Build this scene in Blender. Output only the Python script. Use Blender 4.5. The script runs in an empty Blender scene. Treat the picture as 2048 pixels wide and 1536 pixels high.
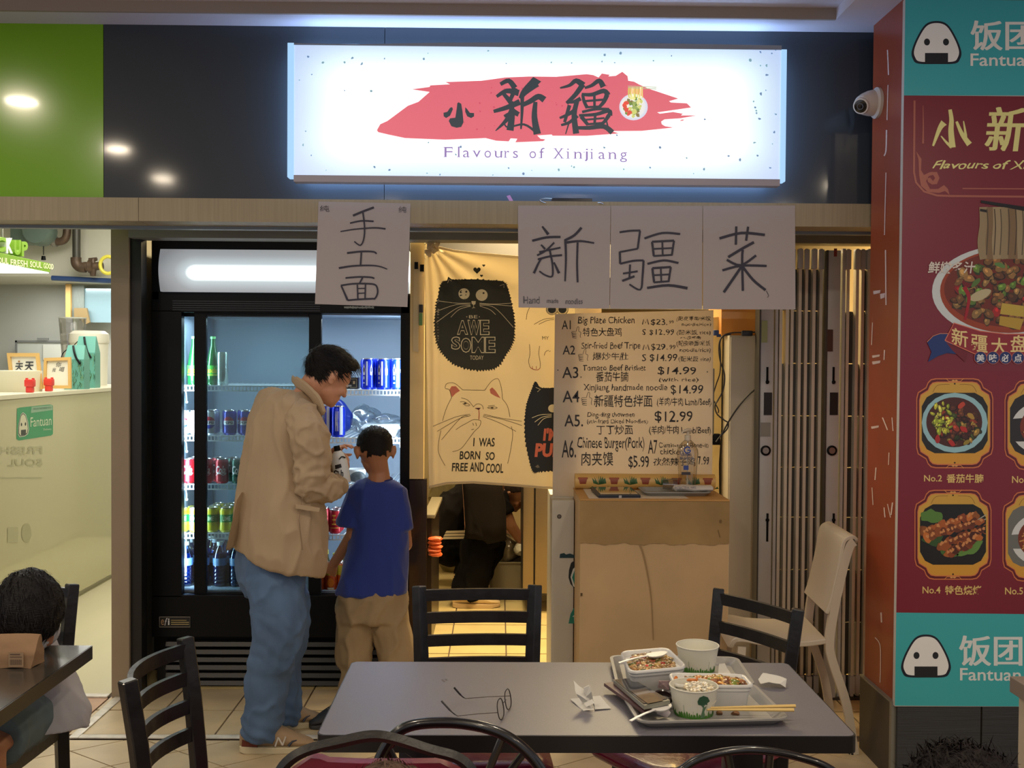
import bpy, bmesh, math, random
from mathutils import Vector, Matrix, noise, geometry, Quaternion
R = random.Random(7)
SC = bpy.context.scene
COL = SC.collection
# ---------------------------------------------------------------- camera
F = 2130.0
YAW, PITCH, ROLL = [math.radians(v) for v in (-0.7236, 1.281, 0.3839)]
CAM = Vector((0, 0, 1.6))
_f = Vector((-math.sin(YAW)*math.cos(PITCH), math.cos(YAW)*math.cos(PITCH), -math.sin(PITCH)))
_r = Vector((math.cos(YAW), math.sin(YAW), 0)); _u = _r.cross(_f)
RX = math.cos(ROLL)*_r + math.sin(ROLL)*_u
UX = -math.sin(ROLL)*_r + math.cos(ROLL)*_u
cd = bpy.data.cameras.new('camera'); co = bpy.data.objects.new('camera', cd); COL.objects.link(co)
m3 = Matrix((RX, UX, -_f)).transposed()
co.matrix_world = Matrix.Translation(CAM) @ m3.to_4x4()
cd.sensor_width = 36; cd.lens = F/2048*36; cd.clip_start = .05
SC.camera = co
def ray(px, py): return RX*((px-1024)/F) + UX*((768-py)/F) + _f
def at(px, py, Y):                      # point on the upright plane y=Y
    d = ray(px, py); return CAM + d*(Y/d.y)
def atz(px, py, Z):                     # point on the level plane z=Z
    d = ray(px, py); return CAM + d*((Z-CAM.z)/d.z)
# ---------------------------------------------------------------- light, world, exposure
vs = SC.view_settings
SC.display_settings.display_device = 'sRGB'
vs.view_transform = 'Standard'; vs.look = 'None'; vs.gamma = 1; vs.exposure = 0.28; vs.use_curve_mapping = False
def lin(c):
    return tuple(((v/255)/12.92 if v/255 <= .04045 else (((v/255)+.055)/1.055)**2.4) for v in c[:3])
w = bpy.data.worlds.new('hall'); SC.world = w; w.use_nodes = True
w.node_tree.nodes['Background'].inputs[0].default_value = (.86, .84, .90, 1)
w.node_tree.nodes['Background'].inputs[1].default_value = .52
def lamp(name, loc, size, power, col, rot=(0, 0, 0), shape='RECTANGLE', sy=None, spread=None):
    l = bpy.data.lights.new(name, 'AREA'); l.shape = shape; l.size = size
    if sy: l.size_y = sy
    if spread: l.spread = spread
    l.energy = power; l.color = col
    o = bpy.data.objects.new(name, l); COL.objects.link(o); o.location = loc; o.rotation_euler = rot
    return o
WARM = (1, .84, .62); COOL = (.78, .9, 1.0)
for (x, y) in ((-2.57, .71), (-2.51, 1.85), (-2.56, 3.14), (.6, .75), (.6, -.9), (2.6, .7), (-1.0, -.9), (2.6, -.9), (1.05, 2.3), (-.9,2.1)):
    lamp('ceiling_lamp', (x, y, 2.965), .15, 10 if x < -2 else 11, WARM, shape='DISK')
lamp('kitchen_lamp', (.5, 6.9, 2.75), 1.3, 125, (1, .79, .46), sy=1.6)
lamp('kitchen_lamp', (-.1, 5.6, 2.6), .9, 42, (1, .78, .44), sy=.5)
lamp('kitchen_lamp', (1.55, 5.9, 2.6), .9, 42, (1, .66, .22), sy=.5)
lamp('shop_lamp_and_fill', (-3.2, 8.95, 2.22), 1.6, 20, (1, .98, .94), sy=.4)  # fill light added below the soffit to brighten the far shop wall
lamp('shop_lamp_and_fill', (-2.7, 6.7, 2.8), 1.0, 50, (1, .96, .87), sy=2.2)
# ---------------------------------------------------------------- materials
MATS = {}
def M(name, rgb, rough=.5, metal=0, bump=0, bscale=60, var=0, vscale=6, coat=0, stretch=None, emit=None, es=1, spec=None, trans=0, sheen=0):
    if name in MATS: return MATS[name]
    m = bpy.data.materials.new(name); m.use_nodes = True; nt = m.node_tree; b = nt.nodes['Principled BSDF']
    c = lin(rgb); b.inputs['Base Color'].default_value = (*c, 1)
    b.inputs['Roughness'].default_value = rough; b.inputs['Metallic'].default_value = metal
    if spec is not None: b.inputs['Specular IOR Level'].default_value = spec
    if coat: b.inputs['Coat Weight'].default_value = coat; b.inputs['Coat Roughness'].default_value = .08
    if sheen: b.inputs['Sheen Weight'].default_value = sheen
    if trans: b.inputs['Transmission Weight'].default_value = trans
    if emit: b.inputs['Emission Color'].default_value = (*lin(emit), 1); b.inputs['Emission Strength'].default_value = es
    if bump or var:
        tc = nt.nodes.new('ShaderNodeTexCoord'); mp = nt.nodes.new('ShaderNodeMapping')
        nt.links.new(tc.outputs['Object'], mp.inputs[0])
        if stretch: mp.inputs['Scale'].default_value = stretch
    if var:
        n = nt.nodes.new('ShaderNodeTexNoise'); n.inputs['Scale'].default_value = vscale; n.inputs['Detail'].default_value = 5
        nt.links.new(mp.outputs[0], n.inputs['Vector'])
        r = nt.nodes.new('ShaderNodeValToRGB')
        r.color_ramp.elements[0].position = .3; r.color_ramp.elements[1].position = .7
        r.color_ramp.elements[0].color = (*[v*(1-var) for v in c], 1)
        r.color_ramp.elements[1].color = (*[min(1, v*(1+var)) for v in c], 1)
        nt.links.new(n.outputs[0], r.inputs[0]); nt.links.new(r.outputs[0], b.inputs['Base Color'])
    if bump:
        n2 = nt.nodes.new('ShaderNodeTexNoise'); n2.inputs['Scale'].default_value = bscale; n2.inputs['Detail'].default_value = 4
        nt.links.new(mp.outputs[0], n2.inputs['Vector'])
        bp = nt.nodes.new('ShaderNodeBump'); bp.inputs['Strength'].default_value = bump; bp.inputs['Distance'].default_value = .01
        nt.links.new(n2.outputs[0], bp.inputs['Height']); nt.links.new(bp.outputs[0], b.inputs['Normal'])
    MATS[name] = m; return m
def glassy(name, tint=(255, 255, 255), refl=.08, rough=.02):
    if name in MATS: return MATS[name]
    m = bpy.data.materials.new(name); m.use_nodes = True; nt = m.node_tree; nt.nodes.clear()
    o = nt.nodes.new('ShaderNodeOutputMaterial'); t = nt.nodes.new('ShaderNodeBsdfTransparent'); g = nt.nodes.new('ShaderNodeBsdfGlossy')
    mx = nt.nodes.new('ShaderNodeMixShader'); lw = nt.nodes.new('ShaderNodeLayerWeight'); lw.inputs[0].default_value = refl
    mr = nt.nodes.new('ShaderNodeMapRange'); mr.inputs['To Min'].default_value = refl; mr.inputs['To Max'].default_value = .8
    t.inputs[0].default_value = (*lin(tint), 1); g.inputs['Roughness'].default_value = rough
    nt.links.new(lw.outputs['Fresnel'], mr.inputs[0]); nt.links.new(mr.outputs[0], mx.inputs[0])
    nt.links.new(t.outputs[0], mx.inputs[1]); nt.links.new(g.outputs[0], mx.inputs[2]); nt.links.new(mx.outputs[0], o.inputs[0])
    MATS[name] = m; return m
def attr_mat(name, rough=.5, emit=0, coat=0, spec=.5):
    m = bpy.data.materials.new(name); m.use_nodes = True; nt = m.node_tree; b = nt.nodes['Principled BSDF']
    a = nt.nodes.new('ShaderNodeAttribute'); a.attribute_name = 'Col'
    b.inputs['Roughness'].default_value = rough; b.inputs['Specular IOR Level'].default_value = spec
    nt.links.new(a.outputs['Color'], b.inputs['Base Color'])
    if coat: b.inputs['Coat Weight'].default_value = coat
    if emit:
        nt.links.new(a.outputs['Color'], b.inputs['Emission Color']); b.inputs['Emission Strength'].default_value = emit
    MATS[name] = m; return m
PRINT = attr_mat('printed_ink', .5); GLOSSPRINT = attr_mat('glossy_print', .3); FOODM = attr_mat('food', .28, coat=.4)
# ---------------------------------------------------------------- object helpers
def setp(o, label=None, cat=None, group=None, kind=None):
    if label: o['label'] = label
    if cat: o['category'] = cat
    if group: o['group'] = group
    if kind: o['kind'] = kind
    return o
def thing(name, label, cat, loc=(0, 0, 0), group=None, kind=None, rz=0):
    o = bpy.data.objects.new(name, None); o.empty_display_size = .05; COL.objects.link(o)
    o.location = loc; o.rotation_euler.z = rz
    return setp(o, label, cat, group, kind)
def origin_of(p):
    v = Vector((0, 0, 0))
    while p: v = v + p.location; p = p.parent
    return v
def link_mesh(name, me, mat, parent=None, local=False, loc=None):
    o = bpy.data.objects.new(name, me); COL.objects.link(o)
    if mat and not me.materials: me.materials.append(mat)
    if parent:
        o.parent = parent
        if not local: me.transform(Matrix.Translation(-origin_of(parent)))
    elif loc is not None:
        me.transform(Matrix.Translation(-Vector(loc))); o.location = loc
    return o
def add(name, bm, mat, parent=None, local=False, smooth=True, angle=35, loc=None, autoloc=True):
    bmesh.ops.recalc_face_normals(bm, faces=bm.faces[:])
    if smooth:
        a = math.radians(angle)
        for f in bm.faces: f.smooth = True
        for e in bm.edges:
            if len(e.link_faces) == 2 and e.calc_face_angle(0) > a: e.smooth = False
    me = bpy.data.meshes.new(name); bm.to_mesh(me); bm.free()
    if parent is None and loc is None and autoloc and len(me.vertices):
        xs = [v.co.x for v in me.vertices]; ys = [v.co.y for v in me.vertices]; zs = [v.co.z for v in me.vertices]
        loc = ((min(xs)+max(xs))/2, (min(ys)+max(ys))/2, min(zs))
    return link_mesh(name, me, mat, parent, local, loc)
def B(): return bmesh.new()
def box(bm, x0, x1, y0, y1, z0, z1, bev=0, mat=None):
    r = bmesh.ops.create_cube(bm, size=1)
    T = Matrix.Translation(((x0+x1)/2, (y0+y1)/2, (z0+z1)/2)) @ Matrix.Diagonal((abs(x1-x0), abs(y1-y0), abs(z1-z0), 1))
    if mat: T = mat @ T
    bmesh.ops.transform(bm, matrix=T, verts=r['verts'])
    if bev:
        es = list({e for v in r['verts'] for e in v.link_edges})
        bmesh.ops.bevel(bm, geom=es, offset=bev, segments=2, profile=.6, affect='EDGES')
    return bm
def pbox(px0, py0, px1, py1, Y, d, bev=0, bm=None):       # box whose front face spans these points of plane y=Y
    bm = bm or B(); mx, my = (px0+px1)/2, (py0+py1)/2
    return box(bm, at(px0, my, Y).x, at(px1, my, Y).x, Y, Y+d, at(mx, py1, Y).z, at(mx, py0, Y).z, bev)
def frame_for(d):
    d = d.normalized(); up = Vector((0, 0, 1)) if abs(d.z) < .95 else Vector((0, 1, 0))
    x = d.cross(up).normalized(); return x, x.cross(d).normalized()
def skin_rings(bm, rings, caps=True, closed=False):
    vr = [[bm.verts.new(p) for p in r] for r in rings]; n = len(vr[0])
    for a, b in list(zip(vr, vr[1:])) + ([(vr[-1], vr[0])] if closed else []):
        for i in range(n): bm.faces.new((a[i], a[(i+1) % n], b[(i+1) % n], b[i]))
    if caps and not closed:
        bm.faces.new(vr[0][::-1]); bm.faces.new(vr[-1])
    return bm
def tube(bm, pts, r, seg=10, caps=True, flat=1.0, closed=False):
    pts = [Vector(p) for p in pts]; n = len(pts); rs = r if isinstance(r, (list, tuple)) else [r]*n
    rings = []; x, y = frame_for(pts[1]-pts[0])
    for i, p in enumerate(pts):
        if closed: d = (pts[(i+1) % n]-pts[i-1]).normalized()
        else: d = (pts[min(i+1, n-1)]-pts[max(i-1, 0)]).normalized()
        x = (x - d*x.dot(d)).normalized(); y = d.cross(x).normalized()
        rings.append([p + (x*math.cos(2*math.pi*k/seg) + y*math.sin(2*math.pi*k/seg)*flat)*rs[i] for k in range(seg)])
    return skin_rings(bm, rings, caps, closed)
def cyl(bm, p0, p1, r0, r1=None, seg=20): return tube(bm, [p0, p1], [r0, r1 if r1 is not None else r0], seg)
def lathe(bm, prof, c=(0, 0, 0), seg=24, caps=True):
    c = Vector(c)
    return skin_rings(bm, [[c + Vector((r*math.cos(2*math.pi*k/seg), r*math.sin(2*math.pi*k/seg), z)) for k in range(seg)] for r, z in prof], caps)
def ball(bm, c, r, sub=3, M4=None):
    q = bmesh.ops.create_icosphere(bm, subdivisions=sub, radius=1)
    if not isinstance(r, (tuple, list)): r = (r, r, r)
    T = Matrix.Translation(Vector(c)) @ (M4 or Matrix.Identity(4)) @ Matrix.Diagonal((*r, 1))
    bmesh.ops.transform(bm, matrix=T, verts=q['verts']); return q['verts']
def spline(pts, n=8, closed=False):                     # Catmull-Rom
    pts = [Vector(p) for p in pts]; out = []; N = len(pts)
    rng = range(N) if closed else range(N-1)
    for i in rng:
        g = (lambda k: pts[k % N]) if closed else (lambda k: pts[max(0, min(N-1, k))])
        p0, p1, p2, p3 = g(i-1), g(i), g(i+1), g(i+2)
        for k in range(n):
            t = k/n
            out.append(.5*((2*p1) + (p2-p0)*t + (2*p0-5*p1+4*p2-p3)*t*t + (3*p1-p0-3*p2+p3)*t**3))
    if not closed: out.append(pts[-1])
    return out
def prism(bm, pts, d):                                   # planar outline extruded along vector d
    d = Vector(d); a = [bm.verts.new(Vector(p)) for p in pts]; b = [bm.verts.new(Vector(p)+d) for p in pts]; n = len(a)
    bm.faces.new(a); bm.faces.new(b[::-1])
    for i in range(n): bm.faces.new((a[i], b[i], b[(i+1) % n], a[(i+1) % n]))
    return bm
def copy_tree(o, parent=None):
    c = o.copy(); COL.objects.link(c)
    if parent: c.parent = parent
    for ch in [x for x in KIDS.get(o.name, [])]: copy_tree(ch, c)
    return c
KIDS = {}
def index_kids(root):
    def rec(o):
        KIDS[o.name] = [c for c in bpy.data.objects if c.parent == o]
        for c in KIDS[o.name]: rec(c)
    rec(root)
def dup(root, loc, label=None, group=None, rz=None):
    if root.name not in KIDS: index_kids(root)
    c = copy_tree(root); c.location = loc
    if rz is not None: c.rotation_euler.z = rz
    if label: c['label'] = label
    if group: c['group'] = group
    return c
# ---------------------------------------------------------------- flat artwork (print) helper, outlines given on the sheet's own plane
TXT = {}
def text_geo(body, off=0.0, shear=0.0, space=1.0):
    k = (body, off, shear, space)
    if k in TXT: return TXT[k]
    c = bpy.data.curves.new('t', 'FONT'); c.body = body; c.offset = off; c.shear = shear; c.space_character = space; c.resolution_u = 3
    o = bpy.data.objects.new('t', c); COL.objects.link(o)
    bpy.context.view_layer.update()
    dg = bpy.context.evaluated_depsgraph_get(); me = bpy.data.meshes.new_from_object(o.evaluated_get(dg))
    v = [(p.co.x, p.co.y) for p in me.vertices]; f = [tuple(p.vertices) for p in me.polygons]
    bpy.data.objects.remove(o); bpy.data.curves.remove(c); bpy.data.meshes.remove(me)
    TXT[k] = (v, f); return TXT[k]
class Art:
    def __init__(s): s.t = []; s.n = 0                            # (tri points, colour)
    def poly(s, pts, col, l=0):
        p = [Vector((a[0], a[1], 0)) for a in pts]
        for t in geometry.tessellate_polygon([p]): s.t.append(([(p[i].x, p[i].y, l) for i in t], col))
        return s
    def rect(s, x0, y0, x1, y1, col, l=0): return s.poly([(x0, y0), (x1, y0), (x1, y1), (x0, y1)], col, l)
    def ell(s, cx, cy, rx, ry, col, l=0, n=28, a0=0, a1=360):
        return s.poly([(cx+rx*math.cos(math.radians(a0+(a1-a0)*k/n)), cy+ry*math.sin(math.radians(a0+(a1-a0)*k/n))) for k in range(n+(0 if a1-a0 == 360 else 1))], col, l)
    def stroke(s, pts, wd, col, l=0, smooth=0, closed=False):
        if smooth: pts = [(p.x, p.y) for p in spline([(a, b, 0) for a, b in pts], smooth, closed)]
        if closed: pts = pts + [pts[0]]
        s.n += 1; l = l+(s.n % 12)*.06
        n = len(pts); L = []; Rr = []
        for i in range(n):
            a = pts[max(0, i-1)]; b = pts[min(n-1, i+1)]; dx, dy = b[0]-a[0], b[1]-a[1]; q = math.hypot(dx, dy) or 1
            ww = (wd[0]+(wd[1]-wd[0])*i/(n-1) if isinstance(wd, tuple) else wd)/2
            L.append((pts[i][0]-dy/q*ww, pts[i][1]+dx/q*ww, l)); Rr.append((pts[i][0]+dy/q*ww, pts[i][1]-dx/q*ww, l))
        for i in range(n-1):
            s.t.append(([L[i], L[i+1], Rr[i+1]], col)); s.t.append(([L[i], Rr[i+1], Rr[i]], col))
        return s
    def text(s, body, x0, y0, x1, y1, col, l=0, off=0, shear=0, wob=0, space=1.0, skew=0):
        v, f = text_geo(body, off, shear, space)
        if not v: return s
        ax, bx = min(p[0] for p in v), max(p[0] for p in v); ay, by = min(p[1] for p in v), max(p[1] for p in v)
        q = []
        for (x, y) in v:
            u = (x-ax)/(bx-ax or 1); t = (y-ay)/(by-ay or 1)
            X = x0+u*(x1-x0); Y = y1+t*(y0-y1)+skew*u
            if wob:
                X += wob*noise.noise(Vector((x0+x*2.2, y*2.5, y0*.13))); Y += wob*noise.noise(Vector((x*2.2-7, y*2.5+y0*.3, 3.1)))
            q.append((X, Y, l))
        for fc in f:
            for i in range(1, len(fc)-1): s.t.append(([q[fc[0]], q[fc[i]], q[fc[i+1]]], col))
        return s
    def split(s, step):
        out = []; st = list(s.t)
        while st:
            p, c = st.pop(); e = [math.dist(p[i], p[(i+1) % 3]) for i in range(3)]; k = e.index(max(e))
            if e[k] <= step: out.append((p, c)); continue
            a, b, d = p[k], p[(k+1) % 3], p[(k+2) % 3]; m = tuple((a[i]+b[i])/2 for i in range(3))
            st.append(([a, m, d], c)); st.append(([m, b, d], c))
        s.t = out; return s
    def build(s, name, conv, mat, parent=None, label=None, smooth=False):
        vs_, fs, cs = [], [], []; idx = {}
        for p, c in s.t:
            f = []
            for q in p:
                key = (round(q[0], 3), round(q[1], 3), q[2])
                if key not in idx: idx[key] = len(vs_); vs_.append(conv(*q))
                f.append(idx[key])
            if len(set(f)) < 3: continue
            nrm = (vs_[f[1]]-vs_[f[0]]).cross(vs_[f[2]]-vs_[f[0]])
            if nrm.dot(CAM-vs_[f[0]]) < 0: f = f[::-1]
            fs.append(f); cs.append(c)
        me = bpy.data.meshes.new(name); me.from_pydata([tuple(v) for v in vs_], [], fs)
        ca = me.color_attributes.new('Col', 'FLOAT_COLOR', 'CORNER'); buf = []
        for c in cs: buf += [*lin(c), 1]*3
        ca.data.foreach_set('color', buf)
        if smooth: me.shade_smooth()
        o = link_mesh(name, me, mat, parent)
        if label: o['label'] = label
        return o
def plane_conv(Y, step=.0007): return lambda x, y, l: at(x, y, Y-.0012-step*l)
# ================================================================ THE ROOM
steel = M('brushed_steel', (150, 148, 142), .32, .85, bump=.15, bscale=30, stretch=(1, 1, 40))
black_metal = M('black_fridge', (6, 7, 9), .5, 0, spec=.15)
def S(o): o['kind'] = 'structure'; return o
# floors ---------------------------------------------------------
floor = S(thing('floor', None, None)); del floor
floor = bpy.data.objects['floor']
grout = M('floor_grout', (92, 74, 58), .8, var=.2, vscale=9)
tile_m = M('cream_floor_tile', (196, 176, 140), .38, bump=.12, bscale=14, var=.14, vscale=5)
ktile_m = M('kitchen_floor_tile', (200, 180, 128), .3, bump=.1, bscale=14, var=.1, vscale=5)
add('subfloor', box(B(), -6, 5, -3, 10, -.12, -.006), grout, floor, smooth=False)
add('shop_floor', box(B(), -6, -1.84, 5.03, 10, -.006, 0), M('shop_vinyl', (206, 198, 164), .35, var=.08, vscale=2, stretch=(1, .25, 1)), floor, smooth=False)
add('hall_floor', box(B(), -6, 5, -3, 3.3, -.006, 0), M('hall_floor_m', (176, 152, 120), .4, var=.2, vscale=3), floor, smooth=False)
def tile_mesh(nm, poly, mat):
    bm = B(); prism(bm, [(x, y, -.006) for x, y in poly], (0, 0, .006)); bmesh.ops.recalc_face_normals(bm, faces=bm.faces[:])
    me = bpy.data.meshes.new(nm); bm.to_mesh(me); bm.free(); me.materials.append(mat); return me
s = .152; tm = tile_mesh('tile', [(-s, -s), (s, -s), (s, s), (-s, s)], tile_m)
tk = tile_mesh('tile', [(-s, -s), (s, -s), (s, s), (-s, s)], ktile_m)
def clip_poly(p, ax, v, sgn):
    out = []
    for i in range(len(p)):
        a, b = p[i], p[(i+1) % len(p)]; da, db = sgn*(a[ax]-v), sgn*(b[ax]-v)
        if da >= 0: out.append(a)
        if da*db < 0:
            t = da/(da-db); out.append((a[0]+(b[0]-a[0])*t, a[1]+(b[1]-a[1])*t))
    return out
n_t = 0
for i in range(-14, 15):                                 # hall tiles, laid diagonally
    for j in range(-14, 15):
        cx = -.2 + (i-j)*.2185; cy = 4.0 + (i+j)*.2185*.72
        if not (-2.7 < cx < 2.2 and 3.3 < cy < 4.7): continue
        h = .2135; pl = [(cx-h, cy), (cx, cy-h*.72), (cx+h, cy), (cx, cy+h*.72)]
        q = clip_poly(pl, 1, 4.44, -1); q = clip_poly(q, 1, 3.32, 1)
        if len(q) < 3: continue
        o = link_mesh('tile', tile_mesh('tile', q, tile_m), None, floor); n_t += 1
for i in range(-6, 12):                                  # stall tiles, laid square
    for j in range(0, 13):
        x = -1.665+.312*i; y = 4.665+.316*j
        if x < -1.75 or x > 2.0 or (y > 5.3 and not -.9 < x < .7) or y > 8.2: continue
        o = bpy.data.objects.new('tile', tk if y > 5.2 else tm); COL.objects.link(o); o.parent = floor; o.location = (x, y, 0)
for i in range(5):                                       # pinker tiles before the left shop
    for j in range(2):
        q = [(-1.973-.3*i-.147, 4.5+.25*j), (-1.973-.3*i+.147, 4.5+.25*j), (-1.973-.3*i+.147, 4.745+.25*j), (-1.973-.3*i-.147, 4.745+.25*j)]
        link_mesh('tile', tile_mesh('tile', q, M('pink_floor_tile', (190, 150, 118), .4, bump=.1, var=.12)), None, floor)
strip_m = M('metal_threshold', (214, 208, 194), .4, 0, var=.2, vscale=20)
S(add('trim_1', box(B(), -1.754, 1.5, 4.455, 4.495, 0, .006, .002), strip_m))
S(add('trim_2', box(B(), -1.795, -1.755, 4.455, 5.0, 0, .006, .002), strip_m))
S(add('trim_3', box(B(), -3.2, -1.83, 4.995, 5.04, 0, .008, .002), strip_m))
# ceiling ---------------------------------------------------------
ceil = S(thing('ceiling', None, None))
cm = M('ceiling_paint', (196, 190, 200), .7, bump=.05, bscale=80)
xr = at(1670, 42, 4.30).x
z0 = 2.975
bm = B()
box(bm, -6, 5, 4.30, 5.2, z0, z0+.2); box(bm, xr, 5, -3, 4.3, z0, z0+.2); box(bm, -6, xr, -3, 4.3, z0+.045, z0+.2)
add('soffit', bm, cm, ceil, smooth=False)
add('moulding', box(B(), -6, xr, 4.285, 4.30, z0, z0+.045), M('ceiling_edge', (150, 136, 124), .7), ceil, smooth=False)
for (x, y) in ((-2.57, .71), (-2.51, 1.85), (-2.56, 3.14)):
    add('lamp_ring', lathe(B(), [(.085, z0+.045), (.1, z0+.038), (.1, z0+.045)], (x, y, 0), caps=False), cm, ceil)
# facade above the stall -----------------------------------------
fas = S(thing('wall_back', None, None))
ztop = 3.0; zl1 = at(640, 402, 4.45).z; zl0 = at(640, 445, 4.40).z
xg = at(207, 220, 4.45).x; xs = at(769, 230, 4.45).x
add('green_panel', box(B(), -6, xg-.001, 4.45, 4.6, zl1, ztop), M('green_gloss', (112, 166, 2), .2, coat=.6), fas, smooth=False)
dk = M('slate_panel', (46, 53, 60), .55, var=.05, vscale=2, coat=.6, spec=.3)
add('dark_panel', box(B(), xg+.001, xs-.0012, 4.45, 4.6, zl1, ztop), dk, fas, smooth=False)
add('dark_panel', box(B(), xs+.0012, 3.5, 4.45, 4.6, zl1, ztop), dk, fas, smooth=False)
lam = M('beige_laminate', (150, 138, 112), .5, var=.1, vscale=10, stretch=(12, 1, .3))
xl = at(277, 420, 4.40).x
add('lintel', box(B(), -6, xl-.001, 4.40, 4.56, zl0, zl1), lam, fas, smooth=False)
add('lintel', box(B(), xl+.001, 3.5, 4.40, 4.56, zl0, zl1), lam, fas, smooth=False)
add('lintel_lip', box(B(), -6, 3.5, 4.56, 4.60, zl0-.012, zl0+.05), M('grey_lip', (120, 132, 142), .5), fas, smooth=False)
# roller shutter housing and posts
hz = M('shutter_grey', (112, 112, 104), .5, var=.06)
S(add('trim_4', box(B(), at(256, 470, 4.95).x, 1.95, 4.95, 5.08, at(500, 477, 4.95).z, 2.35, .004), hz))
post_m = M('beige_post', (150, 134, 112), .5, var=.05, vscale=3)
S(add('trim_5', box(B(), at(222, 900, 5.0).x, at(258, 900, 5.0).x, 5.0, 5.12, 0, 2.45, .003), post_m))
bp = S(add('trim_6', box(B(), at(259, 900, 5.02).x, at(283, 900, 5.02).x, 5.02, 5.1, 0, 2.3, .003), M('black_jamb', (18, 18, 17), .5, var=.2)))
for py in (614, 778, 1087, 1203):
    p = at(269, py, 5.02); add('screw', lathe(B(), [(.004, 0), (.004, .002), (.002, .0035)], seg=8), steel, bp).matrix_local = Matrix.Translation(p-origin_of(bp)) @ Matrix.Rotation(math.pi/2, 4, 'X')
# kitchen box (walls round the stall)
kw = M('kitchen_wall', (150, 132, 96), .6, var=.1, vscale=3)
S(add('wall_far', box(B(), -1.8, 2.3, 8.6, 8.7, 0, 2.95), kw))
S(add('wall_left', box(B(), -1.83, -1.77, 5.12, 9.6, 0, 2.95), M('shop_wall', (206, 204, 190), .6)))
S(add('wall_right', box(B(), 2.25, 2.33, 4.6, 8.7, 0, 2.95), kw))
S(add('wall_shop_far', box(B(), -6, -1.83, 9.5, 9.6, 0, 2.95), M('shop_far_wall', (170, 172, 164), .6)))
S(add('wall_shop_left', box(B(), -6, -5.9, 4.6, 9.6, 0, 2.95), M('shop_wall', (0, 0, 0))))
S(add('ceiling_back', box(B(), -6, 2.33, 5.2, 9.6, 2.95, 3.05), M('shop_wall', (0, 0, 0))))
S(add('wall_red', box(B(), at(275, 900, 5.6).x, at(302, 900, 5.6).x, 5.3, 5.6, .9, 2.2), M('dark_red_wall', (96, 34, 20), .6)))
S(add('wall_black', box(B(), -1.765, -1.55, 5.62, 5.66, 0, 2.4), black_metal))
# pillar --------------------------------------------------------
pil = S(thing('wall_pillar', None, None))
red = M('terracotta_paint', (142, 62, 34), .34, bump=.06, bscale=12, var=.05)
XP = 1.522; zt = .30
add('painted_core', box(B(), XP, 3.6, 4.02, 4.36, zt-.02, 3.0), red, pil, smooth=False)
btile = M('black_slate_tile', (50, 52, 53), .45, bump=.25, bscale=20, stretch=(.3, .3, 14), var=.2, vscale=14)
add('side_tile', box(B(), XP-.014, XP+.05, 4.035, 4.375, 0, zt, .002), M('black_tile_side', (46, 40, 34), .4, var=.2), pil, smooth=False)
xj = at(1963, 1470, 4.0).x
add('front_tile', box(B(), XP+.002, xj-.004, 4.0, 4.035, 0, at(1850, 1413, 4.0).z, .002), btile, pil, smooth=False)
add('front_tile', box(B(), xj+.002, xj+.6, 4.0, 4.035, 0, at(1850, 1413, 4.0).z, .002), btile, pil, smooth=False)
add('tile_edge', box(B(), XP-.016, XP+.004, 4.015, 4.036, 0, at(1850, 1405, 4.0).z, .002), M('metal_trim_edge', (140, 140, 132), .4, .6), pil, smooth=False)
add('tile_cap', box(B(), XP-.016, XP+.004, 4.03, 4.375, zt, zt+.006), M('metal_trim_edge', (0, 0, 0)), pil, smooth=False)
# scuffs: chips of paint and tape left on the side of the pillar
def side_conv(px, py, l):
    d = ray(px, py); P = CAM + d*((XP-.0012)/d.x); return P
ar = Art(); tc_ = (214, 190, 180)
for pts in [[(1775, 100), (1777, 150)], [(1776, 170), (1774, 240)], [(1773, 260), (1772, 300), (1768, 312)], [(1772, 345), (1770, 420), (1769, 470)], [(1771, 500), (1772, 610)], [(1769, 700), (1768, 720)], [(1745, 645), (1743, 690)],
            [(1765, 835), (1775, 860)], [(1778, 905), (1777, 930)], [(1752, 935), (1750, 960)], [(1744, 975), (1746, 1010)], [(1775, 1008), (1781, 1035)], [(1768, 1015), (1770, 1035)], [(1762, 1225), (1763, 1245)], [(1750, 1275), (1760, 1290), (1761, 1330), (1760, 1365)], [(1784, 835), (1786, 862)], [(1785, 1005), (1782, 1030)]]:
    ar.stroke(pts, R.uniform(1.5, 3.2), tc_, 0, smooth=3)
for (x, y, ww, hh) in [(1746, 582, 15, 7), (1760, 588, 10, 10), (1744, 711, 16, 5), (1744, 723, 17, 6), (1742, 853, 16, 5)]:
    ar.poly([(x, y), (x+ww, y-2), (x+ww-1, y+hh-3), (x+1, y+hh)], (200, 178, 172))
ar.build('paint_scuffs', side_conv, PRINT, pil)
# ================================================================ SIGNS AND PRINTED THINGS
def cr(ox, oy, s):
    return lambda pts: [(ox+x/s, oy+y/s) for x, y in pts]
def onigiri(a, cx, cy, k=1.0, l=1, out=(16, 26, 44)):
    base = [(0, -43), (22, -36), (40, -8), (49.5, 18), (47, 33), (37, 42), (0, 43), (-37, 42), (-47, 33), (-49.5, 18), (-40, -8), (-22, -36)]
    o = [(p.x, p.y) for p in spline([(x, y, 0) for x, y in base], 5, True)]
    a.poly([(cx+x*k, cy+y*k) for x, y in o], out, l)
    a.poly([(cx+x*k*.905, cy+y*k*.905) for x, y in o], (238, 240, 238), l+1)
    for s_ in (-1, 1): a.ell(cx+19*k*s_, cy-1*k, 6*k, 7*k, (30, 36, 42), l+2, 16)
    a.rect(cx-23*k, cy+21*k, cx+23*k, cy+42.5*k, (24, 30, 36), l+2)
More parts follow.
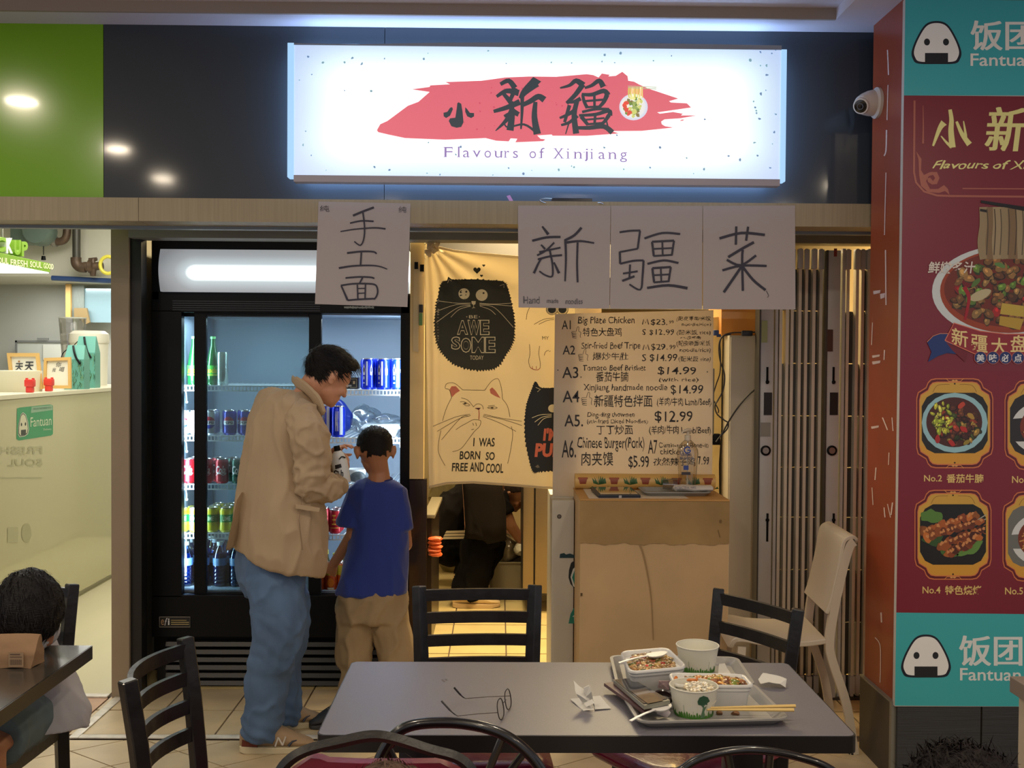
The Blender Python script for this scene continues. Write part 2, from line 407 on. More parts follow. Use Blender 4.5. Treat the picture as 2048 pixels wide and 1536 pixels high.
# ---- banner on the pillar ------------------------------------------------------------
YB = 3.996
ban = thing('menu_banner', 'tall teal and maroon printed menu banner on the front of the red pillar', 'banner', at(1900, 700, YB))
x0, x1 = 1.512, 2.55
zt_, za, zb, zc = 2.96, at(1900, 191, YB).z, at(1900, 1227, YB).z, at(1900, 1413, YB).z
add('backing_board', box(B(), x0, x1, YB, 4.02, zc, zt_), M('banner_edge', (190, 186, 180), .5), ban, smooth=False)
cb = plane_conv(YB, .0004)
a = Art(); TE1 = (62, 174, 184); TE2 = (60, 176, 182); MA = (120, 34, 50); MA2 = (122, 28, 46)
a.rect(1806, -40, 2200, 191, TE1); a.poly([(1806, 191), (2200, 194), (2200, 744), (1800, 740)], MA)
a.poly([(1800, 740), (2200, 744), (2200, 1230), (1791, 1225)], MA2); a.poly([(1791, 1225), (2200, 1230), (2200, 1418), (1788, 1411)], TE2)
a.build('printed_ground', lambda x, y, l: Vector((max(at(x, y, YB).x, x0), YB-.0008, min(zt_, max(at(x, y, YB).z, zc)))), GLOSSPRINT, ban)
def BT(body, x0, y0, x1, y1, col, l, k=2, **kw):       # heavy lettering: the glyph laid over itself, each time a little aside
    for i in range(int(k)+1):
        a.text(body, x0+i*.9, y0, x1-(k-i)*.9, y1, col, l+i*.01, **kw)
        a.text(body, x0+i*.9, y0+1.2, x1-(k-i)*.9, y1+.6, col, l+i*.01+.005, **kw)
a = Art(); WH = (236, 236, 230)
onigiri(a, 1873, 85)
BT('饭团', 1941, 41, 2068, 100, WH, 1, 3); a.text('Fantuan', 1941, 107, 2070, 132, WH, 1, off=.012)
a.build('delivery_logo', cb, GLOSSPRINT, ban); a = Art(); onigiri(a, 1852, 1312)
BT('饭团', 1918, 1271, 2045, 1331, (224, 232, 230), 1, 3); a.text('Fantuan', 1920, 1336, 2042, 1361, (224, 232, 230), 1, off=.012, skew=1)
a.build('delivery_logo', cb, GLOSSPRINT, ban)
a = Art(); CO = (168, 96, 82); GO = (232, 228, 150)
a.stroke([(1829, 201), (1828, 345), (1832, 365), (1848, 383), (1874, 391), (1900, 392), (2110, 394)], 4, CO, 1)
a.stroke([(1846, 211), (1846.5, 250), (1846, 287)], (1, 4), CO, 1, 4); a.stroke([(1925, 377), (2100, 378)], 2.5, CO, 1)
a.poly([(1832, 302), (1843, 318), (1842, 340), (1848, 350), (1858, 345), (1862, 344), (1874, 344), (1879, 356), (1874, 368), (1864, 369), (1856, 364), (1854, 357), (1860, 355), (1866, 362), (1870, 356), (1866, 350), (1858, 352), (1852, 362), (1860, 378), (1876, 378), (1888, 370), (1896, 378), (1899, 390), (1890, 382), (1878, 386), (1856, 384), (1842, 372), (1838, 350), (1837, 320)], CO, 1)
a.build('copper_border', cb, GLOSSPRINT, ban); a = Art()
for pts, wd in (([(1900, 219), (1903, 240), (1902, 262), (1905, 295)], (7, 13)), ([(1904, 294), (1894, 286), (1882, 272)], (8, 2)), ([(1888, 245), (1879, 258), (1866, 292)], (14, 4)), ([(1913, 243), (1924, 268), (1939, 289)], (5, 12)), ([(1927, 242), (1931, 268), (1930, 276)], (2, 9))):
    a.stroke(pts, wd, GO, 1, 5)
BT('新', 1969, 214, 2052, 302, GO, 1, 5, shear=.15); BT('疆', 2072, 214, 2150, 302, GO, 1, 5, shear=.15)
a.build('gold_characters', cb, GLOSSPRINT, ban); a = Art(); a.text('Flavours of Xinjiang', 1864, 321, 2132, 343, GO, 1, off=.012, shear=.35, wob=3)
a.build('gold_english_line', cb, GLOSSPRINT, ban); a = Art(); a.text('No.2', 1848, 950, 1884, 963, (226, 196, 120), 1, off=.012); a.text('番茄牛腩', 1893, 948, 1967, 966, (226, 196, 120), 1, off=.018)
a.build('dish_caption', cb, GLOSSPRINT, ban); a = Art(); a.text('No.4', 1845, 1173, 1881, 1187, (226, 196, 120), 1, off=.012); a.text('特色烧烤', 1890, 1171, 1963, 1190, (226, 196, 120), 1, off=.018)
a.build('dish_caption', cb, GLOSSPRINT, ban); a = Art(); a.text('No.3', 2024, 952, 2060, 966, (226, 196, 120), 1, off=.012); a.build('dish_caption', cb, GLOSSPRINT, ban); a = Art(); a.text('No.5', 2010, 1175, 2046, 1189, (226, 196, 120), 1, off=.012)
a.build('dish_caption', cb, GLOSSPRINT, ban)
a = Art(); rr = random.Random(3)
def blob(a, cx, cy, r, col, l, n=9, rg=.35, asp=1, rot=0):
    pts = []
    for k in range(n):
        t = 2*math.pi*k/n; q = r*(1+rr.uniform(-rg, rg)); x, y = q*math.cos(t), q*math.sin(t)*asp
        pts.append((cx+x*math.cos(rot)-y*math.sin(rot), cy+x*math.sin(rot)+y*math.cos(rot)))
    a.poly([(p.x, p.y) for p in spline([(x, y, 0) for x, y in pts], 2, True)], col, l)
def shade(c, f): return tuple(max(0, min(255, v*f)) for v in c)
def dish(a, cx, cy, rx, ry, cols, n, size, l, asp=.7, inside=None):
    for i in range(n):
        t = rr.uniform(0, 6.283); q = math.sqrt(rr.random())*.93; x, y = cx+rx*q*math.cos(t), cy+ry*q*math.sin(t)
        if inside and not inside(x, y): continue
        c = shade(rr.choice(cols), rr.uniform(.72, 1.15)); s_ = size*rr.uniform(.6, 1.3); ro = rr.uniform(0, 3.14); L = l+i*.012
        blob(a, x, y+s_*.12, s_*1.05, shade(c, .45), L, 8, .25, asp, ro); blob(a, x, y, s_*.9, c, L+.004, 8, .25, asp, ro)
        blob(a, x-s_*.15, y-s_*.15, s_*.35, shade(c, 1.35), L+.008, 6, .3, asp, ro)
a.ell(2012, 583, 148, 92, (200, 210, 212), 1, 48); a.ell(2018, 582, 138, 84, (150, 62, 30), 1.3, 48); a.ell(2018, 578, 130, 76, (110, 40, 24), 1.5, 48)
dish(a, 2018, 582, 124, 72, [(150, 112, 62), (132, 94, 50), (120, 84, 46), (156, 122, 70), (104, 64, 34), (92, 122, 48), (150, 32, 30)], 120, 11, 2)
blob(a, 1960, 590, 22, (186, 174, 138), 4, 8, .15, .45, -.4); blob(a, 1952, 566, 13, (84, 116, 52), 4, 8, .2, .4, -.7); blob(a, 2000, 530, 12, (92, 132, 66), 4, 8, .2, .4, .3)
a.stroke([(1928, 574), (1938, 596), (1930, 640)], (9, 5), (156, 20, 34), 4, 4)
a.poly([(2004, 606), (2048, 612), (2048, 634), (2000, 628)], (190, 164, 66), 4); a.poly([(2000, 632), (2048, 638), (2040, 660), (1998, 650)], (182, 150, 52), 4.1)
for i, x in enumerate((1967, 1982, 1994, 2010, 2024, 2038, 2052)):
    c = [(150, 132, 98), (128, 104, 72), (160, 142, 108)][i % 3]
    a.stroke([(x, 414), (x+1, 450), (x-3+i, 485), (x+2, 518)], (17, 19), c, 5+i*.1, 4); a.stroke([(x+7, 418), (x+9, 455), (x+6, 510)], 2, shade(c, .55), 6, 4)
a.stroke([(1962, 403), (2110, 428)], (5, 11), (16, 14, 16), 7); a.stroke([(1960, 420), (2110, 446)], (5, 9), (24, 20, 20), 4.9)
a.text('鲜嫩多汁', 1856, 523, 1951, 547, (214, 206, 196), 8, off=.02, shear=.15)
# the ribbon
a.poly([(1854, 684), (1866, 672), (1880, 667), (1896, 667), (1908, 700), (1912, 708), (1894, 706), (1876, 712), (1856, 724), (1863, 704)], (22, 50, 112), 8)
a.stroke([(1854, 684), (1866, 672), (1880, 667), (1896, 667)], 1.5, (190, 120, 96), 8.2)
a.poly([(1892, 684), (1936, 706), (1930, 724), (1904, 700)], (110, 22, 36), 8.3)
a.poly([(1890, 681), (1908, 646), (1960, 662), (2010, 668), (2110, 668), (2110, 712), (2010, 714), (1950, 708)], (142, 34, 44), 8.5)
a.stroke([(1890, 681), (1908, 646), (1960, 662), (2010, 668), (2110, 668)], 1.8, (214, 120, 92), 8.7); a.stroke([(1890, 681), (1950, 708), (2010, 714), (2110, 712)], 1.8, (214, 120, 92), 8.7)
for ch, xx, yy, sk in (('新', 1903, 654, 8), ('疆', 1942, 668, 4), ('大', 1982, 675, 1), ('盘', 2021, 670, 0)): a.text(ch, xx, yy, xx+33, yy+34, (228, 206, 140), 9, off=.012, skew=sk)
for ch, xx in zip('美味必点', (1961, 1986, 2011, 2036)):
    a.ell(xx, 715.5, 13, 13, (190, 110, 96), 9.2, 24); a.ell(xx, 715.5, 12, 12, (24, 44, 104), 9.4, 24); a.text(ch, xx-8, 708, xx+8, 724, (224, 224, 224), 9.6, off=.02)
a.build('noodle_dish_picture', cb, GLOSSPRINT, ban)
def plaque(cx, cy, seed, kind):
    global rr; rr = random.Random(seed); a = Art()
    h = [(38, -90), (48, -88), (54, -82), (58, -72), (66, -67), (74, -62), (77, -50), (77, 0)]
    o = h + [(x, -y) for x, y in h[::-1][1:]]; o = o + [(-x, y) for x, y in o[::-1]]
    sc_ = lambda k, dx=0: [(cx+x*k*(1), cy+y*k) for x, y in o]
    gold = (206, 162, 66)
    a.poly(sc_(1.0), (206, 116, 70), 1); a.poly(sc_(.975), (96, 18, 30), 1.3); a.poly(sc_(.925), (214, 120, 74), 1.6); a.poly(sc_(.905), gold, 2)
    a.poly([(cx+x*.905, cy+max(y, 30)*.905) for x, y in o if y >= 30], (214, 156, 54), 2.2)
    a.stroke([(cx-44, cy-62), (cx-34, cy-76), (cx-10, cy-78)], 1, (150, 104, 40), 2.5, 4); a.stroke([(cx+44, cy-62), (cx+34, cy-76), (cx+10, cy-78)], 1, (150, 104, 40), 2.5, 4)
    for sy in (-1, 1):
        a.stroke([(cx-18, cy+90*sy), (cx-12, cy+84*sy), (cx+12, cy+84*sy), (cx+18, cy+90*sy)], 1.2, (220, 150, 80), 2.6)
        a.ell(cx, cy+79*sy, 1.8, 1.8, (40, 20, 16), 2.6, 10); a.ell(cx-3, cy+85*sy, 3, 2, (214, 160, 90), 2.7, 10); a.ell(cx+3, cy+85*sy, 3, 2, (214, 160, 90), 2.7, 10)
    pr = [(cx+x, cy+y) for x, y in [(-40, -61), (40, -61), (56, -52), (66, -34), (66, 34), (56, 52), (40, 60), (-40, 60), (-56, 52), (-66, 34), (-66, -34), (-56, -52)]]
    base = {'stew': (30, 32, 28), 'grill': (18, 20, 18), 'wide': (40, 36, 34), 'noodle': (110, 112, 106)}[kind]
    a.poly(pr, base, 3)
    if kind == 'stew':
        a.poly([(cx+66*math.cos(t/20*6.283), cy-1+60*math.sin(t/20*6.283)) for t in range(20)], (150, 196, 206), 3.3); a.ell(cx-1, cy-2, 56, 50, (74, 34, 26), 3.6, 36)
        dish(a, cx+8, cy+2, 44, 42, [(80, 44, 30), (104, 60, 36), (60, 70, 30), (140, 54, 34), (160, 130, 60), (70, 36, 26)], 80, 7, 4)
        dish(a, cx-24, cy-12, 24, 32, [(190, 190, 62), (150, 164, 50), (206, 204, 90)], 34, 7, 6, .5)
        for (x, y, c) in ((18, 12, (184, 44, 40)), (-34, 32, (170, 40, 40)), (32, -14, (176, 140, 60)), (24, 38, (150, 130, 50)), (-6, 40, (180, 44, 40)), (14, -36, (190, 70, 50))): blob(a, cx+x, cy+y, 8, c, 8, 8, .2, .6, rr.uniform(0, 3))
    elif kind == 'grill':
        blob(a, cx-44, cy-36, 20, (86, 130, 56), 3.4, 12, .3, .7); blob(a, cx+34, cy+26, 26, (96, 140, 62), 3.4, 12, .3, .5, -.5); blob(a, cx-40, cy+10, 22, (50, 84, 40), 3.4, 12, .3, .6); blob(a, cx-6, cy+34, 16, (70, 110, 50), 3.4, 12, .3, .6)
        for k in range(4): a.stroke([(cx+40, cy-40+k*8), (cx+66, cy-56+k*8)], 2, (170, 170, 160), 3.8)
        for k, (ax_, ay_, bx_, by_) in enumerate(((-60, -4, 44, -40), (-52, 6, 52, -26), (-24, 22, 60, -10), (-6, 38, 48, 4))):
            for i in range(13):
                t = i/12; blob(a, cx+ax_+(bx_-ax_)*t+rr.uniform(-3, 3), cy+ay_+(by_-ay_)*t+rr.uniform(-3, 3), rr.uniform(7, 10), shade(rr.choice([(120, 58, 28), (146, 78, 34), (90, 40, 22), (168, 96, 40)]), rr.uniform(.8, 1.2)), 4+k+i*.03)
                blob(a, cx+ax_+(bx_-ax_)*t+rr.uniform(-5, 5), cy+ay_+(by_-ay_)*t-3, 3, (206, 140, 84), 4.5+k+i*.03)
    else:
        a.ell(cx+4, cy+6, 64 if kind == 'noodle' else 68, 54, (214, 218, 216), 3.4, 36); a.ell(cx+6, cy+4, 52, 44, (120, 50, 26), 3.6, 36)
        dish(a, cx+6, cy+2, 46, 38, [(110, 48, 30), (150, 70, 36), (176, 112, 52), (84, 110, 44), (90, 30, 28)] if kind == 'wide' else [(196, 140, 76), (150, 70, 30), (120, 40, 24), (92, 120, 50)], 70, 8, 4, .5)
        for k in range(10): a.stroke([(cx-44+rr.uniform(0, 20), cy-20+k*5), (cx-20, cy-28+k*5+rr.uniform(-5, 5)), (cx+10+rr.uniform(0, 20), cy-20+k*5)], 2.6, (200, 146, 84), 6, 5)
    for t, c in a.t:
        pass
    keep = []
    import itertools
    xs = [p[0] for p in pr]; 
    a.t = [(p, c) for p, c in a.t if p[0][2] < 3.1 or all(abs(q[0]-cx) < 67 and -62 < q[1]-cy < 61 and abs(q[0]-cx)+abs(q[1]-cy) < 112 for q in p)]
    a.build('framed_dish_picture', cb, GLOSSPRINT, ban)
plaque(1909.5, 846.5, 5, 'stew'); plaque(1906, 1069.5, 6, 'grill'); plaque(2086, 850, 7, 'wide'); plaque(2082, 1073, 8, 'noodle')

# ---- lit shop sign -------------------------------------------------------------------
YS = 4.33
sx0, sx1 = at(588, 230, YS).x, at(1561, 230, YS).x; sz0, sz1 = at(1075, 356, YS).z, at(1075, 92, YS).z
sign = thing('shop_sign', 'long white backlit shop sign box above the stall with red brush stroke and black characters', 'sign', ((sx0+sx1)/2, 4.45, sz0))
def lit_face():
    m = bpy.data.materials.new('sign_acrylic'); m.use_nodes = True; nt = m.node_tree; b = nt.nodes['Principled BSDF']
    b.inputs['Base Color'].default_value = (.75, .8, .85, 1); b.inputs['Roughness'].default_value = .35
    tc = nt.nodes.new('ShaderNodeTexCoord'); sp = nt.nodes.new('ShaderNodeSeparateXYZ'); nt.links.new(tc.outputs['Generated'], sp.inputs[0])
    def edge(out, lo, hi):
        a1 = nt.nodes.new('ShaderNodeMath'); a1.operation = 'SUBTRACT'; a1.inputs[1].default_value = .5; nt.links.new(out, a1.inputs[0])
        a2 = nt.nodes.new('ShaderNodeMath'); a2.operation = 'ABSOLUTE'; nt.links.new(a1.outputs[0], a2.inputs[0])
        mr = nt.nodes.new('ShaderNodeMapRange'); mr.interpolation_type = 'SMOOTHSTEP'; mr.inputs['From Min'].default_value = lo; mr.inputs['From Max'].default_value = hi
        mr.inputs['To Min'].default_value = 1; mr.inputs['To Max'].default_value = 0; nt.links.new(a2.outputs[0], mr.inputs[0]); return mr.outputs[0]
    mu = nt.nodes.new('ShaderNodeMath'); mu.operation = 'MULTIPLY'
    nt.links.new(edge(sp.outputs['X'], .36, .53), mu.inputs[0]); nt.links.new(edge(sp.outputs['Z'], .18, .62), mu.inputs[1])
    r = nt.nodes.new('ShaderNodeValToRGB'); r.color_ramp.elements[0].color = (.33, .50, .83, 1); r.color_ramp.elements[1].color = (1.0, 1.08, 1.02, 1); r.color_ramp.elements[1].position = .8
    e = r.color_ramp.elements.new(.45); e.color = (.68, .92, .96, 1)
    nt.links.new(mu.outputs[0], r.inputs[0]); nt.links.new(r.outputs[0], b.inputs['Emission Color']); b.inputs['Emission Strength'].default_value = .70
    return m
SF = lit_face()
add('lit_face', box(B(), sx0, sx1, YS, YS+.006, sz0, sz1), SF, sign, smooth=False)
SE = M('sign_side_acrylic', (60, 66, 74), .4, emit=(170, 215, 255), es=.8)
SB = M('sign_box_side', (60, 66, 74), .4, emit=(150, 185, 232), es=12)  # side glow raised to stand in for the lens bloom round the sign
add('box_body', box(B(), sx0+.012, sx1-.012, YS+.008, 4.45, sz0+.012, sz1-.012), SB, sign, smooth=False)
fm = M('sign_frame', (140, 150, 168), .45)
add('side_trim', box(B(), at(575, 230, YS).x, sx0, YS-.004, YS+.05, sz0-.006, sz1+.002, .002), SE, sign)
add('side_trim', box(B(), sx1, at(1572, 230, YS).x, YS-.004, YS+.05, sz0-.006, sz1-.004, .002), SE, sign)
bm = B(); pts = [(sx0, sz1), (sx0+.25, sz1-.002), (sx0+.6, sz1+.008), (sx0+1.3, sz1+.016), (sx1, sz1+.011)]
pv = [(x, YS-.005, z) for x, z in pts] + [(x, YS-.005, sz1-.006) for x, z in pts[::-1]]; prism(bm, pv, (0, .05, 0))
add('top_trim', bm, fm, sign, smooth=False)
add('bottom_trim', box(B(), sx0, sx1, YS-.005, YS+.05, sz0-.024, sz0+.003, .001), M('sign_frame_low', (170, 165, 180), .45), sign)
cs_ = plane_conv(YS, .0006); A2 = cr(560, 60, 3.793); A3 = cr(1060, 60, 3.793)
a = Art()
red_ = A2([(735, 760), (760, 715), (815, 690), (970, 575), (1050, 545), (1135, 470), (1000, 450), (1135, 432), (1140, 420), (1290, 412), (1255, 395), (1530, 385), (1710, 360), (1890, 353)]) + \
    A3([(200, 355), (430, 335), (480, 342), (520, 360), (545, 330), (605, 340), (595, 352), (650, 348), (700, 317), (740, 350), (745, 385), (790, 392), (825, 412), (900, 445), (960, 465), (1125, 520), (1055, 540), (1070, 550), (1190, 556), (1222, 588), (965, 625), (985, 635), (1085, 622), (1160, 635), (1145, 648), (1265, 648), (1140, 670), (1020, 678), (995, 695), (1000, 715), (1025, 730), (1090, 740), (850, 765), (620, 767), (675, 785), (430, 803), (170, 802), (165, 793), (55, 800), (80, 825), (118, 830), (100, 843)]) + \
    A2([(1785, 852), (1800, 825), (1750, 822), (1735, 845), (1640, 840), (1560, 820), (1250, 832), (950, 820), (830, 795), (745, 775)])
SR = (214, 104, 118); SK = (52, 62, 68)
a.poly(red_, SR, 1)
a.poly(A3([(1135, 690), (1150, 680), (1172, 680), (1160, 688)]), SR, 1)
a.poly(A2([(1355, 548), (1375, 560), (1385, 620), (1392, 700), (1375, 735), (1340, 742), (1300, 730), (1280, 690), (1290, 670), (1330, 665), (1340, 600), (1345, 555)]), SK, 2)
a.poly(A2([(1305, 585), (1312, 600), (1290, 650), (1260, 668), (1242, 655), (1240, 628), (1270, 620), (1290, 590)]), SK, 2)
a.poly(A2([(1405, 585), (1420, 600), (1440, 628), (1472, 630), (1472, 655), (1450, 668), (1420, 655), (1405, 620)]), SK, 2)
def strokes(C, L, col, l, k=1.0, sm=4):
    for pts, wd in L:
        s_ = C([(0, 0), (1000, 0)]); sc2 = (s_[1][0]-s_[0][0])/1000
        a.stroke(C(pts), (wd[0]*sc2*k, wd[1]*sc2*k) if isinstance(wd, tuple) else wd*sc2*k, col, l, sm)
strokes(A2, [([(1672, 412), (1735, 385), (1782, 440)], (22, 36)), ([(1643, 505), (1720, 462), (1812, 478)], (18, 40)), ([(1692, 480), (1750, 545)], (20, 34)), ([(1786, 440), (1740, 548)], (30, 20)), ([(1620, 618), (1720, 588), (1820, 545)], (20, 38)),
    ([(1752, 540), (1760, 640), (1745, 762)], (26, 44)), ([(1765, 612), (1712, 690), (1635, 765)], (44, 5)), ([(1700, 655), (1760, 628), (1810, 640)], (16, 30)), ([(1765, 600), (1808, 640)], (14, 30)),
    ([(1912, 365), (1960, 412)], (20, 50)), ([(1940, 395), (1860, 465), (1822, 520)], (66, 20)), ([(1838, 480), (1836, 620), (1828, 752)], (26, 10)), ([(1842, 568), (1900, 540), (1960, 505), (2006, 530)], (26, 40)), ([(1938, 545), (1930, 660), (1952, 790)], (24, 46)), ([(1700, 705), (1730, 738), (1850, 716), (1942, 775)], (8, 16))], SK, 2, 1.25)
strokes(A3, [([(228, 440), (300, 420), (350, 385), (405, 420)], (10, 40)), ([(402, 412), (345, 490), (278, 556)], (34, 22)), ([(275, 548), (330, 545), (385, 520)], (14, 26)), ([(360, 530), (335, 640), (350, 786)], (26, 38)), ([(225, 668), (290, 640), (345, 605)], (14, 28)), ([(236, 722), (300, 700), (360, 650)], (14, 24)), ([(300, 570), (262, 700)], (24, 18)), ([(300, 690), (270, 790)], (10, 6)),
    ([(415, 440), (470, 420), (525, 385), (556, 432)], (14, 36)), ([(392, 488), (470, 490), (560, 462), (592, 496)], (18, 34)), ([(400, 490), (410, 540), (435, 592)], (18, 22)), ([(585, 490), (560, 545), (520, 590)], (30, 18)), ([(430, 586), (540, 580)], 14), ([(488, 480), (490, 590)], 16), ([(415, 540), (560, 528)], 14),
    ([(395, 622), (500, 600), (600, 602)], (16, 18)), ([(372, 648), (500, 640), (598, 612), (606, 650)], (16, 30)), ([(388, 655), (440, 720)], (26, 20)), ([(600, 645), (560, 700), (520, 716)], (26, 14)), ([(430, 716), (545, 706)], 14), ([(495, 640), (490, 710)], 16), ([(410, 682), (565, 668)], 12),
    ([(355, 742), (450, 742), (560, 732), (625, 778)], (20, 34)), ([(575, 660), (590, 735)], (6, 12))], SK, 2, 1.25)
a.ell(1267, 214, 28.5, 26.5, (206, 214, 232), 2, 32); a.ell(1266, 213, 25, 22.5, (226, 226, 226), 2.3, 32)
rr = random.Random(4)
for i in range(46): 
    t = rr.uniform(0, 6.28); q = math.sqrt(rr.random())*19; c = rr.choice([(200, 206, 120), (150, 170, 96), (112, 140, 70), (226, 224, 150), (132, 120, 70)]); blob(a, 1268+q*math.cos(t), 214+q*math.sin(t), 3.4, c, 3+i*.02)
for (x, y) in ((1250, 212), (1253, 220), (1258, 226), (1252, 206)): blob(a, x, y, 5, (214, 84, 70), 4)
for i in range(9): a.stroke([(1258+i*3.3, 174), (1257+i*3.4, 184), (1259+i*3.2+rr.uniform(-2, 2), 196)], 2.4, rr.choice([(226, 222, 130), (206, 200, 100), (236, 236, 170)]), 4.4, 3)
a.stroke([(1256, 175), (1313, 178)], 1.4, (170, 186, 150), 5); a.stroke([(1256, 172), (1313, 174.5)], 1.2, (170, 186, 150), 5)
# serif lettering under the brush stroke
PU = (140, 118, 176)
names = 'Flavours of Xinjiang'
cx0 = {0: 889, 1: 916, 2: 926, 3: 946, 4: 969, 5: 990, 6: 1009.5, 7: 1026, 9: 1059, 10: 1079, 12: 1108, 13: 1134.5, 14: 1149, 15: 1169, 16: 1182, 17: 1197, 18: 1218, 19: 1240}
wd_ = {'F': 16, 'l': 3, 'a': 13, 'v': 15, 'o': 13, 'u': 14, 'r': 9, 's': 10, 'f': 10, 'X': 18, 'i': 3, 'n': 14, 'j': 7, 'g': 14}
ext = {'F': (294, 314), 'l': (293, 314), 'a': (300.5, 314.3), 'v': (300.5, 314), 'o': (300.3, 314.5), 'u': (300.8, 314.3), 'r': (300.3, 314), 's': (300.3, 314.4), 'f': (293.4, 314), 'X': (294, 314), 'i': (294, 314), 'n': (300.3, 314), 'j': (294, 319), 'g': (300.3, 320)}
for i, ch in enumerate(names):
    if ch == ' ': continue
    dy = (i/19)*4.3; xx = cx0[i]; t0, t1 = ext[ch]
    a.text(ch, xx, t0+dy, xx+wd_[ch], t1+dy, PU, 1, off=-.004)
    b_ = 313.6+dy; tk = lambda x, y, w=3.2: a.stroke([(x-w, y), (x+w, y)], 1.0, PU, 1)
    if ch in 'Flrfin': tk(xx+1.4, b_)
    if ch in 'n': tk(xx+wd_[ch]-1.4, b_)
    if ch in 'X': tk(xx+1.5, b_); tk(xx+16.5, b_); tk(xx+2, 294.4+dy); tk(xx+16, 294.4+dy)
    if ch in 'v': tk(xx+1.5, 301+dy, 2.6); tk(xx+13.5, 301+dy, 2.6)
    if ch in 'rinju': a.stroke([(xx-2.4, (294 if ch == 'l' else 301)+dy), (xx+1, (293.6 if ch == 'l' else 300.6)+dy)], 1.1, PU, 1)
    if ch == 'F': a.stroke([(xx-2, 294.5+dy), (xx+2, 294.5+dy)], 1.1, PU, 1); a.stroke([(xx+15.5, 294+dy), (xx+15.5, 299+dy)], 1.2, PU, 1)
for t_ in range(230):
    x = rr.uniform(592, 1556); y = rr.uniform(92, 350)
    if 640 < x < 1500 and 130 < y < 330 and rr.random() < .86: continue
    blob(a, x, y, rr.uniform(1.2, 2.8), rr.choice([(120, 150, 176), (130, 165, 178), (108, 134, 170)]), .6, 5, .5)
for t_ in range(26): blob(a, rr.uniform(860, 1220), rr.uniform(170, 262), rr.uniform(.8, 2.2), (196, 76, 100), 1.3, 5, .5)
SP = attr_mat('sign_print', .4, emit=.62)
a.build('sign_lettering', cs_, SP, sign)

# ---- paper posters taped to the lintel -------------------------------------------------
paper_m = M('poster_paper', (170, 162, 162), .7, bump=.04, bscale=6); INK = (26, 24, 48)
def sheet(nm, label, cat, corners, Y, mat, th=.0015, group=None, sag=0):
    P = [at(x, y, Y) for x, y in corners]
    c = sum(P, Vector())/4; c.z = min(p.z for p in P)
    t = thing(nm, label, cat, c, group)
    add('sheet', prism(B(), P, (0, th, 0)), mat, t, smooth=False); return t
yp = 4.397
cp_ = plane_conv(yp-.0008, .0005)
a = Art(); C1 = cr(620, 390, 4.6545)
p1 = sheet('paper_poster', 'white paper poster with tall handwritten brush characters hung before the fridge, leftmost of the posters', 'poster', [(637, 403), (821, 407), (815, 614), (630, 608)], yp, paper_m, group='handwritten paper posters on the lintel')
W1 = 18
strokes(C1, [([(400, 192), (500, 150), (595, 115)], (20, 20)), ([(372, 262), (480, 240), (592, 245)], (14, 16)), ([(283, 340), (420, 318), (600, 305), (703, 315)], (10, 16)), ([(492, 160), (508, 300), (500, 410), (468, 468), (412, 432)], (15, 12)),
    ([(345, 540), (480, 525), (590, 528), (620, 548)], (18, 14)), ([(478, 535), (470, 655)], 15), ([(268, 680), (400, 660), (560, 655), (650, 665), (718, 690)], (18, 10)),
    ([(330, 772), (450, 762), (560, 765), (598, 776)], 15), ([(490, 768), (462, 820)], 15), ([(288, 842), (400, 826), (540, 825), (610, 838), (630, 890), (620, 940), (595, 972)], 15), ([(290, 842), (320, 910), (350, 980)], (14, 20)), ([(350, 980), (470, 970), (595, 965)], 16), ([(440, 835), (446, 970)], 13), ([(516, 832), (512, 968)], 13), ([(445, 870), (515, 868)], 10), ([(445, 915), (515, 912)], 10)], INK, 1)
a.text('纯', 639.5, 411, 658, 423, (70, 66, 70), 1, wob=1); a.text('纯', 797, 413, 813, 425, (70, 66, 70), 1, wob=1)
a.build('brush_lettering', cp_, PRINT, p1)
C2 = cr(1020, 400, 3.4133)
def poster(label, corners, L, extra=None):
    global a
    p = sheet('paper_poster', label, 'poster', corners, yp, paper_m, group='handwritten paper posters on the lintel'); a = Art(); strokes(C2, L, INK, 1, 1.12)
    if extra: extra(a)
    a.build('brush_lettering', cp_, PRINT, p)
poster('white paper poster with a large handwritten character and small Hand made noodles line', [(1036, 411), (1221, 411.5), (1219, 617.5), (1037, 615)],
    [([(220, 180), (262, 235)], (10, 18)), ([(152, 278), (250, 255), (345, 252)], 14), ([(212, 305), (240, 335)], (9, 14)), ([(302, 290), (245, 345), (185, 378)], 11), ([(200, 355), (270, 340), (345, 325)], 11), ([(190, 405), (270, 385), (355, 376)], 12), ([(272, 345), (290, 440), (288, 520), (240, 512), (200, 485)], (12, 9)), ([(215, 400), (195, 430), (163, 500)], (9, 15)), ([(300, 425), (335, 500)], (9, 16)),
     ([(488, 188), (440, 240), (375, 275)], 15), ([(378, 270), (382, 400), (376, 555)], (15, 9)), ([(385, 290), (480, 280), (575, 294)], (15, 10)), ([(462, 290), (458, 430), (462, 562)], (12, 11))],
    lambda a: (a.text('Hand', 1047, 593, 1079, 607, (74, 72, 80), 1, wob=1.4), a.text('made', 1094, 597, 1117, 606, (74, 72, 80), 1, wob=1.4), a.text('noodles', 1131, 597, 1165, 608, (74, 72, 80), 1, wob=1.4)))
box_s = lambda x0, y0, x1, y1: [([(x0, y0), (x1+10, y0-8)], 13), ([(x0, y0), (x0+12, y1)], 13), ([(x1+10, y0-8), (x1-5, y1-6)], 12), ([(x0+10, y1), (x1, y1-8)], 11), ([((x0+x1)/2, y0), ((x0+x1)/2+3, y1-5)], 10), ([(x0+8, (y0+y1)/2), (x1, (y0+y1)/2-6)], 10)]
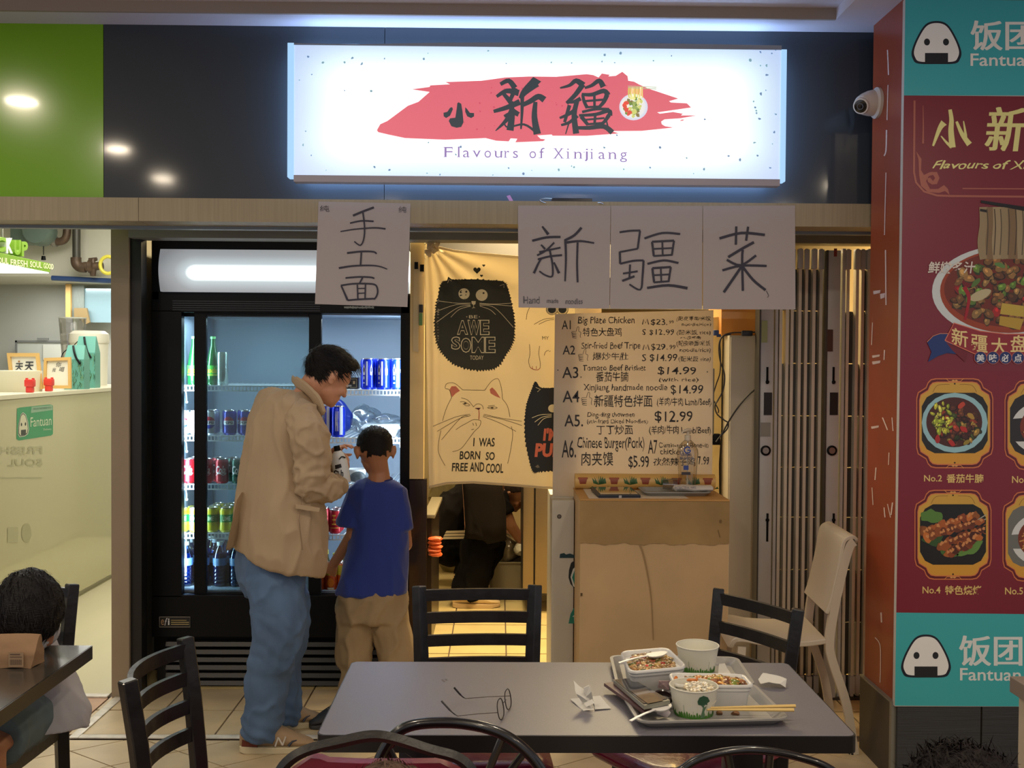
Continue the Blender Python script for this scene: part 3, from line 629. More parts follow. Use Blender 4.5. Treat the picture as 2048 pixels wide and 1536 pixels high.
poster('white paper poster with one dense many-stroke handwritten character, second from the right', [(1222, 411.5), (1405, 412), (1404, 618.5), (1220, 617.5)],
    [([(748, 220), (820, 210), (890, 208)], 12), ([(888, 210), (880, 270), (872, 332)], 12), ([(872, 332), (750, 355)], 11), ([(750, 352), (752, 435)], 13), ([(752, 435), (840, 415), (912, 412)], 12), ([(912, 412), (905, 520), (890, 612), (815, 575)], (13, 10)), ([(820, 440), (815, 540)], 11), ([(772, 502), (872, 486)], 11), ([(766, 552), (850, 520)], 13),
     ([(918, 262), (1040, 225), (1162, 232)], 13), ([(938, 436), (1050, 412), (1150, 430)], 13), ([(936, 600), (1080, 582), (1212, 602)], (14, 17))] + box_s(970, 285, 1110, 382) + box_s(972, 465, 1088, 562))
poster('white paper poster with a handwritten grass-topped character, rightmost of the posters', [(1406, 412), (1590, 411), (1591, 619), (1406, 618.5)],
    [([(1430, 262), (1580, 225), (1740, 238)], 16), ([(1545, 180), (1542, 305)], 14), ([(1626, 182), (1612, 278)], 14), ([(1665, 288), (1580, 335), (1490, 390)], 16), ([(1590, 340), (1585, 400), (1590, 620)], 14), ([(1480, 408), (1575, 445), (1680, 378)], 14), ([(1450, 480), (1580, 448), (1752, 450)], 14), ([(1580, 455), (1460, 630)], 16), ([(1585, 450), (1660, 545), (1745, 615)], 15), ([(1750, 620), (1765, 650), (1758, 665)], 3)])
# binder clamp and pink tape on the lintel ledge
cl = thing('binder_clip', 'black binder clip lying flat on the lintel ledge over the posters', 'clip', at(1133, 408, 4.42))
bm = B(); box(bm, at(1103, 400, 4.42).x, at(1184, 400, 4.42).x, 4.405, 4.445, at(1140, 409, 4.42).z, at(1140, 397, 4.42).z, .003); add('clip_body', bm, M('black_clip', (26, 26, 32), .35), cl)
zz = at(1140, 403, 4.41).z
bm = B(); tube(bm, spline([(at(1108, 400, 4.41).x, 4.41, zz-.008), (at(1088, 400, 4.41).x, 4.40, zz-.007), (at(1080, 400, 4.41).x, 4.395, zz+.002), (at(1090, 400, 4.41).x, 4.40, zz+.010), (at(1108, 400, 4.41).x, 4.41, zz+.010)], 5), .0022, 6)
tube(bm, spline([(at(1178, 400, 4.41).x, 4.41, zz-.004), (at(1198, 400, 4.41).x, 4.40, zz-.006), (at(1206, 400, 4.41).x, 4.395, zz-.011)], 5), .0022, 6)
add('wire_handle', bm, steel, cl)
tp = add('tape_scrap', prism(B(), [at(x, y, 4.405) for x, y in [(1013, 392), (1020, 390), (1030, 408), (1024, 410), (1019, 402)]], (0, .002, 0)), M('pink_tape', (190, 140, 190), .5))
setp(tp, 'small scrap of pink tape sticking up from the lintel ledge', 'tape')
# ================================================================ DRINKS FRIDGE
YFR = 5.18
def zf(py, px=550, Y=YFR): return at(px, py, Y).z
def xf(px, py=900, Y=YFR): return at(px, py, Y).x
fx0, fx1 = xf(303), xf(820)
fr = thing('drinks_fridge', 'tall black two-door drinks fridge with a lit white header panel', 'fridge', ((fx0+fx1)/2, 5.5, 0))
ztf = zf(494)
bm = B(); inr = M('fridge_lining', (120, 134, 150), .5)
box(bm, fx0, fx0+.10, YFR+.03, 5.95, .08, ztf, .004); box(bm, fx1-.04, fx1, YFR+.03, 5.95, .08, ztf, .004)
box(bm, fx0+.1, fx1-.04, 5.90, 5.95, .08, ztf); box(bm, fx0+.1, fx1-.04, YFR+.03, 5.9, zf(622), ztf); box(bm, fx0+.1, fx1-.04, YFR+.03, 5.9, .08, zf(1193))
add('cabinet', bm, black_metal, fr, smooth=False)
ix0, ix1 = fx0+.102, fx1-.042; iz0, iz1 = zf(1192), zf(623)
bm = B(); box(bm, ix0, ix0+.012, 5.25, 5.88, iz0, iz1); box(bm, ix1-.012, ix1, 5.25, 5.88, iz0, iz1); box(bm, ix0, ix1, 5.865, 5.88, iz0, iz1); box(bm, ix0, ix1, 5.25, 5.88, iz0-.0, iz0+.012); box(bm, ix0, ix1, 5.25, 5.88, iz1-.012, iz1)
add('lining', bm, inr, fr, smooth=False)
def header_mat():
    m = bpy.data.materials.new('lit_header'); m.use_nodes = True; nt = m.node_tree; b = nt.nodes['Principled BSDF']
    b.inputs['Base Color'].default_value = (.35, .37, .38, 1); b.inputs['Roughness'].default_value = .3
    tc = nt.nodes.new('ShaderNodeTexCoord'); sp = nt.nodes.new('ShaderNodeSeparateXYZ'); nt.links.new(tc.outputs['Generated'], sp.inputs[0])
    def mth(op, a, b_=None):
        n = nt.nodes.new('ShaderNodeMath'); n.operation = op
        for i, v in enumerate((a, b_)):
            if v is None: continue
            if isinstance(v, (int, float)): n.inputs[i].default_value = v
            else: nt.links.new(v, n.inputs[i])
        return n.outputs[0]
    dz = mth('MULTIPLY', mth('SUBTRACT', sp.outputs['Z'], .44), .44)
    dx = mth('MULTIPLY', mth('MAXIMUM', mth('SUBTRACT', .15, sp.outputs['X']), 0), 2.0)
    d = mth('SQRT', mth('ADD', mth('MULTIPLY', dz, dz), mth('MULTIPLY', dx, dx)))
    r = nt.nodes.new('ShaderNodeValToRGB'); e = r.color_ramp.elements
    e[0].position = 0; e[0].color = (1.6, 1.7, 1.75, 1); e[1].position = .32; e[1].color = (.13, .14, .155, 1)
    q = e.new(.055); q.color = (1.2, 1.3, 1.3, 1); q = e.new(.09); q.color = (.42, .49, .52, 1); q = e.new(.18); q.color = (.24, .26, .28, 1)
    nt.links.new(d, r.inputs[0]); nt.links.new(r.outputs[0], b.inputs['Emission Color']); b.inputs['Emission Strength'].default_value = 1
    return m
bm = B()                                                     # slightly bowed header
hx0, hx1 = xf(318, 540, 5.12), xf(818, 540, 5.12); hz0, hz1 = zf(584, 550, 5.12), zf(499, 550, 5.12)
ringL = [[Vector((x, 5.14-.03*math.sin(math.pi*k/12), hz0+(hz1-hz0)*k/12)) for k in range(13)]+[Vector((x, 5.2, hz1)), Vector((x, 5.2, hz0))] for x in (hx0, hx1)]
skin_rings(bm, ringL); add('header_panel', bm, header_mat(), fr)
blk = M('door_frame_black', (6, 7, 9), .45, spec=.2)
bm = B(); pbox(303, 584, 820, 626, YFR, .05, .004, bm); pbox(303, 480, 318, 600, YFR, .05, .003, bm); pbox(303, 1191, 820, 1275, YFR, .05, .004, bm); pbox(303, 620, 363, 1195, YFR, .05, .003, bm); pbox(800, 590, 820, 1195, YFR, .05, .003, bm); pbox(318, 480, 820, 500, YFR, .05, .003, bm)
add('front_frame', bm, blk, fr, smooth=False)
bm = B()
for i in range(5): pbox(345+i*0, 602+i*4.4, 640, 604+i*4.4, YFR-.004, .01, 0, bm)
o = add('frame_ribs', bm, M('rib_black', (20, 20, 23), .3), fr, smooth=False); o['kind'] = 'stuff'
# two sliding doors, both pushed to the left half
def door(pl, pr, wl, wr, Y, top, bot, gt, gb, nm='sliding_door'):
    d = add(nm, (lambda bm: (pbox(pl, top, wl, bot, Y, .03, .003, bm), pbox(wr, top, pr, bot, Y, .03, .003, bm), pbox(wl, top, wr, gt, Y, .03, .002, bm), pbox(wl, gb, wr, bot, Y, .03, .002, bm), bm)[-1])(B()), blk, fr, smooth=False)
    g = add('pane', pbox(wl, gt, wr, gb, Y+.013, .004), glassy('fridge_glass', (232, 240, 240), .035, 0), d, smooth=False)
    return d
door(388, 642, 412, 617, 5.205, 622, 1196, 632, 1186)
door(352, 625, 363, 617, 5.243, 625, 1196, 634, 1187)
# grille, plate, foot
bm = B()
for i in range(6):
    y = 1284+i*15.5; z1, z2 = zf(y), zf(y+8)
    prism(bm, [(fx0+.07, YFR-.002, z1), (fx0+.07, YFR+.018, z1+.004), (fx0+.07, YFR+.018, z2), (fx0+.07, YFR-.012, z2)], (fx1-fx0-.1, 0, 0))
o = add('louvre_grille', bm, M('grille_black', (18, 17, 17), .4), fr, smooth=False); o['kind'] = 'stuff'
add('base', box(B(), fx0+.02, fx1-.02, YFR+.02, 5.9, .0, .1), M('base_black', (8, 8, 8), .6), fr, smooth=False)
pl = add('maker_plate', pbox(318, 1233, 381, 1255, YFR-.004, .004), M('plate_black', (16, 16, 16), .4), fr, smooth=False)
a = Art(); a.stroke([(319, 1234), (380, 1234), (380, 1254), (319, 1254)], 1, (150, 144, 130), 0, closed=True)
a.text('e', 322, 1239, 328, 1250, (190, 150, 110), 0); a.text('f', 329, 1236, 335, 1251, (220, 220, 224), 0, off=.02, shear=.4); a.text('i', 336, 1237, 339, 1250, (224, 226, 228), 0, off=.02)
for k, c in enumerate(((170, 150, 90), (190, 170, 110), (190, 170, 110))): a.rect(342, 1240+k*4, 378-(5 if k == 0 else 0), 1241.4+k*4, c)
a.build('plate_lettering', plane_conv(YFR-.004), PRINT, pl)
# cool lamps inside
for xx, ro in ((ix0+.03, .45), (ix1-.03, -.45)):
    lamp('fridge_strip_lamp', (xx, 5.29, (iz0+iz1)/2), .05, 9, (.72, .88, 1), rot=(math.pi/2, 0, -ro if xx < -1 else -ro), sy=iz1-iz0-.1)
lamp('fridge_top_lamp', ((ix0+ix1)/2, 5.4, iz1-.03), 1.0, 6, (.75, .9, 1), sy=.1)
# shelves
white_wire = M('white_wire', (206, 214, 220), .4)
SHF = {}
xm = xf(628, 900, 5.30)
def shelf(px0, px1, py, key):
    Y = 5.30; a0, a1 = (ix0+.014 if px0 < 0 else xf(px0, py, Y)), (ix1-.014 if px1 < 0 else xf(px1, py, Y)); z = at(500 if key[0] == 'l' else 720, py, Y).z
    SHF[key] = (z, a0, a1)
    sh = add('shelf', box(box(B(), a0, a1, Y-.003, Y+.003, z-.006, z, .001), a0, a1, Y-.003, Y+.003, z-.030, z-.024, .001), white_wire, fr, smooth=False)
    bm = B(); n = int((a1-a0)/.0175)
    for i in range(n+1):
        x = a0+(a1-a0)*i/n; box(bm, x-.003, x+.003, Y-.003, Y+.002, z-.026, z-.004)
    n2 = int((a1-a0)/.028)
    for i in range(n2+1):
        x = a0+(a1-a0)*i/n2; box(bm, x-.0022, x+.0022, Y, 5.84, z-.004, z)
    o = add('wire_deck', bm, white_wire, sh, smooth=False); o['kind'] = 'stuff'
for k, y in enumerate((771, 871, 968, 1066)): shelf(-1, 628, y, 'l%d' % k)
for k, y in enumerate((779, 875, 968, 1069)): shelf(630, -1, y, 'r%d' % k)
SHF['l4'] = (iz0+.012, ix0, xm); SHF['r4'] = (zf(1189, 700, 5.25), xm, ix1)
bm = B()
for k in range(4):
    for (x, s_) in ((ix0+.016, 1), (ix1-.016, -1)):
        z = SHF['l%d' % k][0]; tube(bm, [(x, 5.32, z), (x+s_*.004, 5.34, z-.05), (x-s_*0, 5.36, z-.085)], .003, 6); ball(bm, (x, 5.36, z-.087), .008, 1)
o = add('shelf_clips', bm, white_wire, fr); o['kind'] = 'stuff'
# ---- cans and bottles ------------------------------------------------------------------
def cyl_conv(r): return lambda x, y, l: Vector(((r+.0006+.0003*l)*math.sin(x), -(r+.0006+.0003*l)*math.cos(x), y))
lidm = M('aluminium_lid', (200, 204, 208), .25, .9)
def make_can(label, body, r=.033, h=.122, art=None, group=None, ca=None):
    t = thing('drink_can', label, 'can', (0, 0, 0), group)
    prof = [(r*.78, 0), (r*.82, .002), (r, .010), (r, h-.014), (r*.84, h-.003)]
    add('can_body', lathe(B(), prof, seg=28), body, t, local=True)
    add('lid', lathe(B(), [(r*.86, h-.004), (r*.87, h), (r*.80, h), (r*.78, h-.003), (0.001, h-.003)], seg=28, caps=False), lidm, t, local=True)
    if art:
        a = Art(); art(a); a.split(.012); a.build('can_print', cyl_conv(r), GLOSSPRINT, None); o = bpy.data.objects['can_print'] if 'can_print' in bpy.data.objects else None
        o = [x for x in bpy.data.objects if x.name.startswith('can_print') and not x.parent][0]; o.parent = t
    return t
def cola_art(bg):
    def f(a):
        n = 30; cx, cy, rx, ry = 0.0, .062, .85, .030
        def seg(y0, y1, col, l):
            pts = []
            for k in range(n+1):
                y = y0+(y1-y0)*k/n; pts.append((cx+rx*math.sqrt(max(0, 1-((y-cy)/ry)**2)), y))
            pts2 = [(2*cx-x, y) for x, y in pts[::-1]]; a.poly(pts+pts2, col, l)
        seg(cy-ry*1.08, cy+ry*1.08, (214, 216, 222), 0)
        seg(cy+ry*.32, cy+ry, (176, 30, 46), 1); seg(cy-ry, cy-ry*.36, (28, 52, 150), 1); seg(cy-ry*.30, cy+ry*.28, (222, 224, 226), 1)
        a.text('PEPSI', cx-.66, cy+.0065, cx+.66, cy-.0075, (14, 16, 34), 2, off=.03)
    return f
def coke_art(a):
    a.text('Cola', -.75, .088, .75, .048, (226, 214, 214), 1, off=.02, shear=.3, wob=.0); a.stroke([(-.8, .040), (-.2, .050), (.5, .042), (.9, .052)], .004, (226, 210, 210), 1, 5)
def lime_art(a):
    a.rect(-3.1, .050, 3.1, .088, (36, 140, 62), 0); a.rect(-3.1, .010, 3.1, .036, (208, 200, 40), 0); a.rect(-3.1, .092, 3.1, .108, (220, 206, 30), 0); a.text('LIME', -.6, .080, .6, .058, (224, 232, 200), 1, off=.02)
def milk_art(a):
    a.rect(-.10, .02, .10, .14, (196, 206, 222), 0); a.poly([(-.62, .10), (-.42, .128), (-.22, .10), (-.26, .072), (-.56, .072)], (198, 202, 214), 0); a.ell(-.42, .098, .12, .013, (20, 34, 96), 1, 16)
    a.rect(-.58, .030, -.30, .036, (180, 190, 214), 0); a.rect(-.54, .05, -.32, .066, (160, 172, 200), 0)
    a.poly([(.42, .10), (.62, .128), (.82, .10), (.78, .072), (.46, .072)], (198, 202, 214), 0); a.ell(.62, .098, .12, .013, (20, 34, 96), 1, 16)
def hot_art(a):
    a.text('王', -.35, .095, .25, .045, (222, 178, 70), 1, off=.02); a.stroke([(-.8, .03), (.8, .03)], .003, (222, 178, 70), 1)
silver = M('silver_can', (176, 182, 190), .3, .7); blue_c = M('blue_can', (30, 40, 140), .3, .3); redc = M('red_can', (170, 24, 40), .3, .3); greenc = M('green_can', (30, 84, 66), .3, .3)
yelc = M('yellow_can', (196, 190, 60), .3, .2); bluet = M('royal_blue_can', (14, 44, 190), .25, .4); darkc = M('black_can', (22, 24, 30), .3, .3)
def place_row(proto, key, pxs, dY=0, Y=5.345, labels=None, used=[]):
    z = SHF[key][0]; first = proto.name not in used
    for i, px in enumerate(pxs):
        P = (at(px, 900, Y+dY).x, Y+dY, z)
        if first and i == 0: index_kids(proto); proto.location = P; used.append(proto.name); o = proto
        else: o = dup(proto, P)
        o.rotation_euler.z = R.uniform(-.35, .35) if proto.get('spin') else 0
        if labels: o['label'] = labels[i]
GS = 'cola cans on the second fridge shelf'
cs1 = make_can('silver cola can at the far left end of the second fridge shelf', silver, art=cola_art(0), group=GS)
place_row(cs1, 'l1', [368, 422], labels=['silver cola can at the far left end of the second fridge shelf', 'silver cola can just right of the black door bar'])
cb1 = make_can('blue cola can', blue_c, art=cola_art(0), group=GS)
place_row(cb1, 'l1', [460, 492], labels=['blue cola can right of the two silver cans', 'blue cola can nearest the back of the man in tan'])
plain = make_can('grey cola can half hidden by the black door bar on the second fridge shelf', silver, group=GS); place_row(plain, 'l1', [393])
place_row(cs1, 'l1', [372, 427], .075, labels=['silver cola can in the back row at the far left of the second shelf', 'silver cola can in the back row behind the first silver one past the bar'])
place_row(cb1, 'l1', [458, 488], .075, labels=['blue cola can in the back row of the second shelf, left one', 'blue cola can in the back row of the second shelf, right one'])
GR = 'red and dark cans on the third fridge shelf'
ck = make_can('x', redc, art=coke_art, group=GR)
place_row(ck, 'l2', [378, 413, 444], labels=['red cola can leftmost on the third fridge shelf', 'red cola can behind the black bar on the third shelf', 'red cola can in the open part of the third shelf beside the dark one'])
ckb = make_can('x', greenc, art=coke_art, group=GR); place_row(ckb, 'l2', [476], labels=['dark green cola can on the third shelf by the tan jacket'])
place_row(ck, 'l2', [386, 436], .08, labels=['red cola can in the back row left on the third shelf', 'red cola can in the back row right on the third shelf']); place_row(ckb, 'l2', [466], .08, labels=['dark green cola can in the back row of the third shelf'])
GL = 'yellow and green cans on the fourth fridge shelf'
lm = make_can('yellow and green soda can on the fourth fridge shelf', yelc, art=lime_art, group=GL); lm['spin'] = 1
place_row(lm, 'l3', [364, 391, 424, 452], labels=['yellow green soda can leftmost on the fourth shelf', 'yellow green soda can half behind the black bar', 'yellow green soda can first right of the bar', 'yellow green soda can second right of the bar'])
place_row(lm, 'l3', [376, 430, 457], .08, labels=['yellow green can in the second row, left', 'yellow green can in the second row, middle', 'yellow green can in the second row, right'])
place_row(lm, 'l3', [438, 463], .16, labels=['yellow green can in the third row, left', 'yellow green can in the third row, right'])
GB = 'royal blue cans standing on the top right shelf'
bk = make_can('x', bluet, h=.155, r=.036, art=milk_art, group=GB)
place_row(bk, 'r0', [735, 765, 795], labels=['tall royal blue can leftmost of three on the top right shelf', 'tall royal blue can middle of three on the top right shelf', 'tall royal blue can at the right end of the top right shelf'])
place_row(bk, 'r0', [741, 770], .085, labels=['tall royal blue can in the back row behind the leftmost', 'tall royal blue can in the back row behind the middle one'])
mx = make_can('tall royal blue and silver can on the second right shelf beside the man', bluet, h=.155, r=.036, art=lambda a: (a.rect(.35, .012, .8, .15, (190, 198, 210), 0), a.text('MAX', -.25, .13, .2, .03, (206, 210, 222), 1, off=.02)))
place_row(mx, 'r1', [676]); place_row(mx, 'r1', [650], .01, labels=['tall blue can half hidden behind the face of the man'])
hr = make_can('x', redc, art=hot_art, h=.118, group='red cans on the fourth right shelf')
place_row(hr, 'r3', [641, 671], labels=['red and gold can beside the tan jacket on the fourth right shelf', 'red and gold can next to the blue sleeve'])
place_row(hr, 'r3', [648, 676], .08, labels=['red can in the back row left, fourth right shelf', 'red can in the back row right, fourth right shelf'])
ob = make_can('x', M('orange_can', (190, 84, 30), .3, .2, var=.3, vscale=40), h=.15, art=lambda a: (a.rect(-3, .09, 3, .14, (190, 176, 60), 0), a.ell(0, .055, .5, .022, (226, 130, 30), 1), a.rect(-.5, .02, .5, .03, (224, 220, 190), 1)), group='orange drinks on the bottom right shelf')
place_row(ob, 'r4', [638, 664, 690], Y=5.30, labels=['orange drink can leftmost at the bottom right of the fridge', 'orange drink can under the hand of the boy', 'orange drink can half behind the blue shirt at the bottom of the fridge'])
bxs = thing('drink_box', 'small black carton left of the royal blue cans', 'carton', (at(700, 900, 5.35).x, 5.36, SHF['r0'][0]))
add('carton', pbox(688, 755, 716, 778, 5.345, .06, .001), M('black_carton', (18, 20, 22), .4), bxs, smooth=False)
a = Art(); a.stroke([(700, 758), (713, 758), (713, 775), (700, 775)], 1, (150, 150, 130), 0); a.rect(694, 770, 703, 773, (150, 150, 140)); a.rect(706, 762, 710, 768, (170, 150, 110)); a.build('carton_print', plane_conv(5.345), PRINT, bxs)
def bottle(label, prof, mat, lab=None, capm=None, group=None, caph=.02, cr_=.012, nm='water_bottle', cat='bottle', art=None, lr=None):
    t = thing(nm, label, cat, (0, 0, 0), group); add('bottle_body', lathe(B(), prof, seg=26), mat, t, local=True)
    if capm: add('cap', lathe(B(), [(cr_, prof[-1][1]-.004), (cr_, prof[-1][1]+caph)], seg=16), capm, t, local=True)
    if lab: add('label_band', lathe(B(), [(lab[2], lab[0]), (lab[2], lab[1])], seg=26, caps=False), lab[3], t, local=True)
    if art:
        a = Art(); art(a); a.split(.012); o = a.build('label_print', cyl_conv(lab[2]), GLOSSPRINT, None); o.parent = t
    return t
gb = bottle('x', [(.028, 0), (.032, .006), (.032, .10), (.024, .15), (.0125, .20), (.0115, .235)], M('green_glass', (16, 92, 40), .12, 0, coat=1), (.045, .098, .0327, M('green_label', (70, 190, 60), .4)), M('green_cap', (120, 200, 120), .4), 'green glass bottles on the top left shelf', .008, .013, 'glass_bottle',
    art=lambda a: (a.text('soda', -.8, .088, .8, .060, (226, 214, 40), 1, off=.03, shear=.3), a.rect(-1, .048, 1, .053, (220, 214, 60), 1)))
place_row(gb, 'l0', [388, 426], Y=5.37, labels=['green glass bottle left of the black door bar', 'green glass bottle right of the black door bar'])
fl = bottle('tall silver can beside the green bottles on the top shelf', [(.026, 0), (.028, .004), (.028, .155), (.025, .165)], M('silver_flask', (170, 184, 176), .25, .8), None, None, None, nm='flask', cat='can'); place_row(fl, 'l0', [445], Y=5.36)
wb_m = glassy('blue_water', (92, 150, 205), .14, .08)
wprof = [(.030, 0), (.0335, .006)]
for k in range(4): wprof += [(.0335, .02+k*.02), (.031, .026+k*.02), (.0335, .032+k*.02)]
wprof += [(.0335, .145), (.026, .175), (.014, .195), (.013, .208)]
wbp = bottle('x', wprof, wb_m, (.105, .142, .0342, M('water_label', (90, 130, 176), .4)), M('pale_cap', (190, 206, 214), .4), 'water bottles at the bottom left of the fridge', .014, .015)
add('water_fill', lathe(B(), [(.028, .003), (.031, .01), (.031, .143), (.024, .165)], seg=20), M('blue_fill', (24, 70, 120), .15, coat=.6), wbp, local=True)
place_row(wbp, 'l4', [372, 405, 440, 473, 503], Y=5.36, labels=['blue water bottle leftmost on the fridge floor', 'blue water bottle behind the black bar on the fridge floor', 'blue water bottle first right of the bar on the fridge floor', 'blue water bottle second right of the bar on the fridge floor', 'blue water bottle third right of the bar by the jeans'])
place_row(wbp, 'l4', [380, 430, 462, 492], .085, Y=5.36, labels=['blue water bottle in the second row, far left', 'blue water bottle in the second row, left of middle', 'blue water bottle in the second row, right of middle', 'blue water bottle in the second row, right end'])
place_row(wbp, 'l4', [423, 455, 480], .17, Y=5.36, labels=['blue water bottle in the third row, left', 'blue water bottle in the third row, middle', 'blue water bottle in the third row, right'])
yb = bottle('x', [(.026, 0), (.03, .006), (.03, .10), (.016, .14), (.014, .16)], M('dark_tea', (60, 54, 20), .2, coat=.8), (.03, .1, .0308, M('yellow_label', (196, 190, 40), .4)), M('yellow_cap', (210, 204, 70), .4), 'yellow labelled bottles at the bottom right', .018, .015)
place_row(yb, 'r4', [646, 672, 696], .1, Y=5.30, labels=['yellow labelled tea bottle next to the tan jacket', 'yellow labelled tea bottle in the middle behind the orange cans', 'yellow labelled tea bottle by the blue shirt'])
place_row(yb, 'r4', [652, 682], .2, Y=5.30, labels=['yellow labelled tea bottle at the back left', 'yellow labelled tea bottle at the back right'])
for o in bpy.data.objects:
    if 'spin' in o: del o['spin']
# blue bag, clear bag, trays and tubs
def crumple(bm, amp, sc_, seed=0):
    for v in bm.verts:
        n = noise.noise_vector(v.co*sc_+Vector((seed, seed*2, 0))); v.co += n*amp
z = SHF['r1'][0]
bm = B(); ball(bm, (at(672, 830, 5.55).x, 5.55, z+.085), (.085, .07, .085), 4); crumple(bm, .03, 14, 1); add('blue_bag', bm, M('navy_plastic', (16, 40, 130), .3), None)
setp(bpy.data.objects['blue_bag'], 'crumpled navy plastic bag behind the blue can on the second right shelf', 'bag')
bm = B(); c = at(735, 830, 5.5); ball(bm, (c.x-.03, 5.60, z+.075), (.10, .07, .065), 4); crumple(bm, .03, 16, 3); o = add('clear_bag', bm, glassy('clear_plastic', (222, 228, 232), .16, .15)); setp(o, 'crumpled clear plastic bag between the blue can and the food tray', 'bag')
tr = thing('food_tray', 'clear lidded takeaway tray on the second right shelf above the boy', 'tray', (at(765, 850, 5.42).x, 5.42, z))
bm = B(); cx = at(765, 850, 5.42).x; skin_rings(bm, [[(cx-w_, 5.42-d_, zz), (cx+w_, 5.42-d_, zz), (cx+w_, 5.42+d_, zz), (cx-w_, 5.42+d_, zz)] for w_, d_, zz in ((.07, .06, z+.001), (.085, .075, z+.04), (.10, .085, z+.042), (.10, .085, z+.047), (.085, .07, z+.062))]); add('tray_box', bm, M('cloudy_plastic', (176, 186, 190), .3), tr, angle=20)
bm = B(); ball(bm, (cx+.02, 5.46, z+.085), (.075, .06, .022), 4); crumple(bm, .016, 20, 5); add('film', bm, glassy('clear_plastic', (0, 0, 0)), tr)
z = SHF['r2'][0]
tb = thing('plastic_tub', 'white plastic tub with dark contents on the third right shelf', 'tub', (at(712, 950, 5.4).x, 5.4, z)); cc = (at(712, 950, 5.4).x, 5.4, z)
add('tub', lathe(B(), [(.040, .0), (.052, .06), (.055, .062), (.055, .066), (.05, .066), (.038, .004)], cc, 30), M('tub_plastic', (200, 206, 208), .4), tb)
add('contents', ball_bm := (lambda bm: (ball(bm, (cc[0]+.01, 5.37, z+.03), (.045, .03, .03), 3), crumple(bm, .01, 30), bm)[-1])(B()), M('dark_food', (60, 66, 70), .5, var=.4, vscale=60), tb)
# ================================================================ CURTAIN, WHITEBOARD, PODIUM
YC = 5.06
def fold(px, py):
    r = math.hypot(px-860, py-488); an = math.atan2(py-488, px-860)
    d = .011*math.sin(an*17+.6)*math.exp(-r/190.)*(min(1, r/25)) + .006*math.sin(px*.05+py*.0035)*max(0, min(1, (py-560)/300)) + .004*math.sin(py*.02+px*.012)
    if px < 880: d += .010*math.sin((px-846)*.35)*max(0, 1-(px-846)/40)
    return d
cur_m = M('cream_cotton', (226, 196, 130), .8, bump=.05, bscale=300, emit=None)
def translucent(name, rgb, k=.45):
    m = bpy.data.materials.new(name); m.use_nodes = True; nt = m.node_tree; b = nt.nodes['Principled BSDF']; o = nt.nodes['Material Output']
    b.inputs['Base Color'].default_value = (*lin(rgb), 1); b.inputs['Roughness'].default_value = .8
    t = nt.nodes.new('ShaderNodeBsdfTranslucent'); t.inputs[0].default_value = (*lin(rgb), 1); mx = nt.nodes.new('ShaderNodeMixShader'); mx.inputs[0].default_value = k
    nt.links.new(b.outputs[0], mx.inputs[1]); nt.links.new(t.outputs[0], mx.inputs[2]); nt.links.new(mx.outputs[0], o.inputs[0]); MATS[name] = m; return m
cm_ = translucent('curtain_cloth', (222, 210, 180), .46)
NX, NY = 110, 110
def cpt(u, v, back=0):
    lx = 848+10*v; xx = lx + (1150-lx)*u
    pts_t = [(0, 487), (.06, 486), (.10, 494), (.2, 501), (.35, 506), (.65, 514), (1, 520)]; pts_b = [(0, 977), (.12, 969), (.3, 967), (.5, 971), (.8, 978), (1, 981)]
    def ip(P):
        for (a0, b0), (a1, b1) in zip(P, P[1:]):
            if u <= a1: return b0+(b1-b0)*(u-a0)/(a1-a0)
        return P[-1][1]
    yy = ip(pts_t)+(ip(pts_b)-ip(pts_t))*v
    return at(xx, yy, YC+fold(xx, yy)+back)
bm = B(); g = [[bm.verts.new(cpt(i/NX, j/NY)) for i in range(NX+1)] for j in range(NY+1)]
for j in range(NY):
    for i in range(NX): bm.faces.new((g[j][i], g[j][i+1], g[j+1][i+1], g[j+1][i]))
cur = thing('door_curtain', 'cream cloth door curtain printed with cartoon cats, hung across the kitchen doorway', 'curtain', at(990, 975, YC))
o = add('cloth', bm, cm_, cur, angle=180); md = o.modifiers.new('thick', 'SOLIDIFY'); md.thickness = .0015; md.offset = 1
tube_pts = lambda u0, v0, u1, v1, n=60: [cpt(u0+(u1-u0)*k/n, v0+(v1-v0)*k/n, -.001) for k in range(n+1)]
add('hem', tube(B(), tube_pts(0, .992, 1, .992), .003, 6), cm_, cur); add('top_seam', tube(B(), tube_pts(.1, .002, 1, .002), .006, 8), cm_, cur)
bm = B(); 
for (x, y, r_) in ((862, 492, .020), (869, 500, .014), (858, 506, .013), (874, 490, .012)): 
    ball(bm, at(x, y, YC-.006), (r_, .012, r_*1.2), 3)
crumple(bm, .012, 60); o = add('gathered_corner', bm, cm_, cur)
# ---- printed cats ----
CC = cr(810, 470, 2.953); C7 = cr(800, 400, 1815/260)
a = Art(); DK = (66, 64, 48); rr = random.Random(12)
def furry(pts, depth, n=5):                       # jagged fur outline (photo-plane units)
    P = [(p.x, p.y) for p in spline([(x, y, 0) for x, y in pts], n, True)]; out = []
    cx = sum(p[0] for p in P)/len(P); cy = sum(p[1] for p in P)/len(P)
    for i, (x, y) in enumerate(P):
        nx, ny = P[(i+1) % len(P)]; out.append((x, y)); mx_, my_ = (x+nx)/2, (y+ny)/2; dx, dy = mx_-cx, my_-cy; q = math.hypot(dx, dy); k = depth*rr.uniform(.3, 1)
        out.append((mx_+dx/q*k+ (2 if dx > 0 else -2)*.3, my_+dy/q*k+depth*.35))
    return out
body = CC([(215, 290), (250, 268), (330, 264), (420, 262), (500, 268), (570, 272), (600, 300), (622, 380), (640, 470), (645, 560), (632, 640), (598, 700), (545, 775), (470, 795), (380, 790), (290, 760), (230, 705), (192, 640), (178, 560), (180, 470), (192, 390)])
a.poly(furry(body, 4.2), DK, 0)
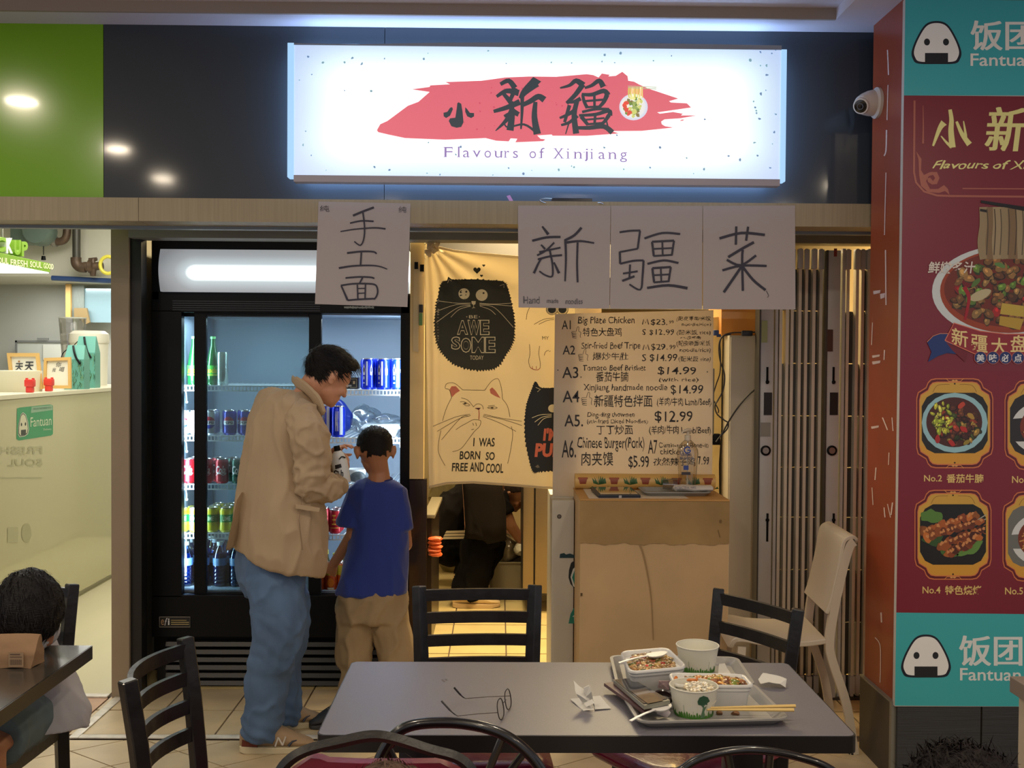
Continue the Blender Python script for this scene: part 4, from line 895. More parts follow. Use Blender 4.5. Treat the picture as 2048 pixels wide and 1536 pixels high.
for tri in ([(240, 300), (255, 246), (285, 268)], [(552, 275), (582, 278), (596, 320), (575, 300)]): a.poly(CC(tri), DK, .5)
CRM = (250, 232, 178)
for tri in ([(250, 290), (259, 262), (276, 272)], [(560, 300), (585, 290), (584, 312)]): a.stroke(CC(tri), .8, CRM, 1)
for (x, y, r_, px_, py_) in ((349, 347, 33, 362, 335), (453, 355, 35, 464, 343)):
    c = CC([(x, y)])[0]; a.ell(c[0], c[1], r_/2.953, r_/2.953*.98, CRM, 1, 32); c2 = CC([(px_, py_)])[0]; a.ell(c2[0], c2[1], 2, 2, DK, 1.5, 12)
a.poly(CC([(392, 390), (418, 390), (416, 408), (405, 414), (394, 406)]), CRM, 1); a.stroke(CC([(405, 412), (405, 428), (396, 432)]), .9, CRM, 1, 3); a.stroke(CC([(405, 428), (414, 430)]), .9, CRM, 1, 3)
for L in ([(388, 402), (300, 402), (190, 388)], [(386, 410), (300, 412), (182, 452)], [(386, 416), (310, 430), (180, 520)], [(388, 420), (320, 440), (270, 486)], [(440, 402), (520, 408), (628, 402)], [(440, 408), (540, 412), (636, 420)], [(440, 414), (530, 430), (640, 545)], [(442, 420), (500, 440), (535, 470)]):
    a.stroke(CC(L), 1.0, CRM, 1, 6)
def ctext(body, x0, y0, x1, y1, col, l=1, **k):
    (p, q) = CC([(x0, y0), (x1, y1)]); a.text(body, p[0], p[1], q[0], q[1], col, l, **k)
ctext('BE', 378, 474, 428, 492, CRM); ctext('·', 362, 480, 368, 486, CRM); ctext('·', 436, 480, 442, 486, CRM); ctext('TODAY', 384, 712, 464, 737, CRM)
def outlined(body, boxes):
    for ch, bx in zip(body, boxes):
        ctext(ch, bx[0]-5, bx[1]-5, bx[2]+5, bx[3]+5, CRM, 1, off=.05); ctext(ch, bx[0], bx[1], bx[2], bx[3], DK, 2, off=.02)
outlined('AWE', [(312, 508, 368, 584), (374, 506, 440, 586), (448, 506, 494, 586)]); outlined('SOME', [(278, 605, 322, 672), (334, 612, 386, 690), (398, 606, 466, 692), (478, 606, 530, 692)])
def heart(cx, cy, s_): 
    P = [(cx+s_*.0625*16*math.sin(t)**3, cy-s_*.0625*(13*math.cos(t)-5*math.cos(2*t)-2*math.cos(3*t)-math.cos(4*t))) for t in [k/24*6.283 for k in range(24)]]; a.poly(P, DK, 0)
heart(954, 540.5, 7.5); heart(967.5, 531, 3); heart(963, 551.5, 3)
# second cat (outline), its ears and paw
OL = (96, 84, 58); PK = (226, 130, 96)
for L in ([(275, 960), (250, 1010), (232, 1060), (222, 1098)], [(275, 960), (262, 915), (238, 905), (245, 880), (275, 872), (300, 880), (330, 905), (340, 915)], [(340, 915), (400, 916), (470, 918)], [(470, 918), (510, 865), (545, 848), (560, 870), (572, 920), (575, 968)], [(575, 968), (605, 1010), (620, 1075)], [(212, 1155), (198, 1230), (200, 1290), (236, 1362)], [(628, 1130), (636, 1180), (622, 1280), (606, 1350)],
          [(332, 962), (370, 975), (405, 1015)], [(325, 985), (350, 985), (385, 1005)], [(340, 995), (360, 1008), (382, 1008)], [(485, 1020), (520, 1015), (545, 1020), (520, 1028), (490, 1022)], [(490, 1010), (530, 1006)], [(405, 1015), (420, 1000), (440, 998), (458, 1010), (462, 1030)], [(415, 1025), (440, 1022)],
          [(385, 1058), (300, 1075), (165, 1130)], [(388, 1066), (310, 1090), (190, 1160)], [(380, 1070), (330, 1080), (215, 1210)], [(465, 1058), (560, 1080), (690, 1100)], [(462, 1066), (580, 1090), (690, 1125)], [(460, 1072), (560, 1110), (655, 1160)], [(280, 1280), (330, 1262), (380, 1200), (410, 1160), (440, 1130), (448, 1100), (430, 1092), (400, 1092), (370, 1108), (330, 1130), (300, 1150)], [(400, 1110), (405, 1125)], [(418, 1108), (422, 1128)], [(392, 1150), (408, 1146)]):
    a.stroke(CC(L), 1.0, OL, 0, 6)
a.poly(CC([(262, 915), (275, 893), (300, 893), (325, 920), (300, 935), (278, 958)]), PK, 0); a.poly(CC([(500, 912), (515, 900), (535, 920), (565, 965), (530, 950), (505, 935)]), PK, 0)
a.poly(CC([(412, 1022), (448, 1020), (436, 1034)]), (96, 40, 44), 1); a.stroke(CC([(436, 1034), (438, 1060), (436, 1090)]), 1.6, (190, 96, 70), 1, 3); a.ell(*CC([(355, 995)])[0], 3, 2, OL, 1, 10); a.ell(*CC([(515, 1021)])[0], 3, 1.4, OL, 1, 10)
DK2 = (52, 50, 40)
ctext('I', 402, 1198, 412, 1248, DK2, off=.02, shear=.1); ctext('WAS', 438, 1198, 530, 1250, DK2, off=.02, shear=.1); ctext('BORN', 322, 1276, 446, 1326, DK2, off=.02, shear=.1); ctext('SO', 476, 1282, 530, 1330, DK2, off=.02, shear=.1)
ctext('FREE', 276, 1346, 372, 1396, DK2, off=.02, shear=.1); ctext('AND', 382, 1342, 468, 1398, DK2, off=.02, shear=.1); ctext('COOL', 478, 1350, 580, 1406, DK2, off=.02, shear=.1)
# third cat, half behind the posters and the whiteboard
for L in ([(735, 430), (722, 460), (716, 500)], [(880, 490), (820, 498), (762, 528)], [(880, 500), (840, 505), (790, 528)], [(735, 645), (738, 700), (730, 745), (738, 780)], [(795, 655), (790, 700), (798, 750), (798, 785)], [(850, 680), (830, 690), (822, 712)], [(850, 690), (860, 684)]): a.stroke(CC(L), 1.0, OL, 0, 5)
a.stroke(CC([(738, 780), (750, 790), (765, 795), (785, 796), (798, 785)]), 1.3, (170, 70, 50), 0, 4); a.stroke(CC([(752, 775), (754, 790)]), 1, (170, 70, 50), 0); a.stroke(CC([(775, 775), (776, 792)]), 1, (170, 70, 50), 0)
for cx, cy in ((868, 440), (930, 440)):
    q = CC([(cx, cy)])[0]; a.ell(q[0], q[1], 12, 11, OL, 0, 24); a.ell(q[0], q[1], 11, 10, CRM, .4, 24); a.ell(q[0], q[1], 8, 7.5, (60, 62, 60), .8, 24)
ctext('MY', 810, 598, 850, 618, OL, off=0)
body = CC([(745, 925), (770, 866), (800, 900), (840, 905), (900, 910), (990, 1000), (1000, 1300), (900, 1380), (800, 1395), (760, 1398), (735, 1330), (712, 1200), (710, 1080), (722, 990)])
a.poly(furry(body, 3), (40, 42, 42), 0); a.stroke(CC([(772, 900), (800, 912), (782, 926)]), 1, CRM, 1); q = CC([(872, 1024)])[0]; a.ell(q[0], q[1], 9, 8, CRM, 1, 20)
for L in ([(750, 1080), (800, 1062), (866, 1058)], [(766, 1105), (810, 1076), (866, 1066)], [(785, 1124), (820, 1085), (866, 1074)]): a.stroke(CC(L), 1.1, CRM, 1, 5)
ctext("I'M", 815, 1140, 905, 1215, (224, 116, 84), off=.05, shear=.12); ctext('PURR', 765, 1230, 980, 1312, (224, 116, 84), off=.05, shear=.12); a.poly(CC([(768, 1368), (785, 1356), (796, 1372), (782, 1376)]), (120, 110, 90), 1)
a.split(11)
cc_ = lambda x, y, l: at(x, y, YC+fold(x, y)-.0022-.0005*l)
pr = attr_mat('cloth_print', .8)
o = a.build('printed_cats', cc_, pr, cur); o['kind'] = 'stuff'
# cream panel left of the doorway with clipped papers
S(add('trim_7', pbox(820, 480, 848, 960, 5.10, .05), M('cream_panel', (206, 180, 124), .5, var=.06), None, smooth=False))
add('x', pbox(818, 958, 852, 1390, 5.10, .05), M('dark_steel_panel', (70, 56, 44), .18, .6, bump=.1, bscale=6, stretch=(6, 1, 1)), None, smooth=False); o = bpy.data.objects['x']; o.name = 'trim_8'; S(o)
for (x0_, y0_, x1_, y1_, lab, c) in ((827, 530, 838, 705, 'tall sheet of white paper clipped left of the curtain, left one', (196, 176, 134)), (838, 535, 850, 650, 'shorter white paper strip clipped beside the curtain edge, right one', (206, 184, 138))):
    t = thing('clipped_paper', lab, 'paper', at(x0_, y1_, 5.07)); add('paper', prism(B(), [at(x, y, 5.085) for x, y in ((x0_, y0_), (x1_, y0_+3), (x1_-1, y1_), (x0_-1, y1_-3))], (0, .004, 0)), M('paper%d' % c[0], c, .7), t, smooth=False)
    add('clip', pbox(x0_+2, y0_-6, x1_-2, y0_+8, 5.080, .008), black_metal, t)
tg = thing('key_tag', 'black and green tag hanging beside the curtain edge', 'tag', at(842, 652, 5.07)); add('black_tag', pbox(838, 609, 846, 625, 5.075, .008, .002), M('tag_black', (20, 20, 20), .4), tg); add('green_tag', pbox(838, 626, 845, 651, 5.075, .008, .002), M('tag_green', (90, 130, 70), .4), tg)
# ---- whiteboard menu -----------------------------------------------------------------
YW = 4.99
wb = thing('menu_board', 'pale plastic board of handwritten dishes and prices standing on the cardboard podium', 'menu board', at(1265, 985, YW+.01))
add('board', prism(B(), [at(x, y, YW) for x, y in ((1110, 628), (1427, 620), (1424, 985), (1105, 1000))], (0, .006, 0)), translucent('board_plastic', (216, 206, 190), .38), wb, smooth=False)
a = Art(); CW = cr(1090, 620, 4.6556); BK = (34, 30, 32)
def wt(body, x0, y0, x1, y1, off=.006, w=2.2, **k):
    (p, q) = CW([(x0, y0), (x1, y1)]); a.text(body, p[0], p[1], q[0], q[1], BK, 1, off=off, wob=w, **k)
for L in (('A1', 155, 95, 240, 180), ('Big Plate Chicken', 310, 60, 835, 145), ('特色大盘鸡', 350, 165, 715, 245), ('$23.', 985, 85, 1140, 145), ('99', 1155, 97, 1198, 127), ('(配皮带面/米饭', 1225, 58, 1540, 105), ('noodle/rice)', 1275, 120, 1545, 155),
          ('S $12.99', 905, 180, 1205, 238), ('(配米饭 rice)', 1225, 185, 1545, 236), ('+1-皮带面', 1260, 245, 1450, 270), ('A2', 165, 330, 280, 415), ('Stir-fried Beef Tripe', 340, 300, 890, 378), ('$29.', 990, 315, 1140, 380), ('99', 1160, 325, 1215, 365), ('(配皮带面/米饭', 1225, 285, 1540, 342), ('noodle/rice)', 1255, 355, 1545, 400),
          ('爆炒牛肚', 445, 395, 775, 465), ('S $14.99', 905, 410, 1230, 487), ('(配米饭 rice)', 1245, 430, 1545, 487), ('A3', 160, 530, 310, 635), ('Tomato Beef Brisket', 350, 510, 940, 565), ('番茄牛腩', 475, 575, 775, 668), ('$14.99', 1050, 530, 1405, 610), ('(with rice)', 1060, 630, 1430, 677),
          ('A4', 165, 750, 320, 860), ('XinJiang handmade noodle', 360, 690, 1140, 768), ('$14.99', 1170, 700, 1470, 792), ('新疆特色拌面', 460, 790, 1000, 902), ('(羊肉/牛肉 Lamb/Beef)', 1045, 812, 1545, 905), ('A5.', 180, 975, 355, 1085), ('Ding-ding chowmen', 395, 950, 835, 1008), ('(stir-fried Diced Noodles)', 390, 1016, 955, 1068), ('丁丁炒面', 480, 1072, 820, 1160),
          ('$12.99', 1025, 940, 1375, 1052), ('(羊肉/牛肉 Lamb/Beef)', 970, 1075, 1545, 1168), ('A6.', 155, 1210, 290, 1375), ('Chinese Burger(Pork)', 300, 1182, 925, 1318), ('肉夹馍', 340, 1322, 635, 1450), ('$5.99', 775, 1360, 970, 1480), ('A7', 960, 1210, 1045, 1340), ('Cumin-spicy Bone-in', 1060, 1235, 1520, 1295), ('chicken', 1070, 1290, 1290, 1345), ('孜然辣子鸡', 1010, 1375, 1400, 1450), ('7.99', 1425, 1365, 1530, 1440)):
    if L[0] in ('A2', 'A3', 'A4', 'A5.', 'A6.'): a.build('menu_line', plane_conv(YW, .0004), PRINT, wb); a = Art()
    wt(*L, w=(.6 if len(L[0]) < 4 else 2.0))
for (x_, y_) in ((907, 85), (912, 322)): a.stroke(CW([(x_, y_+50), (x_+12, y_+2), (x_+28, y_+38), (x_+44, y_), (x_+58, y_+50)]), 1.9, BK, 2)
def thumb(x, y, k):
    a.stroke(CW([(x+k*px_, y+k*py_) for px_, py_ in ((40, 45), (55, 0), (68, 5), (66, 38), (85, 50), (80, 85), (85, 100))]), .9, BK, 1, 4)
    for j in range(4): a.stroke(CW([(x+k*(40-4*abs(j-1)), y+k*(42+j*16)), (x+k*(5+2*j), y+k*(44+j*16)), (x+k*(4+3*j), y+k*(56+j*15)), (x+k*45, y+k*(58+j*15))]), .9, BK, 1, 4)
thumb(248, 158, 1.0); thumb(310, 368, 1.05); thumb(338, 768, 1.15)
for (x, y) in ((120, 560), (335, 625), (1512, 576)): q = CW([(x, y)])[0]; a.ell(q[0], q[1], 1.4, 1.4, (90, 84, 76), 1, 10)
o = a.build('menu_line', plane_conv(YW, .0004), PRINT, wb)
# ---- podium --------------------------------------------------------------------------
YP = 4.55; zp = at(1308, 999, YP).z; pxl, pxr = at(1160, 1100, YP).x, at(1457, 1100, YP).x
card = M('brown_cardboard', (190, 160, 118), .75, var=.10, vscale=3, bump=.05, bscale=8)
pod = thing('podium', 'cardboard clad podium with a brown paper band, between doorway and folding gate', 'podium', ((pxl+pxr)/2, 4.75, 0))
add('body', box(B(), pxl, pxr, YP, 4.96, 0, zp-.008, .003), card, pod, smooth=False)
add('top_wrap', box(B(), pxl-.002, pxr+.002, YP-.004, 4.962, zp-.008, zp, .001), M('orange_kraft', (186, 140, 78), .6, var=.08), pod, smooth=False)
bm = B(); n = 30; zb_ = at(1308, 1088, YP).z
vv = [(pxl-.002+(pxr-pxl+.004)*i/n, YP-.004, zb_+.004*math.sin(i*.9)+.003*math.sin(i*2.3)) for i in range(n+1)]
prism(bm, vv+[(pxr+.002, YP-.004, zp-.006), (pxl-.002, YP-.004, zp-.006)], (0, .003, 0))
add('paper_band', bm, M('kraft_band', (152, 124, 78), .7, var=.22, vscale=4, bump=.12, bscale=7), pod, smooth=False)
a = Art(); a.stroke([(1280, 1090), (1286, 1105), (1296, 1150), (1303, 1200), (1307, 1280)], (3.5, 1.5), (150, 122, 82), 0, 6); a.rect(1161, 1186, 1165, 1192, (90, 70, 40)); a.ell(1441, 1043, 3, 4, (110, 84, 44), 0, 12); a.stroke([(1436, 1060), (1440, 1075)], 2.5, (116, 90, 50), 0)
a.build('stains', plane_conv(YP-.0032), PRINT, pod)
# roll of printed wrap, paper, tablet, tray, wipes, cup, sanitiser
rl = thing('wrap_roll', 'roll of cactus printed wrap lying on the podium under the menu board', 'paper roll', at(1290, 985, 4.9))
zr = zp+.036; xr0, xr1 = at(1150, 960, 4.9).x, at(1430, 960, 4.9).x
add('roll', cyl(B(), (xr0, 4.915, zr), (xr1, 4.915, zr-.001), .036, .036, 28), M('wrap_paper', (206, 166, 96), .4), rl)
a = Art()
for i in range(9):
    x = xr0+.035+i*(xr1-xr0)/9
    if i % 2 == 0:
        a.poly([(x-.020, .9), (x+.020, .9), (x+.014, .2), (x-.014, .2)], (136, 60, 36), 0); a.rect(x-.023, .8, x+.023, 1.05, (150, 74, 44), .5)
    else:
        for k in range(7): a.poly([(x, .1), (x+(k-3)*.010, 1.5-abs(k-3)*.16), (x+(k-3)*.010+.006, .3)], (52, 92, 46), 0)
    a.poly([(x+.03, -.6), (x+.045, -.1), (x+.055, -.55)], (60, 100, 50), 0)
def roll_conv(x, y, l): return Vector((x, 4.915-(.0366+.0004*l)*math.cos(y-.45), zr+(.0366+.0004*l)*math.sin(y-.45)))
a.split(.02); o = a.build('wrap_print', roll_conv, PRINT, rl); o['kind'] = 'stuff'
ps = add('paper_sheet', prism(B(), [atz(x, y, zp+.0005) for x, y in ((1166, 978), (1178, 997), (1378, 997), (1360, 988), (1200, 975))], (0, 0, .001)), M('white_sheet', (210, 196, 176), .6), None, smooth=False); setp(ps, 'flat white sheet of paper along the front edge of the podium top', 'paper')
P0 = atz(1180, 976, zp); 
tbm = Matrix.Translation((atz(1222, 980, zp).x, 4.70, zp+.014)) @ Matrix.Rotation(.06, 4, 'Z') @ Matrix.Rotation(.03, 4, 'X')
tab = thing('tablet', 'dark tablet in a case lying on the left of the podium top', 'tablet', (tbm.translation.x, 4.70, zp))
add('case', box(B(), -.092, .092, -.115, .115, -.012, .004, .004, tbm), M('tablet_case', (18, 24, 40), .4), tab); add('screen', box(B(), -.082, .082, -.105, .105, .004, .006, 0, tbm), M('tablet_screen', (56, 52, 40), .06, coat=1), tab, smooth=False)
add('camera_clip', box(B(), -.004, .008, -.118, -.114, -.008, .002, 0, tbm), M('tab_silver', (170, 170, 170), .3), tab, smooth=False)
def tray(label, c, w_, d_, rz, z, mat, nm='serving_tray', h=.020, group=None):
    t = thing(nm, label, 'tray', (c[0], c[1], z), group); t.rotation_euler.z = rz
    def rr_(w, d, r, zz):
        out = []
        for (sx, sy, a0) in ((1, 1, 0), (-1, 1, 90), (-1, -1, 180), (1, -1, 270)):
            for k in range(7): an = math.radians(a0+15*k); out.append(Vector((sx*(w-r)+r*math.cos(an), sy*(d-r)+r*math.sin(an), zz)))
        return out
    w, d = w_/2, d_/2; bm = B()
    skin_rings(bm, [rr_(w-.022, d-.022, .02, 0), rr_(w-.004, d-.004, .028, h-.006), rr_(w, d, .03, h-.004), rr_(w, d, .03, h), rr_(w-.008, d-.008, .026, h), rr_(w-.026, d-.026, .018, .004)], caps=True)
    add('tray_body', bm, mat, t, local=True, angle=25); return t
ptray = tray('small grey tray on the right of the podium top under the wipes packet', (atz(1335, 978, zp).x, 4.745, 0), .30, .20, .02, zp, M('grey_tray', (140, 140, 136), .45))
xw = atz(1366, 975, zp).x; bm = B(); skin_rings(bm, [[Vector((xw+x, 4.73+.045*w*math.cos(t), zp+.022+.014*w*math.sin(t)+.006)) for t in [k/12*6.283 for k in range(12)]] for x, w in ((-.09, .25), (-.08, .9), (-.05, 1), (.0, 1.05), (.05, 1), (.08, .9), (.09, .3))]); crumple(bm, .006, 40)
wp = thing('wipes_packet', 'white crumpled packet of wipes on the small podium tray', 'packet', (xw, 4.73, zp+.01)); add('packet', bm, M('packet_white', (206, 202, 196), .45), wp)
a = Art(); a.text('ANTIBACTERIAL WIPES', 1349, 973, 1392, 977.5, (40, 48, 96), 0); a.build('packet_print', plane_conv(4.668), PRINT, wp)
cpz = atz(1318, 972, zp); bm = B(); tube(bm, [(cpz.x-.02, 4.80, zp+.038), (cpz.x+.045, 4.79, zp+.036)], [.022, .03], 20, caps=False); o = add('plastic_cup', bm, glassy('clear_cup', (226, 224, 218), .2, .05)); setp(o, 'clear plastic cup lying on its side behind the wipes', 'cup')
# sanitiser
sx = at(1375, 930, 4.80).x; szs = zp+.020
sn = thing('sanitizer_bottle', 'clear hand sanitizer pump bottle standing at the right of the podium top', 'bottle', (sx, 4.80, szs))
def oval(w, d, z, n=24): return [Vector((sx+w*math.copysign(abs(math.cos(t))**.75, math.cos(t)), 4.80+d*math.copysign(abs(math.sin(t))**.75, math.sin(t)), z)) for t in [k/n*6.283 for k in range(n)]]
H_ = at(1375, 880, 4.8).z-szs
bm = B(); skin_rings(bm, [oval(.034, .024, szs), oval(.036, .025, szs+.006), oval(.048, .028, szs+H_*.72), oval(.046, .028, szs+H_*.80), oval(.03, .022, szs+H_*.93), oval(.014, .014, szs+H_)]); add('bottle_body', bm, glassy('gel_bottle', (240, 236, 226), .10, .05), sn, angle=50)
bm = B(); lathe(bm, [(.015, szs+H_-.004), (.015, szs+H_+.022), (.006, szs+H_+.024), (.006, szs+H_+.042)], (sx, 4.80, 0), 16); add('pump_collar', bm, M('pump_white', (206, 196, 176), .4), sn)
bm = B(); tube(bm, [(sx+.012, 4.80, szs+H_+.045), (sx-.004, 4.79, szs+H_+.047), (sx-.026, 4.78, szs+H_+.040), (sx-.030, 4.78, szs+H_+.030)], [.008, .008, .005, .004], 8); add('pump_spout', bm, M('pump_white', (0, 0, 0)), sn)
add('dip_tube', cyl(B(), (sx, 4.80, szs+.01), (sx, 4.80, szs+H_), .003, .003, 8), M('tube_white', (206, 206, 200), .4), sn)
a = Art(); NV = (44, 52, 96)
a.stroke([(1380, 896.5), (1375, 893.5), (1369.5, 897), (1369, 902), (1373, 906), (1379, 905), (1380.5, 900.5), (1375, 900.5)], 2.4, (30, 70, 160), 0, 4)
a.text('GERMS', 1362, 907, 1383, 912, NV, 0, off=.02); a.text('BE GONE', 1360, 913.5, 1386, 918.5, NV, 0, off=.02); a.rect(1363, 925, 1382, 926, (150, 130, 110)); a.rect(1367, 931, 1377, 940, (54, 76, 150)); a.rect(1363, 944, 1381, 950, (56, 52, 60))
a.build('label_print', plane_conv(4.8-.031), PRINT, sn)
# white cabinet door left of the podium
wc = thing('white_cabinet', 'white cabinet with part of a teal sticker, between the doorway and the podium', 'cabinet', (at(1150, 1300, 4.86).x, 5.0, 0))
cx0_, cx1_ = at(1103, 1150, 4.86).x, .36+.5
zc_ = at(1130, 1000, 4.86).z
add('cabinet_body', box(B(), cx0_, at(1170, 1150, 4.86).x+.28, 4.97, 5.3, 0, zc_, .003), M('cabinet_white', (188, 184, 172), .45, var=.03), wc, smooth=False)
add('door', box(B(), cx0_, pxl-.004, 4.86, 4.960, 0.02, zc_-.002, .003), M('cabinet_white', (0, 0, 0)), wc, smooth=False)
a = Art(); a.ell(1118.5, 1033, 4.5, 4.5, (70, 64, 56), 0, 16); a.ell(1118.5, 1033, 2.6, 2.6, (110, 104, 94), .5, 16)
TL = (34, 124, 108)
a.poly([(1119, 1116), (1120, 1108), (1128, 1106), (1132, 1109), (1140, 1107), (1148, 1110), (1170, 1108), (1170, 1116)], (24, 58, 66), 0)
a.poly([(p[0], p[1]) for p in [(1142, 1126), (1146, 1123), (1153, 1124), (1158, 1130), (1158, 1184), (1150, 1178), (1141, 1168), (1137, 1155), (1138, 1140)]], (30, 36, 38), 0)
a.poly([(1170, 1124), (1156, 1128), (1146, 1138), (1141, 1154), (1146, 1172), (1170, 1190)], (206, 210, 204), .5); a.poly([(1170, 1128), (1158, 1132), (1149, 1141), (1144, 1155), (1149, 1170), (1170, 1184)], TL, 1)
a.poly([(1170, 1206), (1158, 1206), (1149, 1214), (1141, 1228), (1137, 1247), (1170, 1247)], TL, 0); a.text('优', 1145, 1227, 1166, 1241, (200, 206, 196), 1)
a.build('teal_sticker', plane_conv(4.86), GLOSSPRINT, wc)
# ================================================================ FOLDING GATE
gate = thing('folding_gate', 'grey metal folding security gate, drawn together at the right of the stall', 'gate', at(1630, 1385, 5.0))
gm = M('gate_grey', (178, 180, 180), .42, .1, var=.08, vscale=4); gl = M('gate_light', (206, 200, 184), .35, .15); gd = M('gate_dark', (66, 63, 58), .45, .2); gold = M('gate_plate', (110, 104, 88), .4, .3)
GZ0, GZ1 = .015, at(1650, 497, 5.0).z
def post(px0, px1):
    X0, X1 = at(px0, 900, 4.98).x, at(px1, 900, 4.98).x
    p = add('lock_post', box(B(), X0, X1, 4.98, 5.06, GZ0, GZ1-.01, .003), gm, gate)
    add('edge_strip', box(B(), X0-.008, X0-.001, 4.975, 5.06, GZ0, GZ1-.01), gd, p, smooth=False)
    mx = (px0+px1)/2
    c = at(mx-1, 901, 4.978)
    bm = B(); lathe(bm, [(.024, 0), (.024, .006), (.017, .008), (.017, .004)], seg=24); bmesh.ops.transform(bm, matrix=Matrix.Translation(c) @ Matrix.Rotation(math.pi/2, 4, 'X'), verts=bm.verts); add('lock_ring', bm, black_metal, p)
    bm = B(); lathe(bm, [(.015, 0), (.015, .007), (.001, .007)], seg=20); box(bm, -.0015, .0015, -.007, .007, .006, .0085); bmesh.ops.transform(bm, matrix=Matrix.Translation(c) @ Matrix.Rotation(math.pi/2, 4, 'X'), verts=bm.verts); add('lock_cylinder', bm, steel, p)
    for (ya, yb_, yk) in ((734, 768, 764), (1027, 1083, 1040)):
        s_ = pbox(mx+1, ya, mx+5, yb_, 4.975, .006, .001); o = add('slot', s_, black_metal, p)
        ball(bm := B(), at(mx+3, yk, 4.972), .009, 2); add('slot_knob', bm, black_metal, p)
    add('handle_recess', pbox(px1-17, 785, px1-1, 830, 4.976, .006), M('recess_black', (16, 17, 20), .5), p, smooth=False)
    return p
pA = post(1519, 1545)
add('sticker', pbox(1523, 641, 1535, 685, 4.977, .002), M('pale_green_sticker', (160, 172, 120), .5), pA, smooth=False)
add('tape_patch', pbox(1521, 845, 1541, 873, 4.9775, .002), M('tape_grey', (132, 130, 122), .3), pA, smooth=False)
pB = post(1652, 1677)
add('sticker', pbox(1654, 659, 1666, 703, 4.977, .002), M('brown_sticker', (70, 46, 36), .5), pB, smooth=False)
add('sticker', pbox(1668, 497, 1674, 513, 4.977, .002), M('red_sticker', (130, 50, 40), .5), pB, smooth=False)
rr = random.Random(31)
bars = [1551, 1560.5, 1572, 1583, 1597, 1611, 1625, 1640, 1684, 1694, 1711, 1723.5, 1735, 1747]
rows = [497, 538, 622, 727, 832, 935, 1035, 1140, 1245, 1350, 1388]
for i, px in enumerate(bars):
    X = at(px, 900, 5.0).x; Y0 = 5.0+(.012 if i % 2 else 0)
    b = add('upright', box(box(box(B(), X-.005, X+.003, Y0, Y0+.006, GZ0, GZ1), X-.008, X-.005, Y0, Y0+.04, GZ0, GZ1), X+.003, X+.006, Y0, Y0+.04, GZ0, GZ1), gl if i not in (0, 8, 13) else gm, gate, smooth=False)
    if i and i != 8:
        Xp = at(bars[i-1], 900, 5.0).x
        bm = B()
        for k in range(1, len(rows)-1):
            za_, zb2 = at(1640, rows[k+1], 5.03).z, at(1640, rows[k], 5.03).z
            if k == 1 and i in (9, 10, 11, 13): continue
            if k == 2 and i in (2, 11): continue
            off = .004*(k % 2)
            box(bm, Xp+.004, Xp+(X-Xp)*.55, 5.03+off, 5.036+off, za_+.002, zb2-.002); box(bm, Xp+(X-Xp)*.45, X-.003, 5.042-off, 5.048-off, za_+.002, zb2-.002)
        o = add('lattice_links', bm, [gd, gold, gm][rr.randrange(3)] if i > 8 or i < 4 else gd, gate, smooth=False); o['kind'] = 'stuff'
    if i != 0 and i != 8:
        for (ya, yb_) in ((499, 538), (1352, 1386)):
            add('bracket', box(B(), X-.016, X+.009, Y0-.012, Y0+.02, at(1640, yb_, 5).z, at(1640, ya, 5).z, .002), gm, gate)
add('bottom_shoe', box(B(), at(1519, 1380, 5).x, at(1745, 1380, 5).x, 4.99, 5.06, 0, .014), gd, gate, smooth=False)
# right of the whiteboard: cabinet, cardboard, cables
cab = thing('tall_cabinet', 'tall plain white cabinet behind the podium and beside the folding gate', 'cabinet', (at(1488, 1300, 5.12).x, 5.3, 0))
add('cabinet_body', pbox(1455, 671, 1540, 1380, 5.125, .4, .003), M('cabinet_grey', (176, 170, 158), .5, var=.03), cab, smooth=False); add('door_face', pbox(1458, 675, 1540, 1376, 5.115, .009, .002), M('cabinet_grey', (0, 0, 0)), cab, smooth=False)
cbx = thing('cardboard_box', 'orange lit cardboard box behind the grass character poster, on top of the cabinet', 'box', (at(1480, 671, 5.3).x, 5.32, at(1480, 671, 5.125).z+.002))
zb0 = at(1480, 671, 5.125).z+.002
add('carton_body', box(B(), at(1441, 640, 5.2).x, at(1560, 640, 5.2).x, 5.18, 5.5, zb0, zb0+.5, .002), M('carton_brown', (190, 130, 60), .7, var=.08), cbx, smooth=False)
add('packing_tape', box(B(), at(1441, 640, 5.2).x, at(1560, 640, 5.2).x, 5.177, 5.180, zb0+.08, zb0+.115), M('tape_gloss', (200, 146, 76), .25), cbx, smooth=False)
bg = thing('wrapped_equipment', 'yellowish plastic wrapped equipment standing between menu board and white cabinet', 'equipment', (at(1438, 900, 5.3).x, 5.3, 0))
bm = B(); box(bm, at(1405, 900, 5.25).x, at(1440, 900, 5.25).x, 5.25, 5.5, 0, 1.82); bmesh.ops.subdivide_edges(bm, edges=bm.edges[:], cuts=9, use_grid_fill=True); crumple(bm, .014, 9); add('wrap', bm, M('yellow_plastic', (206, 184, 124), .35, bump=.3, bscale=16), bg)  # crumpled box in one even pale yellow
tm_ = thing('wall_terminal', 'dark grey device with cables hanging beside the right edge of the menu board', 'terminal', at(1432, 900, 5.1))
add('device', pbox(1423, 737, 1428.5, 890, 5.08, .05, .002), M('device_grey', (96, 96, 90), .4), tm_); add('device_foot', pbox(1424, 868, 1441, 890, 5.08, .04, .003), black_metal, tm_)
def cable(nm, label, pts, r=.0035, Y=5.08, mat=None, parent=None):
    o = add(nm, tube(B(), spline([at(x, y, Y-.001*i) for i, (x, y) in enumerate(pts)], 8), r, 7), mat or M('cable_black', (22, 20, 22), .4), parent)
    return setp(o, label, 'cable') if not parent else o
